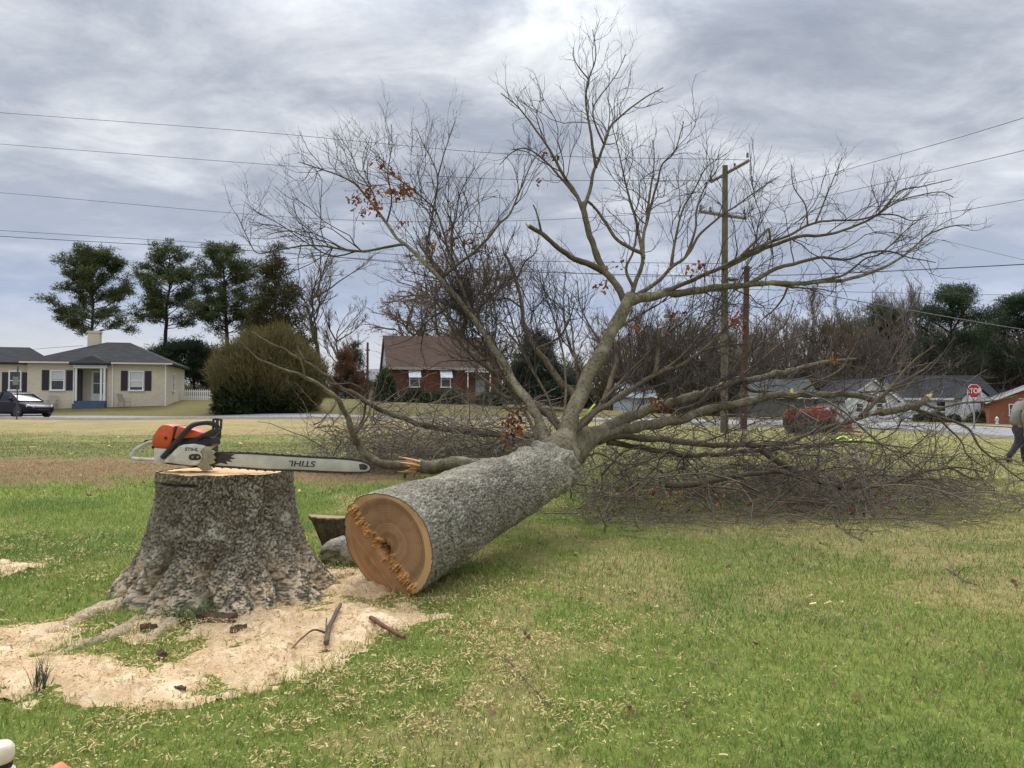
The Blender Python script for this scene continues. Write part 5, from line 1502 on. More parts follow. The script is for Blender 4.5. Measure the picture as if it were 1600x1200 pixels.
    mb = MB(); mb.add([(-.035, -.014, 0), (.03, -.018, 0), (.04, .012, 0), (-.03, .016, 0), (-.032, -.01, .014), (.026, -.014, .018), (.034, .008, .016), (-.026, .012, .01)],
                      [(0, 3, 2, 1), (4, 5, 6, 7), (0, 1, 5, 4), (1, 2, 6, 5), (2, 3, 7, 6), (3, 0, 4, 7)])
    ch0 = mb.obj('wood_chip', mchip)
    first = True
    sp = [(1265, 938), (1270, 950), (468, 770), (118, 682), (185, 684), (335, 772), (70, 770), (1062, 795), (1200, 776), (1300, 770), (905, 808), (1204, 785)]
    for k in range(14): sp.append((rng.uniform(0, 500), rng.uniform(690, 760)))
    for k in range(10): sp.append((rng.uniform(1000, 1600), rng.uniform(760, 1000)))
    for a, b in sp:
        p = G(a, b)
        o = ch0 if first else ch0.copy()
        if not first: COL.objects.link(o)
        first = False
        o.location = (p[0], p[1], p[2] + .02); o.rotation_euler = (rng.normal() * .3, rng.normal() * .3, rng.random() * 6.28)
        s = (.4 + .5 * rng.random()) * max(.7, p[1] / 9); o.scale = (s, s * .8, s)
        setp(o, 'pale chip of fresh wood lying in the grass', 'wood chip', 'wood chips scattered on the lawn')
    # tools at the bottom left corner
    p = G(82, 1232)
    mw = mat('orange_plastic', lin((238, 128, 92)), .5, .08, 20)
    mb = MB(); mb.prism([(-.055, 0), (.055, 0), (.045, .035), (.012, .062), (-.03, .04)], -.11, .045)
    o = mb.obj('felling_wedge', mw, None, (p[0], p[1], p[2] + .015), bevel=.008, smooth=True); o.rotation_euler = (0, 0, .1); o.scale = (.75, .75, .75)
    setp(o, 'salmon orange plastic felling wedge in the grass at the bottom left corner', 'wedge')
    p = G(-4, 1218)
    t = thing('bottle', 'white bottle with cream cap and black collar at the bottom left edge', 'bottle', p)
    MB().lathe([(.0, -.02), (.040, -.02), (.043, .0), (.043, .024), (.030, .034), (.0, .034)], n=24).obj('body', mat('bottle_white', lin((228, 226, 224)), .4), t, smooth=True)
    MB().lathe([(.0, .034), (.036, .034), (.036, .050), (.0, .050)], n=24).obj('collar', mat('bottle_black', (.02, .02, .02), .5), t, smooth=True)
    MB().lathe([(.0, .050), (.038, .050), (.040, .062), (.040, .086), (.032, .098), (.0, .100)], n=24).obj('cap', mat('bottle_cap', lin((224, 212, 184)), .7, .1, 40), t, bevel=.002, smooth=True)
    # neon rope caught in the crotch and lying on the lawn
    neon = mat('neon_rope', lin((206, 232, 96)), .6)
    q = cr(W([(902, 658, 6.9), (912, 652, 6.85), (920, 642, 6.85), (929, 632, 6.95)]), 6)
    o = MB().tube(q, .009, 8).obj('rope', neon, None, smooth=True); setp(o, 'neon yellow rope end caught in the crotch of the felled tree', 'rope')
    c = [G(a, b) + np.array([0, 0, .05]) for a, b in ((1306, 690), (1316, 684), (1326, 688), (1334, 694), (1322, 697), (1312, 692), (1340, 690), (1362, 691), (1372, 690))]
    o = MB().tube(cr(c, 6), .035, 7).obj('rope', neon, None, smooth=True); setp(o, 'neon yellow rope lying on the lawn behind the right hand branches', 'rope')
build_loose()
# ------------------------------------------------------------------ background vegetation
def foliage(pos, dirs, L, wd, cols, rng):
    """thin pointed leaf or needle spray triangles"""
    n = len(pos)
    s = norm(np.cross(dirs, rng.normal(size=(n, 3)))) * wd[:, None] * .5
    a = pos - s; b = pos + s; c = pos + dirs * L[:, None]
    V = np.stack([a, b, c], 1).reshape(-1, 3)
    T = np.arange(n * 3).reshape(n, 3)
    return V, None, T, np.repeat(cols, 3, 0)
M_FOL = vcmat('foliage', .75, .25, .15)
M_PBARK = mat('pine_bark', lin((62, 50, 44)), .95, .3, 2.5, .5, 8)
M_FBARK = mat('far_bark', lin((96, 84, 76)), .95, .25, 1.5)
M_FTWIG = mat('far_twig', lin((100, 86, 66)), .95, .2, .5)
M_FTWIG2 = mat('far_twig_pale', lin((118, 106, 94)), .95, .15, .5)

def tree_obj(name, label, cat, loc, trunk, crown, group=None, scale=1.0, rz=0.0, extra=()):
    t = thing(name, label, cat, loc, rz, group)
    t.scale = scale if hasattr(scale, '__len__') else (scale,) * 3
    link('trunk', trunk, t); c = link('crown', crown, t)
    for nm, me in extra: link(nm, me, t)
    return t

def pine_meshes(seed, H, t0=.42, Rm=4.2, nl=46, shape='round', green=((60, 72, 44), (106, 112, 70)), lean=0.0, clump=(0.55, 50)):
    rng = np.random.default_rng(seed)
    n = 14
    z = np.linspace(0, H * .97, n)
    tp = np.stack([np.cumsum(rng.normal(size=n) * .05) + lean * z / H, np.cumsum(rng.normal(size=n) * .05), z], 1)
    r0 = H * .016
    V, Q = tubes(tp[None], np.linspace(r0, r0 * .2, n)[None], 9)
    nbt = NB().add(V, Q)
    pos, tan, pr, t, par = spawn(tp[None], np.array([nl]), t0, .99, rng)
    t = np.sort(t)
    pos = np.stack([np.interp(t, np.linspace(0, 1, n), tp[:, k]) for k in range(3)], 1)
    az = np.arange(nl) * 2.4 + rng.normal(size=nl) * .5
    u = (t - t0) / (1 - t0)
    if shape == 'round':
        L = Rm * (np.sqrt(np.clip(1 - ((u - .35) / .72) ** 2, .02, 1))) * (.65 + .5 * rng.random(nl))
    else:
        L = Rm * (1 - u * .92) * (.75 + .35 * rng.random(nl))
    el = (.20 + .95 * u) if shape == 'round' else (.0 + .35 * u)
    d = np.stack([np.cos(az), np.sin(az), el + .1 * rng.normal(size=nl)], 1)
    c = walk(pos, d, L, 7, .13, np.array([0, 0, .03]), rng)
    V, Q = tubes(c, (.03 + L * .010)[:, None] * np.linspace(1, .3, 8)[None], 4)
    nbt.add(V, Q)
    k = np.maximum(2, (L * 2.7).astype(int))
    p2, t2, q2, tt, par2 = spawn(c, k, .35, 1.0, rng)
    c2 = walk(p2, norm(t2 * .7 + q2 * .6 + np.array([0, 0, .25])), .4 + .9 * rng.random(len(tt)) * (L[par2] / Rm + .3), 3, .15, np.array([0, 0, .06]), rng)
    V, Q = tubes(c2, np.full((len(c2), 4), .022), 3); nbt.add(V, Q)
    cs, m = clump
    ends = np.concatenate([c2[:, -1], c2[:, 2]])
    cen = np.repeat(ends, m, 0)
    N_ = len(cen)
    off = rng.normal(size=(N_, 3)) * np.array([cs * .55, cs * .55, cs * .36])
    dirs = norm(norm(off) * .8 + rng.normal(size=(N_, 3)) * .5 + np.array([0, 0, .35]))
    g0, g1 = np.array(lin(green[0])), np.array(lin(green[1]))
    w = np.repeat(rng.random(len(ends)), m)[:, None] * .6 + rng.random((N_, 1)) * .4
    cols = g0 * (1 - w) + g1 * w
    crown = NB().add(*foliage(cen + off, dirs, .20 + .22 * rng.random(N_), .05 + .05 * rng.random(N_), cols, rng))
    return nbt.mesh('pine_trunk', M_PBARK), crown.mesh('pine_crown', M_FOL, False)

def bare_meshes(seed, H, r0, nl=12, spread=.9, ks=(7, 6, 4), twm=M_FTWIG, base=.3, minr=.010, up=.06, trunk_top=.62, leaves=0, leafcols=None):
    rng = np.random.default_rng(seed)
    n = 12
    z = np.linspace(0, H * trunk_top, n)
    tp = np.stack([np.cumsum(rng.normal(size=n) * H * .012), np.cumsum(rng.normal(size=n) * H * .012), z], 1)
    V, Q = tubes(tp[None], (r0 * np.linspace(1, .35, n) + r0 * .5 * np.exp(-np.arange(n) * 1.5))[None], 9)
    tr = NB().add(V, Q)
    pos, tan, pr, t, par = spawn(tp[None], np.array([nl]), base, 1.0, rng)
    pos[-2:] = tp[-1]
    L = H * (.30 + .22 * rng.random(nl)) * (1.1 - .25 * t)
    upv = np.array([0, 0, 1.0])
    pr[:, 2] *= .4; pr = norm(pr)
    c = walk(pos, norm(tan * .75 + pr * spread), L, 9, .12, upv * up, rng)
    rl = r0 * (.30 + .15 * rng.random(nl))
    V, Q = tubes(c, np.maximum(rl[:, None] * np.linspace(1, .2, 10)[None], minr), 6); tr.add(V, Q)
    cr_ = NB()
    prev, rp, Lp = c, rl, L
    tips = None
    for gi, k in enumerate(ks):
        kk = np.maximum(1, (k * (.6 + .8 * rng.random(len(prev)))).astype(int))
        p, tn, q, tt, par = spawn(prev, kk, .12 if gi else .18, .99, rng)
        Lc = Lp[par] * (.30 + .28 * rng.random(len(tt))) * (1.1 - .4 * tt)
        ns = (7, 5, 4, 3)[gi]
        cc = walk(p, norm(tn * .8 + q * .62 + upv * .12), Lc, ns, .13, upv * up, rng)
        rc = np.maximum(rp[par] * (.45, .45, .5, .6)[gi], minr)
        V, Q = tubes(cc, np.maximum(rc[:, None] * np.linspace(1, .35, ns + 1)[None], minr * .8), (4, 3, 3, 3)[gi]); cr_.add(V, Q)
        prev, rp, Lp = cc, rc, Lc
    ex = []
    if leaves:
        idx = rng.integers(0, len(prev), leaves)
        pp = prev[idx, rng.integers(0, prev.shape[1], leaves)] + rng.normal(size=(leaves, 3)) * .15
        keep = fbm(pp * .33, 2, seed) > .46
        ex = [('leaves', leaf_mesh('leaves', pp[keep], .11, rng, leafcols or LEAFC).mesh('leaves', M_LEAF, False))]
    return tr.mesh('bare_trunk', M_FBARK), cr_.mesh('bare_crown', twm), ex

def bush_mesh(seed, n, rx, ry, rz, cols, L=.16, w=.05, ragged=.25, shell=.55, upw=.4, foot=1.0):
    rng = np.random.default_rng(seed)
    d = norm(rng.normal(size=(n, 3))); d[:, 2] = np.abs(d[:, 2]) * (1 - .0) - .12 * rng.random(n)
    rad = (shell + (1 - shell) * rng.random(n)) * (1 + ragged * (fbm(d * 3.2 + seed, 3, seed) - .5) * 2)
    pos = d * rad[:, None] * np.array([rx, ry, rz])
    ft = np.interp(pos[:, 2] / rz, [-.1, 0, .38], [foot, foot, 1.0]); pos[:, 0] *= ft; pos[:, 1] *= ft
    dirs = norm(d * .7 + rng.normal(size=(n, 3)) * .6 + np.array([0, 0, upw]))
    c0 = np.array([lin(c) for c in cols])
    h = np.clip(pos[:, 2] / rz, 0, 1)
    wn = np.clip(fbm(pos * 1.1, 3, seed + 3) * 1.6 - .3 + .35 * (rng.random(n) - .5), 0, .999)
    i = (wn * len(c0)).astype(int)
    cc = c0[i] * (.7 + .6 * rng.random((n, 1)))
    return NB().add(*foliage(pos, dirs, L * (.5 + rng.random(n)), w * (.6 + .8 * rng.random(n)), cc, rng))

def gp(px, d): 
    p = GD(px, d); return (p[0], p[1], p[2] - .05)

def build_trees():
    rng = np.random.default_rng(31)
    pm = [pine_meshes(101, 16.5, .46, 4.6, 52, clump=(.38, 40)), pine_meshes(102, 17.0, .46, 3.2, 48, lean=.4, clump=(.38, 40)), pine_meshes(103, 16.5, .44, 3.4, 50, lean=-.3, clump=(.38, 40))]
    tree_obj('pine_tree', 'broad spreading pine behind the chimney of the cream house', 'pine tree', gp(142, 76), *pm[0], scale=(.92, .92, .81))
    tree_obj('pine_tree', 'tall narrow pine right of the cream house, middle of three', 'pine tree', gp(252, 76), *pm[1], scale=(1.02, 1.02, .84))
    tree_obj('pine_tree', 'full crowned pine beside the dark cedar, rightmost of three at left', 'pine tree', gp(357, 76), *pm[2], scale=(1.04, 1.04, .87))
    # low evergreen growth behind the house
    low = [pine_meshes(110 + k, 6.5, .12, 3.2, 34, shape='round', green=((44, 56, 40), (70, 82, 56)), clump=(.6, 44)) for k in range(2)]
    for px, d, s, lab in ((85, 82, .80, 'low dark evergreen left of the cream chimney'), (205, 84, .95, 'low dark evergreen behind the ridge of the cream house'), (268, 74, 1.05, 'dark evergreen at the right end of the cream house'), (302, 78, 1.15, 'dark evergreen behind the picket fence'), (322, 86, 1.0, 'dark evergreen just left of the big olive shrub'), (240, 92, 1.1, 'dark evergreen beneath the middle pine')):
        tree_obj('evergreen', lab, 'evergreen', gp(px, d), *low[int(px) % 2], scale=(s, s, s * .62), rz=px)
    # cedar
    tr, cw = pine_meshes(120, 12.5, .06, 3.3, 90, shape='cone', green=((58, 58, 36), (88, 84, 52)), clump=(.50, 46))
    tree_obj('cedar_tree', 'dark pointed cedar behind the big olive shrub', 'cedar', gp(428, 68), tr, cw, scale=(1.0, 1.0, 1.09))
    tr, cw = pine_meshes(121, 7.0, .08, 1.8, 50, shape='cone', green=((58, 66, 48), (92, 84, 60)), clump=(.5, 40))
    tree_obj('cedar_tree', 'small dark cedar between the olive shrub and the brick house', 'cedar', gp(552, 88), tr, cw, scale=.9)
    tr2, cw2 = pine_meshes(123, 6.5, .06, 2.4, 50, shape='cone', green=((100, 74, 58), (130, 98, 76)), clump=(.5, 36))
    tree_obj('brown_conifer', 'rusty brown conifer between the olive shrub and the thin pole', 'conifer', gp(540, 84), tr2, cw2, scale=.85)
    tr, cw = pine_meshes(122, 11.5, .05, 3.6, 90, shape='cone', green=((40, 50, 40), (66, 76, 58)), clump=(.55, 44))
    tree_obj('evergreen', 'dark evergreen behind the leader of the felled tree', 'evergreen', gp(842, 62), tr, cw, scale=(.9, .9, .55))
    # big olive shrub
    t = thing('olive_shrub', 'large dome shaped olive brown shrub across the street', 'shrub', gp(420, 50))
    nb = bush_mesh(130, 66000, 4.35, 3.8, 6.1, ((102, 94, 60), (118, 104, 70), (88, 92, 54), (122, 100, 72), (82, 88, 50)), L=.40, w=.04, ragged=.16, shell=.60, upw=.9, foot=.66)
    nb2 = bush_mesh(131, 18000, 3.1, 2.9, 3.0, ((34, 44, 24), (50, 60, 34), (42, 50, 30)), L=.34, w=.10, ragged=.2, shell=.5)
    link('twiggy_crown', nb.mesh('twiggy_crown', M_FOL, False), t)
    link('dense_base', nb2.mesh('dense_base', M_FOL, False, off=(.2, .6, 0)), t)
    mb = NB()
    for k in range(16):
        a = k * .4; p = np.array([[.4 * math.cos(a), .4 * math.sin(a), 0], [1.2 * math.cos(a), 1.2 * math.sin(a), 2.2], [2.0 * math.cos(a), 2.0 * math.sin(a), 4.4]])
        V, Q = tubes(cr(p, 5)[None], np.linspace(.06, .02, 11)[None], 6); mb.add(V, Q)
    link('stems', mb.mesh('stems', M_FBARK), t)
    # bare trees left of the brick house
    b = [bare_meshes(200, 14, .26, 12, .85, (7, 6, 4), M_FTWIG2, .22, .012), bare_meshes(201, 15, .28, 13, .9, (7, 6, 4), M_FTWIG, .25, .012), bare_meshes(202, 13, .22, 10, .6, (8, 6, 4), M_FTWIG, .2, .014, .10), bare_meshes(203, 17, .24, 10, .55, (7, 6, 4), M_FTWIG2, .3, .010, .12)]
    def bt(k, *a, **kw): return tree_obj(*a, b[k][0], b[k][1], extra=b[k][2], **kw)
    bt(0, 'bare_tree', 'pale bare tree right of the dark cedar', 'tree', gp(492, 92), scale=(1.5, 1.5, 1.36), rz=.4)
    bt(2, 'bare_tree', 'fine bare tree rising behind the olive shrub at right', 'tree', gp(536, 100), scale=(1.2, 1.2, 1.0), rz=2.0)
    ok = bare_meshes(210, 15.5, .36, 22, 1.5, (9, 7, 4), M_FTWIG2, .14, .012, .02, .52, leaves=16000, leafcols=[lin((138, 110, 92)), lin((146, 112, 92)), lin((128, 106, 94)), lin((156, 122, 100))])
    tree_obj('oak_tree', 'wide oak with faded russet leaves behind the brick house', 'oak tree', gp(712, 88), ok[0], ok[1], extra=ok[2], scale=(1.75, 1.5, 1.45), rz=.5)
    # bushes by the brick house
    def bush(name, label, px, d, rx, ry, rz, n, cols, **kw):
        o = link(name, bush_mesh(int(px * 3 + d), n, rx, ry, rz, cols, **kw).mesh(name, M_FOL, False), None, gp(px, d)); setp(o, label, 'bush'); return o
    dk = ((44, 54, 36), (58, 70, 44), (70, 84, 54))
    bush('tall_shrub', 'tall dark green shrub at the left corner of the brick house', 601, 67, 1.0, 1.0, 3.2, 5000, dk, L=.28, w=.07)
    bush('hedge_bush', 'clipped dark bush under the left window of the brick house', 650, 67.5, 1.7, .9, 1.35, 6000, dk, L=.16, w=.07)
    bush('hedge_bush', 'clipped dark bush under the right window of the brick house', 698, 66.5, 1.9, .9, 1.45, 6000, dk, L=.16, w=.07)
    bush('hedge_bush', 'small dark bush right of the brick house steps', 763, 65.5, 1.2, .9, 1.3, 4000, dk, L=.16, w=.07)
    # wood line at right
    pr_ = [pine_meshes(140 + k, 15, .38, 3.8, 46, green=((54, 70, 50), (76, 90, 64)), clump=(.7, 34)) for k in range(2)]
    for px, d, s, lab in ((1490, 100, (1.3, 1.3, 1.08), 'dark green pine standing behind the dark roofed house at right'), (1590, 104, (1.3, 1.3, 1.04), 'dark green pine at the right edge of the photo'), (1375, 112, (1.2, 1.2, 1.06), 'pine with vine covered trunk left of the bare tall trees'), (1640, 100, (1., 1., 1.05), 'dark green pine just beyond the right edge'), (1545, 118, (.85, .85, .92), 'smaller pine between the two right hand pines')):
        tree_obj('pine_tree', lab, 'pine tree', gp(px, d), *pr_[int(px) % 2], scale=s, rz=px * .1)
    bw = [bare_meshes(220 + k, 15, .22, 13, .6 + .12 * k, (7, 6, 5), (M_FTWIG, M_FTWIG2, M_FTWIG)[k], .15, .017, .09) for k in range(3)]
    spots = []
    for i in range(42):
        px = 950 + i * 18 + rng.normal() * 7
        spots.append((px, 96 + 26 * rng.random()))
    for i in range(16):
        spots.append((900 + i * 48 + rng.normal() * 10, 120 + 15 * rng.random()))
    for i, (px, d) in enumerate(spots):
        top = np.interp(px, [900, 960, 1060, 1150, 1200, 1260, 1330, 1440, 1600], [510, 485, 478, 470, 492, 460, 472, 485, 480]) + rng.normal() * 9
        h = (635 - top) / F * d + 1.05 - gz1((px - 800) / F * d, d)
        s = h / 16.5
        tree_obj('bare_tree', 'bare brown tree in the wood line behind the right hand houses', 'tree', gp(px, d), bw[i % 3][0], bw[i % 3][1], group='bare trees of the wood line', scale=(s * 1.05, s * 1.05, s), rz=i * 1.3)
    for i, (px, d, s) in enumerate(((1408, 104, 1.12), (1442, 108, 1.2), (1385, 118, 1.2), (1330, 112, .95), (1520, 112, 1.1))):
        bt(3, 'tall_bare_tree', 'slender pale bare tree rising above the right hand wood line', 'tree', gp(px, d), group='tall slender bare trees', scale=s, rz=i * 2.1)
    # vine covered thicket masses in the wood line
    vc = ((58, 60, 46), (78, 74, 58), (92, 82, 70), (66, 70, 50))
    for i, (px, d, rx, rz_) in enumerate(((1010, 98, 3.6, 12.5), (1075, 100, 3.8, 13), (1130, 103, 3.2, 11), (1260, 102, 4.0, 12.0), (1330, 104, 3.8, 12.5), (1440, 110, 4.2, 11), (1580, 112, 4.8, 10), (960, 104, 3.2, 10), (1190, 108, 4, 10.5), (1390, 108, 4, 12), (1510, 114, 4.5, 9), (1640, 110, 4.5, 9), (900, 108, 3, 7))):
        o = link('thicket', bush_mesh(300 + i, 5200, rx, 2.5, rz_, vc, L=.75, w=.11, ragged=.5, shell=.35, upw=1.2).mesh('thicket', M_FOL, False), None, gp(px, d))
        setp(o, 'brown vine covered thicket in the wood line behind the right hand houses', 'thicket', 'vine covered thickets')
    # low scrub closing the horizon
    o = thing('far_scrub', 'low brown scrub closing the horizon', 'scrub')
    bpy.data.objects.remove(o)
    nb = NB(); rg = np.random.default_rng(77)
    n = 90000
    a = rg.uniform(R(-60), R(60), n); d = 125 + 45 * rg.random(n)
    x, y = np.sin(a) * d, np.cos(a) * d
    hh = 9.5 * (.35 + 1.1 * fbm(np.stack([x * .06, y * .06, x * 0], 1), 3, 5))
    hh = hh * (.25 + .75 * sstep(-.05, .12, x / y))
    z = gz(x, y) + hh * rg.random(n)
    cols = np.array([lin(c) for c in ((92, 84, 72), (78, 76, 58), (104, 92, 82), (70, 74, 56))])[rg.integers(0, 4, n)] * (.7 + .6 * rg.random((n, 1)))
    dirs = norm(rg.normal(size=(n, 3)) * .5 + np.array([0, 0, 1]))
    nb.add(*foliage(np.stack([x, y, z], 1), dirs, .6 + .6 * rg.random(n), .12 + .14 * rg.random(n), cols, rg))
    o = link('far_scrub', nb.mesh('far_scrub', M_FOL, False)); setp(o, 'low brown scrub closing the horizon behind houses', None, None, 'stuff')
build_trees()
# ------------------------------------------------------------------ buildings
def brick_mat(name, c1, c2, mortar, scale=1.0):
    m = bpy.data.materials.new(name); m.use_nodes = True
    nt = m.node_tree; b = nt.nodes['Principled BSDF']; N = nt.nodes.new; L = nt.links.new
    b.inputs['Roughness'].default_value = .9; b.inputs['Specular IOR Level'].default_value = .15
    tc = N('ShaderNodeTexCoord'); s = N('ShaderNodeSeparateXYZ'); L(tc.outputs['Object'], s.inputs[0])
    ad = N('ShaderNodeMath'); ad.operation = 'ADD'; L(s.outputs[0], ad.inputs[0]); L(s.outputs[1], ad.inputs[1])
    cm = N('ShaderNodeCombineXYZ'); L(ad.outputs[0], cm.inputs[0]); L(s.outputs[2], cm.inputs[1])
    br = N('ShaderNodeTexBrick'); L(cm.outputs[0], br.inputs['Vector'])
    br.inputs['Color1'].default_value = (*c1, 1); br.inputs['Color2'].default_value = (*c2, 1); br.inputs['Mortar'].default_value = (*mortar, 1)
    br.inputs['Scale'].default_value = 1; br.inputs['Brick Width'].default_value = .21; br.inputs['Row Height'].default_value = .075; br.inputs['Mortar Size'].default_value = .008
    n = N('ShaderNodeTexNoise'); n.inputs['Scale'].default_value = .9; n.inputs['Detail'].default_value = 6; L(tc.outputs['Object'], n.inputs['Vector'])
    r = N('ShaderNodeValToRGB'); L(n.outputs['Fac'], r.inputs[0]); r.color_ramp.elements[0].color = (.78, .78, .76, 1); r.color_ramp.elements[1].color = (1.15, 1.14, 1.1, 1)
    mx = N('ShaderNodeMix'); mx.data_type = 'RGBA'; mx.blend_type = 'MULTIPLY'; mx.inputs[0].default_value = 1
    L(br.outputs['Color'], mx.inputs[6]); L(r.outputs[0], mx.inputs[7]); L(mx.outputs[2], b.inputs['Base Color'])
    return m
def shingle_mat(name, c, var=.25):
    m = brick_mat(name, tuple(x * (1 - var) for x in c), tuple(x * (1 + var) for x in c), tuple(x * .6 for x in c))
    for n in m.node_tree.nodes:
        if n.type == 'TEX_BRICK':
            n.inputs['Brick Width'].default_value = .45; n.inputs['Row Height'].default_value = .09
    return m
M_WHITE = mat('white_paint', lin((226, 226, 222)), .6, .05, 3)
M_GLASS = mat('window_glass', (.03, .035, .045), .12, .5, .8, spec=.6)
M_BLIND = mat('blind', lin((196, 198, 198)), .7, .06, 2)
M_DARKSH = mat('shutter_paint', lin((42, 34, 48)), .6, .1, 3)

def window(parent, x, z0, w, h, y=0.0, frame=M_WHITE, blind=0.0, name='window', axis='x'):
    fr = MB(); f = .09
    def bx(mb, a0, a1, d0, d1, z0_, z1_):
        if axis == 'x': mb.box(a0, a1, y - d1, y - d0, z0_, z1_)
        else: mb.box(y + d0, y + d1, a0, a1, z0_, z1_)
    x0, x1 = x - w / 2, x + w / 2
    bx(fr, x0, x0 + f, .002, .06, z0 + f, z0 + h - f); bx(fr, x1 - f, x1, .002, .06, z0 + f, z0 + h - f)
    bx(fr, x0 - .02, x1 + .02, .002, .07, z0 + h - f, z0 + h); bx(fr, x0 - .05, x1 + .05, .002, .11, z0 - .02, z0 + f)
    bx(fr, x0 + f, x1 - f, .004, .05, z0 + h * .5 - .03, z0 + h * .5 + .03)
    wo = fr.obj(name, frame, parent)
    for k in range(2):
        p = MB(); a = z0 + f + .001 if k == 0 else z0 + h * .5 + .031
        b = z0 + h * .5 - .031 if k == 0 else z0 + h - f - .001
        bx(p, x0 + f + .001, x1 - f - .001, .006, .02, a, b); p.obj('pane', M_GLASS, wo)
    if blind:
        p = MB(); bx(p, x0 + f + .02, x1 - f - .02, .021, .024, z0 + h - f - (h - 2 * f) * blind, z0 + h - f - .01); p.obj('blind', M_BLIND, wo)
    return wo

def hip_roof(name, x0, x1, y0, y1, z0, zr, ov, rx0, rx1, m, parent, th=.14, ry=None):
    ry = ry if ry is not None else (y0 + y1) / 2
    a, b, c, d = x0 - ov, x1 + ov, y0 - ov, y1 + ov
    mb = MB()
    v = [(a, c, z0), (b, c, z0), (b, d, z0), (a, d, z0), (a, c, z0 + th), (b, c, z0 + th), (b, d, z0 + th), (a, d, z0 + th), (rx0, ry, zr), (rx1, ry, zr)]
    mb.add(v, [(0, 3, 2, 1), (0, 1, 5, 4), (1, 2, 6, 5), (2, 3, 7, 6), (3, 0, 4, 7), (4, 5, 9, 8), (6, 7, 8, 9), (5, 6, 9), (7, 4, 8)])
    return mb.obj(name, m, parent)

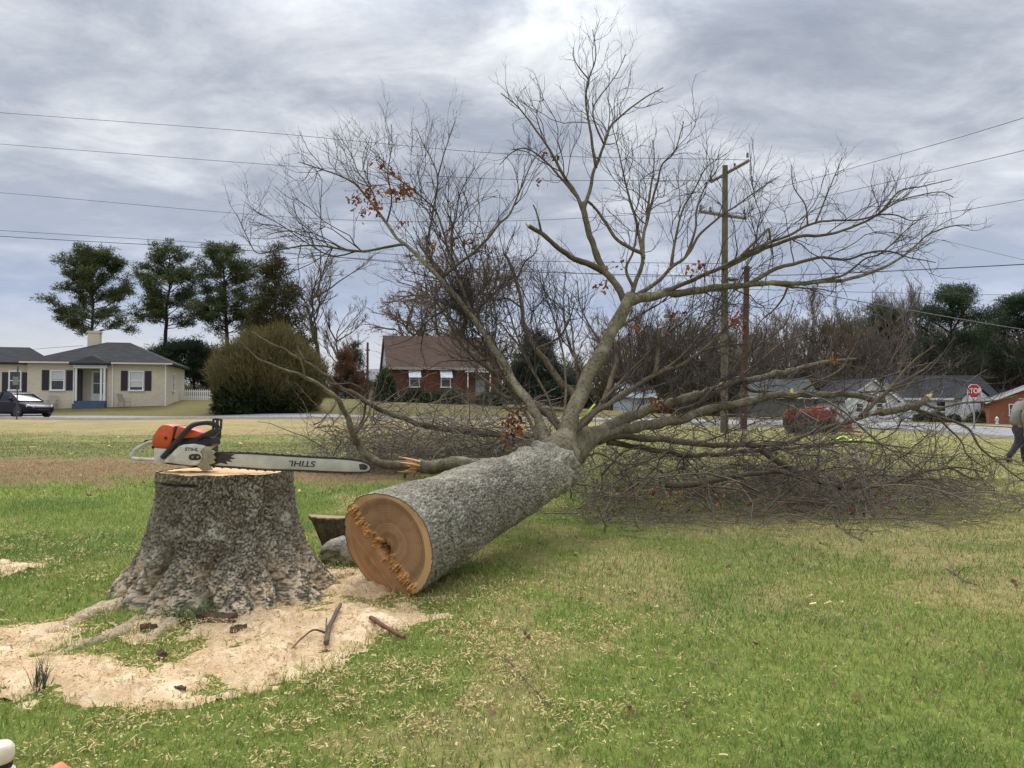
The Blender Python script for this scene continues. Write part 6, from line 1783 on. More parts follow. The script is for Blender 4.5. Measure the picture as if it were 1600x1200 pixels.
M_TRIM = mat('cream_trim', lin((206, 202, 190)), .6, .05, 3)
def cream_house():
    d = 51.7; x = (42 - 800) / F * d
    z = gz1(x + 5, d + 1.5)
    t = thing('cream_house', 'cream brick bungalow with dark hip roof, black shutters and a small porch', 'house', (x, d, z), R(14)); t.scale = (.97, .86, .97)
    cb = brick_mat('cream_brick', lin((214, 203, 182)), lin((202, 191, 170)), lin((200, 190, 172)))
    rf = shingle_mat('dark_shingle', lin((54, 54, 57)))
    MB().box(0, 3.0, 0, 8.2, -.6, 3.0).box(3.0, 5.05, 1.3, 8.2, -.6, 3.0).box(5.05, 9.0, 0, 8.2, -.6, 3.0).obj('wall', cb, t)
    MB().box(-7.0, -.003, .7, 7, -.6, 2.95).obj('side_wing', cb, t)
    r1 = hip_roof('roof', 0, 9.0, 0, 8.2, 3.0, 4.85, .38, 4.1, 5.7, rf, t)
    hip_roof('wing_roof', -7.0, 0, .7, 7, 2.96, 4.35, .35, -4.5, -1.0, rf, t, th=.12)
    MB().box(2.75, 3.55, 4.2, 5.0, 3.6, 5.55).box(2.70, 3.60, 4.15, 5.05, 5.55, 5.70).obj('chimney', cb, r1)
    MB().box(-.40, 2.72, -.47, -.385, 3.02, 3.13).obj('gutter', M_TRIM, t)
    MB().box(5.38, 9.40, -.47, -.385, 3.02, 3.13).obj('gutter', M_TRIM, t)
    for xx in (2.93, 5.42, 8.9):
        MB().tube([(xx, -.40, 3.05), (xx, -.06, 2.85), (xx, -.06, .05), (xx, -.2, -.02)], .05, 8).obj('downspout', M_WHITE, t)
    w = window(t, 2.25 - .35, 1.12, .92, 1.45, 0, blind=.45)
    for s in (-1, 1):
        sh = MB(); sx = 1.9 + s * .76
        sh.box(sx - .22, sx + .22, -.05, -.002, 1.15, 2.56)
        for k in range(14): sh.box(sx - .17, sx + .17, -.065, -.051, 1.24 + k * .092, 1.24 + k * .092 + .05)
        sh.obj('shutter', M_DARKSH, t)
    w = window(t, 6.95, 1.12, .98, 1.45, 0, blind=.85)
    for s in (-1, 1):
        sh = MB(); sx = 6.95 + s * .78
        sh.box(sx - .22, sx + .22, -.05, -.002, 1.15, 2.56)
        for k in range(14): sh.box(sx - .17, sx + .17, -.065, -.051, 1.24 + k * .092, 1.24 + k * .092 + .05)
        sh.obj('shutter', M_DARKSH, t)
    window(t, -.95, 1.12, .8, 1.4, .7)
    for s in (-1, 1):
        sx = -.95 + s * .62
        MB().box(sx - .18, sx + .18, .64, .698, 1.0, 2.4).obj('shutter', M_DARKSH, t)
    # side window on the right wall
    window(t, 2.6, 1.15, .8, 1.35, 9.0, axis='y')
    # porch
    po = thing_part('porch', t)
    st = mat('step_paint', lin((70, 84, 104)), .6, .15, 2)
    MB().box(3.02, 5.03, -.35, 1.29, -.55, .42).box(3.0, 5.05, -.72, -.352, -.55, .20).obj('step', st, po)
    for xx in (3.12, 4.72, 4.93): MB().box(xx - .06, xx + .06, -.30, -.18, .421, 2.70).obj('column', M_WHITE, po)
    MB().box(2.95, 5.1, -.36, 0.0, 2.701, 2.92).obj('beam', M_WHITE, po)
    mb = MB(); mb.add([(2.75, -.62, 2.93), (5.3, -.62, 2.93), (5.3, .9, 2.93), (2.75, .9, 2.93), (2.75, -.62, 3.05), (5.3, -.62, 3.05), (5.3, 1.9, 3.45), (2.75, 1.9, 3.45), (4.02, .1, 3.62), (4.02, 1.9, 3.85)],
                       [(0, 3, 2, 1), (0, 1, 5, 4), (4, 5, 8), (5, 6, 9, 8), (7, 4, 8, 9), (1, 2, 6, 5), (3, 0, 4, 7), (2, 3, 7, 6), (6, 7, 9)])
    mb.obj('porch_roof', rf, po)
    do = MB().box(3.75, 4.75, 1.22, 1.298, .425, 2.6).obj('door', M_WHITE, t)
    MB().box(3.9, 4.6, 1.195, 1.218, .95, 1.65).box(3.9, 4.6, 1.195, 1.218, 1.72, 2.45).obj('glass', M_GLASS, do)
    MB().box(3.06, 3.2, .6, 1.2, .45, 2.6).obj('porch_blind', mat('grey_slat', lin((78, 78, 74)), .7, .2, 6), t)
    # chairs on the lawn by the wall
    def chair(lx, ly, rz, label):
        q = t.matrix_basis @ Vector((lx, ly, 0)); zz = gz1(q.x, q.y)
        c = thing('patio_chair', label, 'chair', (q.x, q.y, zz), R(13) + rz, 'patio chairs against the cream house')
        mt = mat('chair_metal', lin((150, 140, 124)), .6) if 'chair_metal' not in bpy.data.materials else bpy.data.materials['chair_metal']
        MB().box(-.27, .27, -.25, .25, .38, .42).obj('seat', mt, c, bevel=.01)
        MB().add([(-.27, .22, .42), (.27, .22, .42), (.27, .42, .95), (-.27, .42, .95), (-.27, .25, .42), (.27, .25, .42), (.27, .45, .95), (-.27, .45, .95)], [(0, 1, 2, 3), (7, 6, 5, 4), (0, 4, 5, 1), (1, 5, 6, 2), (2, 6, 7, 3), (3, 7, 4, 0)]).obj('backrest', mt, c)
        for sx in (-.27, .27):
            for sy in (-.24, .26): MB().tube([(sx, sy, 0), (sx, sy, .39)], .018, 6).obj('leg', mt, c)
            MB().tube([(sx, -.24, .4), (sx, -.24, .62), (sx, .3, .62)], .018, 6).obj('armrest', mt, c)
    chair(1.75, -.75, 0.1, 'tan metal patio chair left of the porch steps')
    chair(6.35, -.75, 1.1, 'tan metal patio chair right of the porch, turned sideways')

def thing_part(name, parent):
    o = bpy.data.objects.new(name, None); o.empty_display_size = .2; COL.objects.link(o); o.parent = parent
    return o

def gable_house(name, label, px, d, rz, w, dep, wh, rh, wm, rm, windows=(), doors=(), ov=.35, ridge='x', zoff=0, extra=None, trim=M_WHITE, gm=None, chim=None):
    x = (px - 800) / F * d
    t = thing(name, label, 'house', (x, d, gz1(x, d) + zoff), rz)
    if ridge == 'x':
        MB().box(0, w, 0, dep, -1, wh).obj('wall', wm, t)
        for xx0, xx1 in ((.0, .12), (w - .12, w)):
            MB().add([(xx0, 0, wh + .001), (xx1, 0, wh + .001), (xx1, dep, wh + .001), (xx0, dep, wh + .001), (xx0, dep / 2, rh - .1), (xx1, dep / 2, rh - .1)], [(0, 1, 5, 4), (2, 3, 4, 5), (1, 2, 5), (3, 0, 4), (0, 3, 2, 1)]).obj('gable', gm or wm, t)
        s = (rh - wh) / (dep / 2); th = .14
        mb = MB()
        for sg in (0, 1):
            y0 = -ov if sg == 0 else dep + ov
            z0 = wh - s * ov
            mb.add([(-ov * .6, y0, z0), (w + ov * .6, y0, z0), (w + ov * .6, dep / 2, rh), (-ov * .6, dep / 2, rh), (-ov * .6, y0, z0 + th), (w + ov * .6, y0, z0 + th), (w + ov * .6, dep / 2, rh + th), (-ov * .6, dep / 2, rh + th)],
                   [(0, 3, 2, 1), (4, 5, 6, 7), (0, 1, 5, 4), (1, 2, 6, 5), (2, 3, 7, 6), (3, 0, 4, 7)])
        rf = mb.obj('roof', rm, t)
        MB().box(-ov * .6, w + ov * .6, -ov - .05, -ov - .002, wh - s * ov - .08, wh - s * ov + th + .02).obj('fascia', trim, t)
    else:
        MB().prism([(0, -1), (w, -1), (w, wh), (w / 2, rh - .1), (0, wh)], 0, dep).obj('wall', wm, t)
        s = (rh - wh) / (w / 2); th = .14
        mb = MB(); tr = MB()
        for sg in (0, 1):
            x0 = -ov if sg == 0 else w + ov
            z0 = wh - s * ov
            mb.add([(x0, -ov, z0), (w / 2, -ov, rh), (w / 2, dep + ov, rh), (x0, dep + ov, z0), (x0, -ov, z0 + th), (w / 2, -ov, rh + th), (w / 2, dep + ov, rh + th), (x0, dep + ov, z0 + th)],
                   [(0, 1, 2, 3), (7, 6, 5, 4), (0, 4, 5, 1), (1, 5, 6, 2), (2, 6, 7, 3), (3, 7, 4, 0)])
            tr.add([(x0, -ov - .06, z0 - .12), (w / 2, -ov - .06, rh - .12), (w / 2, -ov - .003, rh - .12), (x0, -ov - .003, z0 - .12), (x0, -ov - .06, z0 + th), (w / 2, -ov - .06, rh + th), (w / 2, -ov - .003, rh + th), (x0, -ov - .003, z0 + th)],
                   [(0, 1, 2, 3), (7, 6, 5, 4), (0, 4, 5, 1), (1, 5, 6, 2), (2, 6, 7, 3), (3, 7, 4, 0)])
        rf = mb.obj('roof', rm, t)
        tr.obj('barge_board', trim, t)
    for wx, wz, ww, whh in windows: window(t, wx, wz, ww, whh, 0)
    for dx, dw, dh in doors:
        MB().box(dx - dw / 2, dx + dw / 2, -.06, -.002, 0, dh).obj('door', trim, t)
    if chim:
        MB().box(*chim).obj('chimney', wm, rf)
    if extra: extra(t)
    return t

def build_houses():
    cream_house()
    rb = brick_mat('red_brick', lin((110, 66, 52)), lin((98, 58, 46)), lin((112, 92, 82)))
    rs = shingle_mat('brown_shingle', lin((92, 74, 64)), .15)
    awn = mat('awning_metal', lin((222, 224, 226)), .5, .04, 3)
    def br_extra(t):
        for xx in (2.35, 5.25):
            a = MB()
            for k in range(6):
                x0 = xx - .56 + k * .187
                a.add([(x0, -.03, 3.05), (x0 + .18, -.03, 3.05), (x0 + .18, -.62, 2.28), (x0, -.62, 2.28), (x0, -.03, 3.0), (x0 + .18, -.03, 3.0), (x0 + .18, -.62, 2.22), (x0, -.62, 2.22)], [(0, 1, 2, 3), (7, 6, 5, 4), (0, 4, 5, 1), (1, 5, 6, 2), (2, 6, 7, 3), (3, 7, 4, 0)])
            a.obj('awning', awn, t)
        MB().box(7.0, 9.3, -1.35, -.003, 2.75, 2.88).obj('porch_roof', awn, t)
        for xx in (7.1, 9.2): MB().box(xx - .05, xx + .05, -1.3, -1.2, .62, 2.749).obj('porch_post', M_WHITE, t)
        MB().box(7.0, 9.3, -1.35, -.003, -.6, .6).obj('porch_base', rb, t)
        wd = mat('rail_wood', lin((126, 84, 68)), .8, .2, 4)
        r = MB()
        for k in range(9): r.box(6.95, 7.0, -1.35 - k * .12, -1.31 - k * .12, .3 - .06 * k, 1.55 - .05 * k)
        r.obj('railing', wd, t)
        MB().box(8.05, 8.95, -.05, -.002, .6, 2.65).obj('door', mat('grey_door', lin((150, 152, 152)), .6, .1, 2), t)
    gable_house('brick_house', 'red brick cottage with brown roof and white window awnings behind the felled tree', 607, 70, R(14), 10.6, 8.0, 3.3, 6.3, rb, rs,
                windows=((2.35, 1.35, .95, 1.5), (5.25, 1.35, .95, 1.5)), extra=br_extra, gm=mat('white_clapboard', lin((212, 216, 216)), .7, .05, 4), trim=mat('tan_trim', lin((160, 146, 134)), .7), zoff=-.1, chim=(6.5, 7.4, 3.6, 4.4, 5.6, 7.1))
    # small outbuildings between shrub and brick house
    gable_house('garage', 'grey garage with pale green roof left of the brick house', 520, 96, R(4), 5.0, 5, 1.9, 3.0, mat('grey_siding', lin((132, 134, 134)), .8, .08, 3), mat('green_tin', lin((112, 124, 118)), .6, .08, 2), zoff=.3)
    gable_house('garage', 'small cream garage with grey roof beside the tall dark shrub', 566, 92, R(-18), 3.6, 4, 2.3, 3.5, mat('cream_siding', lin((206, 190, 166)), .8, .06, 3), mat('grey_roof', lin((130, 126, 128)), .8, .1, 3), zoff=.2)
    # right hand side
    wsd = mat('white_siding', lin((222, 224, 224)), .7, .05, 4)
    drf = shingle_mat('slate_shingle', lin((62, 64, 69)))
    gable_house('white_house', 'white gabled house with dark roof behind the broken branch', 1322, 86, R(8), 6.3, 8, 2.3, 4.6, wsd, drf, windows=((4.0, .9, .9, 1.1), (1.6, .9, .9, 1.1)), ridge='y', zoff=.0)
    def dk_extra(t):
        p = thing_part('porch', t)
        MB().prism([(6.1, 0), (9.4, 0), (9.4, 2.5), (7.75, 3.8), (6.1, 2.5)], -1.4, -.004).obj('porch_wall', wsd, p)
        mb = MB()
        mb.add([(5.8, -1.6, 2.35), (7.75, -1.6, 3.95), (7.75, 0.6, 3.95), (5.8, .6, 2.35), (5.8, -1.6, 2.5), (7.75, -1.6, 4.1), (7.75, .6, 4.1), (5.8, .6, 2.5)], [(0, 1, 2, 3), (7, 6, 5, 4), (0, 4, 5, 1), (1, 5, 6, 2), (2, 6, 7, 3), (3, 7, 4, 0)])
        mb.add([(9.7, -1.6, 2.35), (7.75, -1.6, 3.95), (7.75, 0.6, 3.95), (9.7, .6, 2.35), (9.7, -1.6, 2.5), (7.75, -1.6, 4.1), (7.75, .6, 4.1), (9.7, .6, 2.5)], [(0, 1, 2, 3), (7, 6, 5, 4), (0, 4, 5, 1), (1, 5, 6, 2), (2, 6, 7, 3), (3, 7, 4, 0)])
        mb.obj('porch_roof', drf, p)
        MB().box(8.3, 9.1, -1.46, -1.404, .1, 2.2).obj('door', mat('navy_door', lin((44, 50, 70)), .6), p)
    gable_house('dark_roofed_house', 'white house with broad slate roof and gabled porch behind the stop sign', 1412, 90, R(2), 11.5, 8, 2.6, 5.2, wsd, drf, windows=((1.4, .9, 1.2, 1.3), (4.4, .9, 1.2, 1.3), (10.6, .9, 1.0, 1.3)), extra=dk_extra, zoff=.15)
    gable_house('brick_house', 'orange brick house with white gable trim at the right edge', 1545, 80, R(-27), 9.0, 9, 2.2, 4.1, brick_mat('orange_brick', lin((152, 90, 66)), lin((138, 78, 58)), lin((150, 118, 98))), mat('grey_shingle', lin((98, 102, 108)), .85, .12, 3), windows=((2.2, .7, .95, 1.25), (6.2, .7, .95, 1.25)), ridge='y', zoff=.1, gm=None)
    gable_house('green_shed', 'long shed with grey green roof behind the dark pole', 1172, 92, R(0), 8.0, 6, 2.6, 4.6, mat('shed_wall', lin((96, 98, 94)), .8, .1, 3), mat('teal_tin', lin((66, 76, 74)), .6, .08, 2), zoff=.2)
    gable_house('white_shed', 'white shed seen through the felled branches', 968, 96, R(4), 4.5, 4, 2.0, 3.4, mat('shed_siding', lin((176, 182, 188)), .7, .08, 3), mat('white_tin', lin((190, 196, 204)), .6), zoff=.4)
    rng = np.random.default_rng(91)
    for px, d, rx, rz_, lab in ((1462, 85, 1.2, 1.3, 'dark bush left of the gabled porch'), (1530, 84, 1.6, 1.4, 'dark bush between the gabled porch and the orange brick house'), (1490, 87, .8, 1.0, 'small dark bush against the dark roofed house'), (1440, 87, 1.1, 1.1, 'dark bush under the dark roofed house window')):
        o = link('bush', bush_mesh(int(px), 4500, rx, .9, rz_, ((40, 52, 36), (56, 70, 46), (66, 78, 52)), L=.16, w=.07).mesh('bush', M_FOL, False), None, gp(px, d)); setp(o, lab, 'bush')
build_houses()

# ------------------------------------------------------------------ picket fence
def build_fence():
    a = GD(280, 58.5); b = GD(372, 58.5)
    o = thing('picket_fence', 'white picket fence right of the cream house', 'fence', a)
    n = 30; L_ = b - a
    pk = MB().add([(-.05, -.012, .06), (.05, -.012, .06), (.05, .012, .06), (-.05, .012, .06), (-.05, -.012, .78), (.05, -.012, .78), (.05, .012, .78), (-.05, .012, .78), (0, -.012, .88), (0, .012, .88)],
                  [(0, 3, 2, 1), (0, 1, 5, 8, 4), (1, 2, 6, 5), (2, 3, 7, 9, 6), (3, 0, 4, 7), (4, 8, 9, 7), (5, 6, 9, 8)])
    p0 = pk.obj('picket', M_WHITE, o)
    me = p0.data
    for k in range(n):
        q = p0 if k == 0 else link('picket', me, o)
        f = k / (n - 1); x = L_[0] * f
        q.location = (x, 0, gz1(a[0] + x, a[1]) - a[2])
    for z in (.25, .65): MB().box(0, L_[0], .014, .05, z, z + .08).obj('rail', M_WHITE, o)
build_fence()

# ------------------------------------------------------------------ poles and wires
M_POLE = mat('pole_wood', lin((98, 90, 74)), .9, .3, 3, .4, 20)
M_POLE2 = mat('dark_pole_wood', lin((84, 60, 54)), .9, .3, 3, .4, 20)
M_WIRE = mat('wire_black', (.04, .04, .045), .6)
M_INS = mat('insulator', lin((92, 88, 96)), .4)
def build_poles():
    g = GD(1131, 33)
    t = thing('utility_pole', 'tall wooden utility pole with two crossarms behind the felled tree', 'utility pole', g)
    top = P(1133, 259, 33)
    MB().tube([(0, 0, -.3), ((top - g)[0] * .5, 0, (top[2] - g[2]) * .5), tuple(top - g)], [.165, .145, .115], 14).obj('pole', M_POLE, t, smooth=True)
    def arm(p0, p1, w):
        p0, p1 = np.array(p0) - g, np.array(p1) - g
        return MB().tube([p0, p1], w, 4).obj('crossarm', mat('arm_wood', lin((124, 116, 118)), .9, .2, 4) if 'arm_wood' not in bpy.data.materials else bpy.data.materials['arm_wood'], t)
    a1 = arm(P(1111, 284, 34.1), P(1170, 251, 31.7), .085)
    a2 = arm(P(1093, 330, 32.4), P(1166, 341, 33.6), .085)
    for px, py, d, par in ((1111, 281, 34.1, a1), (1168, 246, 31.7, a1), (1148, 262, 32.6, a1), (1095, 327, 32.4, a2), (1163, 334, 33.6, a2), (1110, 330, 32.6, a2)):
        p = P(px, py, d) - g
        MB().lathe([(.0, 0), (.05, 0), (.06, .06), (.035, .1), (.06, .14), (.03, .2), (0, .2)], p, 10).obj('insulator', M_INS, par, smooth=True)
    p = P(1145, 437, 32.8) - g
    MB().tube([(p[0] - .3, p[1], p[2] + .05), (p[0] - .05, p[1], p[2] + .1)], .03, 6).obj('lamp_arm', M_INS, t)
    MB().lathe([(0, -.08), (.16, -.06), (.22, 0), (.16, .07), (0, .1)], p, 12).obj('lamp_head', mat('lamp_grey', (.06, .06, .065), .5), t, smooth=True)
    g2 = GD(1161, 36)
    t2 = thing('utility_pole', 'shorter dark brown utility pole without crossarms', 'utility pole', g2)
    top2 = P(1167, 416, 36)
    MB().tube([(0, 0, -.3), tuple(top2 - g2)], [.17, .13], 12).obj('pole', M_POLE2, t2, smooth=True)
    MB().box((top2 - g2)[0] - .2, (top2 - g2)[0] + .2, -.16, .16, (top2 - g2)[2] - .12, (top2 - g2)[2] - .06).obj('bracket', M_INS, t2)
    g3 = GD(574, 86)
    t3 = thing('thin_pole', 'thin reddish brown pole left of the brick house', 'pole', g3)
    MB().tube([(0, 0, -.2), (0, 0, P(574, 535, 86)[2] - g3[2])], [.15, .12], 10).obj('pole', mat('red_pole', lin((116, 76, 66)), .9, .2, 3), t3)
    MB().box(-.25, .25, -.04, .04, P(574, 548, 86)[2] - g3[2], P(574, 546, 86)[2] - g3[2]).obj('cross_piece', M_POLE2, t3)
    def wire(label, pts, r=.012, sag=None):
        q = cr(np.array([P(*p) for p in pts]), 10)
        V, Q = tubes(q[None], np.full((1, len(q)), r), 5)
        o = link('power_line', np_mesh('power_line', V, [Q], M_WIRE)); setp(o, label, 'wire')
    wire('topmost overhead wire on the left of the sky', [(-300, 152, 44), (0, 176, 41), (400, 206, 38), (785, 240, 35.5), (1170, 250, 31.8)], .011)
    wire('second overhead wire from the top on the left of the sky', [(-300, 201, 45), (0, 225, 42), (460, 260, 39), (785, 280, 36.5), (1108, 282, 34.1)], .011)
    wire('middle overhead wire on the left of the sky', [(-300, 280, 44), (0, 301, 41), (465, 340, 37.5), (800, 345, 35), (1095, 328, 32.5)], .010)
    wire('upper of the two close low wires on the left', [(-300, 340, 44), (0, 360, 41.5), (400, 384, 38.5), (780, 406, 36), (1131, 412, 33.2)], .012)
    wire('thicker lower wire of the close pair on the left', [(-300, 345, 44), (0, 369, 41.5), (400, 392, 38.5), (780, 422, 36), (1131, 432, 33.2)], .017)
    wire('thin wire behind the felled crown between the poles', [(500, 400, 40), (780, 418, 37), (1000, 432, 35), (1165, 428, 36)], .010)
    wire('steep wire rising to the upper right corner', [(1800, 122, 22), (1600, 184, 24.5), (1481, 220, 26.4), (1316, 267, 29.5), (1200, 300, 32), (1163, 336, 33.6)], .010)
    wire('second rising wire on the right of the sky', [(1800, 182, 22), (1600, 235, 24.5), (1355, 292, 29), (1240, 318, 31.5), (1168, 338, 33.5)], .010)
    wire('third rising wire on the right, meeting the branch tips', [(1800, 270, 22), (1600, 312, 24.5), (1455, 335, 27), (1290, 350, 30.5), (1133, 345, 33)], .009)
    wire('thick nearly level cable on the right', [(1800, 402, 25), (1600, 413, 28), (1360, 425, 32), (1217, 430, 35), (1168, 428, 36)], .020)
    wire('black cable sagging down to the right edge', [(1166, 430, 35.9), (1210, 444, 34), (1285, 460, 31), (1440, 488, 26), (1600, 515, 22), (1800, 540, 19)], .017)
    wire('faint thin wire above the right hand pines', [(1166, 452, 36), (1420, 458, 40), (1600, 461, 44), (1800, 462, 48)], .012)
    wire('faint wire slanting down at far right', [(1430, 366, 60), (1500, 382, 58), (1600, 406, 56), (1750, 440, 54)], .012)
    wire('faint wire behind the cream house roof at the left edge', [(-200, 556, 66), (0, 551, 66), (60, 545, 66), (130, 540, 68)], .016)
build_poles()

# ------------------------------------------------------------------ signs, hydrant
def text_part(s, loc, h, parent, m, sx=1.0, rz=0):
    cu = bpy.data.curves.new('lettering', 'FONT'); cu.body = s; cu.size = 1.0; cu.align_x = 'CENTER'; cu.align_y = 'CENTER'; cu.extrude = .02; cu.offset = .02
    to = bpy.data.objects.new('lettering', cu); COL.objects.link(to)
    bpy.context.view_layer.update()
    me = bpy.data.meshes.new_from_object(to.evaluated_get(bpy.context.evaluated_depsgraph_get()))
    bpy.data.objects.remove(to)
    sc_ = h / .7
    me.transform(Matrix.Translation(loc) @ Matrix.Rotation(R(90), 4, 'X') @ Matrix.Diagonal((sc_ * sx, sc_, .1, 1)))
    me.materials.clear(); me.materials.append(m)
    return link('lettering', me, parent)
def build_signs():
    d = 42; c = P(1522, 611, d); g = GD(1522, d)
    t = thing('stop_sign', 'red octagonal stop sign in front of the dark roofed house', 'stop sign', g, R(-4))
    r = .40
    oc = lambda s, off=0: [(s * math.cos(R(22.5 + 45 * k)), s * math.sin(R(22.5 + 45 * k)) + off) for k in range(8)]
    h = c[2] - g[2]
    MB().box(-.035, .035, .012, .06, -.3, h + .35).obj('post', mat('sign_post', lin((150, 148, 144)), .6, .1, 4), t)
    MB().prism(oc(r, h), -.006, .010).obj('border', M_WHITE, t)
    MB().prism(oc(r * .93, h), -.010, -.0061).obj('plate', mat('sign_red', lin((176, 22, 40)), .5, .05, 3), t)
    text_part('STOP', (0, -.0115, h), .27, t, M_WHITE, .82)
    d = 40.5; g = GD(27, d); t = thing('street_sign', 'grey street sign on a thin post by the parked car', 'sign', g)
    zt = P(28, 573, d)[2] - g[2]
    gm = mat('sign_grey', lin((62, 66, 66)), .6, .1, 4)
    MB().tube([(0, 0, -.3), (0, 0, zt)], .035, 8).obj('post', gm, t)
    zz = P(28, 595, d)[2] - g[2]
    MB().box(-.22, .08, -.055, -.036, zz - .22, zz + .22).obj('plate', mat('sign_back', lin((116, 120, 120)), .5, .1, 4), t)
    d = 76; g = GD(1557, d)
    t = thing('fire_hydrant', 'pale fire hydrant in front of the orange brick house', 'fire hydrant', g)
    hm = mat('hydrant_paint', lin((206, 208, 206)), .5, .08, 5)
    MB().lathe([(0, 0), (.17, 0), (.17, .06), (.12, .07), (.12, .52), (.16, .53), (.16, .58), (.13, .62), (.08, .70), (.03, .73), (.03, .78), (0, .78)], n=14).obj('body', hm, t, smooth=True)
    for s in (-1, 1): MB().lathe([(0, 0), (.07, 0), (.07, .11 * 1), (.09, .11), (.09, .16), (0, .16)], (0, 0, .42), 10, 'x').obj('outlet', hm, t).scale = (s, 1, 1)
build_signs()

# ------------------------------------------------------------------ car
def build_car():
    d = 43.2; x = (66 - 800) / F * d
    g = gz1(x, d) + .07
    yaw = R(-24)
    L0 = 2.2
    t = thing('parked_car', 'dark purple sedan half in frame at the left edge of the street', 'car', (x - L0 * math.cos(yaw), d - L0 * math.sin(yaw), g), yaw)
    paint = mat('car_paint', lin((26, 14, 30)), .4, .06, 2, spec=.18)
    paint.node_tree.nodes['Principled BSDF'].inputs['Coat Weight'].default_value = .06
    gl = mat('car_glass', (.02, .025, .03), .15, .2, 1, spec=.22)
    blk = mat('car_black', (.02, .02, .022), .6)
    def loft(secs, name, m, parent=t, cap=True):
        n = len(secs[0]); V = [p for s in secs for p in s]
        F_ = []
        for i in range(len(secs) - 1):
            for k in range(n):
                F_.append((i * n + k, i * n + (k + 1) % n, (i + 1) * n + (k + 1) % n, (i + 1) * n + k))
        F_.append(tuple(range(n))); F_.append(tuple((len(secs) - 1) * n + k for k in range(n)))
        return MB().add(V, F_).obj(name, m, parent, bevel=.015, smooth=True)
    def sec(xx, w, zb, zm, zt, tw):
        h = [(w * .9, zb), (w, zb + .12), (w, zm), (w * .97, zt - .06), (tw, zt)]
        return [(xx, -a, b) for a, b in h] + [(xx, a, b) for a, b in h[::-1]]
    body = [(-2.32, .70, .42, .62, .86, .60), (-2.2, .82, .30, .66, .98, .70), (-1.6, .88, .2, .68, 1.0, .76), (-.6, .90, .2, .66, .96, .80), (.5, .90, .2, .66, .94, .80), (.9, .90, .2, .66, .93, .78), (1.4, .88, .2, .64, .86, .72), (1.9, .84, .22, .58, .76, .64), (2.2, .72, .26, .5, .66, .54), (2.34, .56, .34, .46, .56, .44)]
    loft([sec(*s) for s in body], 'body', paint)
    cab = [(-1.75, .74, .97, 1.0, .70), (-1.0, .77, .95, 1.36, .56), (-.5, .78, .95, 1.43, .58), (.2, .78, .94, 1.42, .58), (.55, .77, .94, 1.30, .58), (1.25, .72, .90, .94, .68)]
    loft([[(a, -w, zb), (a, -tw, zt), (a, tw, zt), (a, w, zb)] for a, w, zb, zt, tw in cab], 'windows', gl)
    rf = [(-1.1, .55, 1.345, 1.375), (-.5, .58, 1.42, 1.455), (.2, .58, 1.41, 1.445), (.56, .58, 1.30, 1.335)]
    loft([[(a, -w, z0), (a, -w, z1), (a, w, z1), (a, w, z0)] for a, w, z0, z1 in rf], 'roof', paint)
    for s in (-1, 1):
        MB().tube([(1.27, s * .73, .93), (.55, s * .60, 1.33)], .04, 6).obj('pillar', paint, t)
        MB().tube([(-.35, s * .79, .94), (-.3, s * .60, 1.42)], .035, 6).obj('pillar', paint, t)
        MB().prism([(.62, .98), (.80, .96), (.80, 1.10), (.66, 1.12)], s * .84 - .07, s * .84 + .07).obj('mirror', paint, t, bevel=.02, smooth=True)
        MB().add([(2.02, s * .80, .60), (2.30, s * .52, .56), (2.28, s * .52, .66), (2.0, s * .76, .74), (2.06, s * .74, .60), (2.27, s * .48, .56), (2.25, s * .48, .66), (2.03, s * .70, .74)], [(0, 1, 2, 3), (7, 6, 5, 4), (0, 4, 5, 1), (1, 5, 6, 2), (2, 6, 7, 3), (3, 7, 4, 0)]).obj('headlight', mat('headlight', lin((206, 208, 212)), .15) if 'headlight' not in bpy.data.materials else bpy.data.materials['headlight'], t)
        for xx in (1.42, -1.38):
            w = MB().lathe([(.20, -.10), (.315, -.10), (.33, -.06), (.33, .06), (.315, .10), (.20, .10)], (xx, s * .82, .33), 28, 'y').obj('wheel', blk, t, smooth=True)
            rim = MB().lathe([(.0, -.085), (.06, -.095), (.07, -.085)], (xx, s * .82 , .33), 16, 'y')
            for k in range(5):
                a = k * 2 * math.pi / 5
                c_, s_ = math.cos(a), math.sin(a)
                for dy in (-.1, .075):
                    rim.add([(xx + c_ * .05 - s_ * .035, s * .82 + dy, .33 + s_ * .05 + c_ * .035), (xx + c_ * .05 + s_ * .035, s * .82 + dy, .33 + s_ * .05 - c_ * .035), (xx + c_ * .22 + s_ * .045, s * .82 + dy, .33 + s_ * .22 - c_ * .045), (xx + c_ * .22 - s_ * .045, s * .82 + dy, .33 + s_ * .22 + c_ * .045),
                             (xx + c_ * .05 - s_ * .035, s * .82 + dy + .025, .33 + s_ * .05 + c_ * .035), (xx + c_ * .05 + s_ * .035, s * .82 + dy + .025, .33 + s_ * .05 - c_ * .035), (xx + c_ * .22 + s_ * .045, s * .82 + dy + .025, .33 + s_ * .22 - c_ * .045), (xx + c_ * .22 - s_ * .045, s * .82 + dy + .025, .33 + s_ * .22 + c_ * .045)],
                            [(0, 1, 2, 3), (7, 6, 5, 4), (0, 4, 5, 1), (1, 5, 6, 2), (2, 6, 7, 3), (3, 7, 4, 0)])
            rim.obj('rim', mat('rim_alloy', lin((190, 190, 192)), .35, metal=.4) if 'rim_alloy' not in bpy.data.materials else bpy.data.materials['rim_alloy'], w)
    MB().box(2.24, 2.345, -.35, .35, .42, .5).obj('grille', blk, t)
build_car()

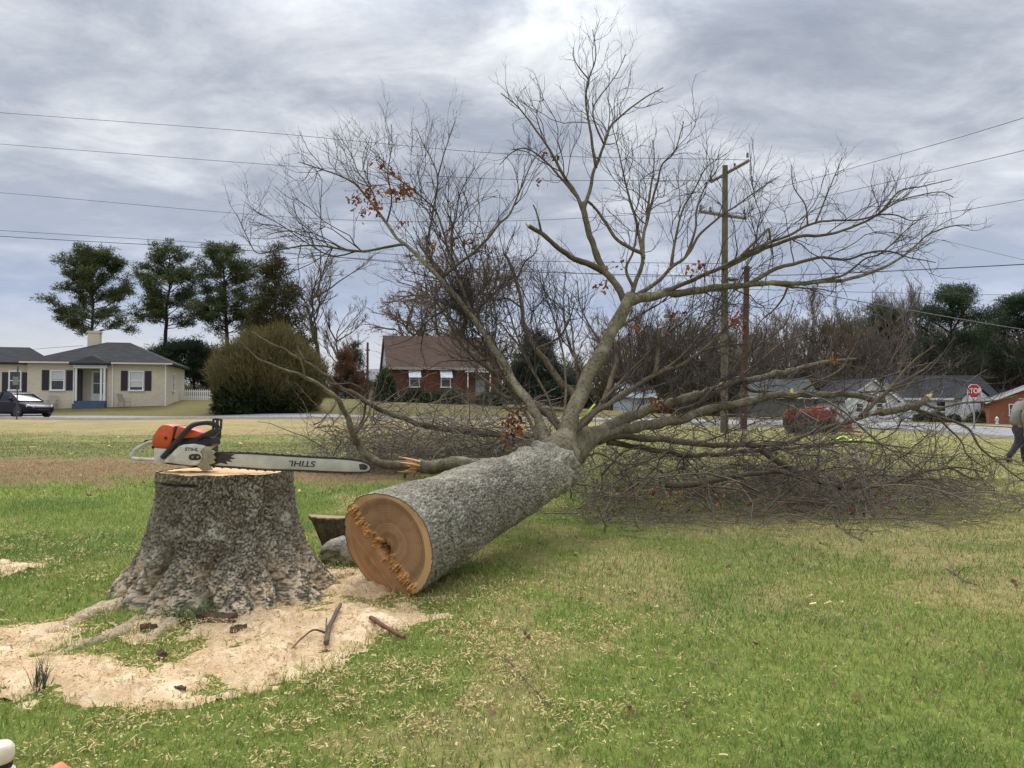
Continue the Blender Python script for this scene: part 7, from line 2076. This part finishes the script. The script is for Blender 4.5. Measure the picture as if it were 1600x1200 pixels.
# ------------------------------------------------------------------ orange tractor behind the branches
def build_tractor():
    d = 34; g = GD(1268, d)
    t = thing('tractor', 'orange red compact tractor with loader partly hidden by the branches', 'tractor', g, R(8)); t.scale = (.74, .74, .82)
    red = mat('tractor_orange', lin((150, 52, 40)), .45, .1, 3)
    blk = mat('tractor_black', (.03, .03, .03), .7)
    wh = mat('tractor_white', lin((220, 222, 224)), .5)
    MB().prism([(-.1, .7), (1.35, .7), (1.4, .95), (1.3, 1.22), (-.05, 1.3)], -.36, .36).obj('hood', red, t, bevel=.05, smooth=True)
    MB().box(-1.1, 1.3, -.25, .25, .42, .69).obj('chassis', blk, t, bevel=.02)
    MB().prism([(-1.35, .75), (-.3, .75), (-.3, 1.0), (-.6, 1.32), (-1.2, 1.32)], .38, .82).obj('fender', red, t, bevel=.04, smooth=True)
    MB().prism([(-1.35, .75), (-.3, .75), (-.3, 1.0), (-.6, 1.32), (-1.2, 1.32)], -.82, -.38).obj('fender', red, t, bevel=.04, smooth=True)
    MB().box(-1.0, -.55, -.25, .25, .95, 1.1).box(-1.1, -.98, -.25, .25, 1.1, 1.55).obj('seat', blk, t, bevel=.04)
    for s in (-1, 1):
        MB().lathe([(.25, -.17), (.55, -.17), (.60, -.1), (.60, .1), (.55, .17), (.25, .17)], (-.85, s * .68, .60), 24, 'y').obj('rear_wheel', blk, t, smooth=True)
        MB().lathe([(.0, -.12), (.26, -.18), (.26, .18), (.0, .12)], (-.85, s * .68, .60), 18, 'y').obj('rim', red, t, smooth=True)
        MB().lathe([(.15, -.11), (.33, -.11), (.36, -.06), (.36, .06), (.33, .11), (.15, .11)], (1.05, s * .6, .36), 20, 'y').obj('front_wheel', blk, t, smooth=True)
        MB().tube([(-.2, s * .48, .8), (-.15, s * .48, 1.35), (.7, s * .48, 1.45), (1.75, s * .48, .9), (2.05, s * .48, .45)], .07, 4).obj('loader_arm', red, t)
        MB().tube([(-1.25, s * .42, .7), (-1.25, s * .42, 2.05)], .04, 6).obj('roll_bar', blk, t)
    MB().tube([(-1.25, -.42, 2.05), (-1.25, .42, 2.05)], .04, 6).obj('roll_bar', blk, t)
    MB().prism([(2.0, .08), (2.75, .05), (2.65, .14), (2.15, .2), (2.1, .62), (2.0, .62)], -.75, .75).obj('bucket', red, t, bevel=.01)
    MB().lathe([(0, 0), (.06, 0), (.06, .1), (0, .1)], (-1.25, 0, 2.09), 10).obj('lamp_base', blk, t)
    MB().lathe([(0, 0), (.10, 0), (.09, .14), (.05, .22), (0, .25)], (-1.25, 0, 2.19), 12).obj('beacon', mat('beacon_yellow', lin((240, 186, 40)), .3), t, smooth=True)
    MB().tube([(.1, 0, 1.3), (-.25, 0, 1.55)], .025, 6).obj('steering_column', blk, t)
    MB().lathe([(0, 0), (.16, .02), (.12, .16), (0, .2)], (.75, -.42, 1.28), 12).obj('lamp', wh, t, smooth=True)
    MB().tube([(-.2, .3, 1.2), (-.35, .34, 2.15)], .03, 6).obj('exhaust', mat('tractor_grey', lin((150, 148, 146)), .5), t)
build_tractor()

# ------------------------------------------------------------------ person at the right edge
def build_person():
    d = 19.0
    g = GD(1588, d)
    t = thing('person', 'person in grey hooded sweatshirt and dark trousers walking at the right edge', 'person', g, 0); t.scale = (1.06,) * 3; t.location.z -= .05
    def skin(name, joints, edges, radii, m, parent=t, sub=2, root=0):
        me = bpy.data.meshes.new(name)
        me.from_pydata(joints, edges, [])
        o = link(name, me, parent)
        md = o.modifiers.new('skin', 'SKIN'); md.use_smooth_shade = True
        for i, r in enumerate(radii):
            v = me.skin_vertices[0].data[i]; v.radius = (r if hasattr(r, '__len__') else (r, r)); v.use_root = i == root
        s = o.modifiers.new('sub', 'SUBSURF'); s.levels = sub; s.render_levels = sub
        bpy.context.view_layer.update()
        dg = bpy.context.evaluated_depsgraph_get()
        nm = bpy.data.meshes.new_from_object(o.evaluated_get(dg))
        o.modifiers.clear(); o.data = nm
        nm.materials.clear(); nm.materials.append(m)
        for p in nm.polygons: p.use_smooth = True
        return o
    skinm = mat('skin', lin((150, 104, 86)), .6, .08, 20)
    hood = mat('grey_sweatshirt', lin((128, 122, 117)), .95, .12, 6, .5, 12)
    tr = mat('dark_trousers', lin((52, 46, 58)), .9, .15, 8, .4, 14)
    shoe = mat('brown_boot', lin((70, 50, 48)), .8, .15, 10)
    hair = mat('brown_hair', lin((66, 50, 40)), .8, .2, 30)
    # facing +x, leaning forward, mid stride; y is across (camera side negative)
    J = dict(pel=(0, 0, .92), ab=(.06, 0, 1.10), ch=(.15, 0, 1.32), nk=(.25, 0, 1.50), hd0=(.30, 0, 1.60), hd=(.33, 0, 1.70), hd2=(.34, 0, 1.78))
    body = [J['pel'], J['ab'], J['ch'], J['nk'], J['hd0'], J['hd'], J['hd2'],
            (.17, -.19, 1.40), (.02, -.25, 1.14), (.02, -.24, .90), (.05, -.235, .82), (.17, .19, 1.40), (.20, .26, 1.12), (.36, .24, .93), (.42, .23, .87),
            (.0, -.10, .88), (-.05, -.11, .50), (-.30, -.11, .16), (.02, .10, .88), (.22, .11, .50), (.24, .11, .09)]
    E = [(0, 1), (1, 2), (2, 3), (3, 4), (4, 5), (5, 6), (2, 7), (7, 8), (8, 9), (9, 10), (2, 11), (11, 12), (12, 13), (13, 14), (0, 15), (15, 16), (16, 17), (0, 18), (18, 19), (19, 20)]
    rad = [(.06, .08), (.09, .12), (.13, .17), .055, .07, (.095, .08), .05, .055, .042, .032, .03, .055, .042, .032, .03, .05, .05, .042, .05, .05, .042]
    skin('body', body, E, rad, skinm)
    # clothing as closed skins over the body
    skin('sweatshirt', [(-.01, 0, .84), (.05, 0, 1.10), (.14, 0, 1.32), (.21, 0, 1.44), (.23, 0, 1.50), (.15, -.21, 1.39), (.0, -.27, 1.14), (.015, -.255, .94), (.17, .21, 1.39), (.20, .27, 1.12), (.33, .25, .96)],
         [(0, 1), (1, 2), (2, 3), (3, 4), (2, 5), (5, 6), (6, 7), (2, 8), (8, 9), (9, 10)], [(.17, .205), (.165, .19), (.165, .20), (.11, .13), .085, .088, .072, .052, .088, .072, .052], hood)
    skin('hood', [(.13, 0, 1.46), (.15, 0, 1.53)], [(0, 1)], [(.07, .11), (.06, .10)], hood)
    skin('trousers', [(0, 0, .95), (.0, 0, .88), (.0, -.10, .84), (-.05, -.115, .50), (-.30, -.115, .15), (.02, .10, .84), (.22, .115, .50), (.24, .115, .06)], [(0, 1), (1, 2), (2, 3), (3, 4), (1, 5), (5, 6), (6, 7)], [(.135, .17), (.14, .17), .115, .085, .068, .115, .085, .068], tr)
    for fx, fy, fz, tilt in ((-.30, -.115, .10, .7), (.24, .115, .05, 0)):
        c, s = math.cos(tilt), math.sin(tilt)
        pts = [(-.07, .0), (.02, .01), (.12, -.01), (.20, -.02)]
        skin('boot', [(fx + a * c + b * s, fy, fz + b * c - a * s) for a, b in pts], [(0, 1), (1, 2), (2, 3)], [(.045, .045), (.06, .048), (.045, .05), (.035, .042)], shoe)
    skin('hair', [(.29, 0, 1.74), (.32, 0, 1.79)], [(0, 1)], [(.09, .085), (.085, .075)], hair)
    # face
    MB().lathe([(0, 0), (.018, -.01), (.02, .02), (.008, .05), (0, .05)], (.425, 0, 1.665), 8).obj('nose', skinm, t, smooth=True)
    ey = mat('eye', (.02, .02, .02), .3)
    for s in (-1, 1):
        MB().lathe([(0, -.008), (.010, -.005), (.012, 0), (.010, .005), (0, .008)], (.412, s * .034, 1.70), 8).obj('eye', ey, t, smooth=True)
        MB().lathe([(0, -.012), (.026, -.008), (.03, .0), (.02, .01), (0, .012)], (.32, s * .088, 1.69), 10, 'y').obj('ear', skinm, t, smooth=True)
    MB().box(.408, .42, -.025, .025, 1.625, 1.633).obj('mouth', mat('lips', lin((140, 84, 78)), .6), t)
    # hands: palm with five separate curled fingers
    for hx, hy, hz, dr in ((.05, -.235, .82, (.10, 0, -1)), (.42, .23, .87, (.7, 0, -.7))):
        dv = norm(np.array(dr)); fw = norm(np.array([1.0, 0, .2])); fw = norm(fw - dv * fw.dot(dv)); sd_ = np.cross(dv, fw)
        o = np.array([hx, hy, hz])
        skin('palm', [tuple(o), tuple(o + dv * .05), tuple(o + dv * .09)], [(0, 1), (1, 2)], [(.028, .022), (.04, .02), (.038, .016)], skinm, sub=1)
        for k, ln in enumerate((.070, .080, .075, .058)):
            b0 = o + dv * .08 + fw * (.03 - k * .02)
            b1 = b0 + dv * ln * .45; b2 = b1 + norm(dv + sd_ * .6) * ln * .35; b3 = b2 + norm(dv * .4 + sd_) * ln * .3
            skin('finger', [tuple(b0), tuple(b1), tuple(b2), tuple(b3)], [(0, 1), (1, 2), (2, 3)], [.010, .0095, .009, .0075], skinm, sub=1)
        b0 = o + dv * .03 + fw * .03; b1 = b0 + norm(dv * .6 + fw * .8) * .04; b2 = b1 + norm(dv + fw * .2 + sd_ * .3) * .035
        skin('thumb', [tuple(b0), tuple(b1), tuple(b2)], [(0, 1), (1, 2)], [.012, .011, .009], skinm, sub=1)
build_person()
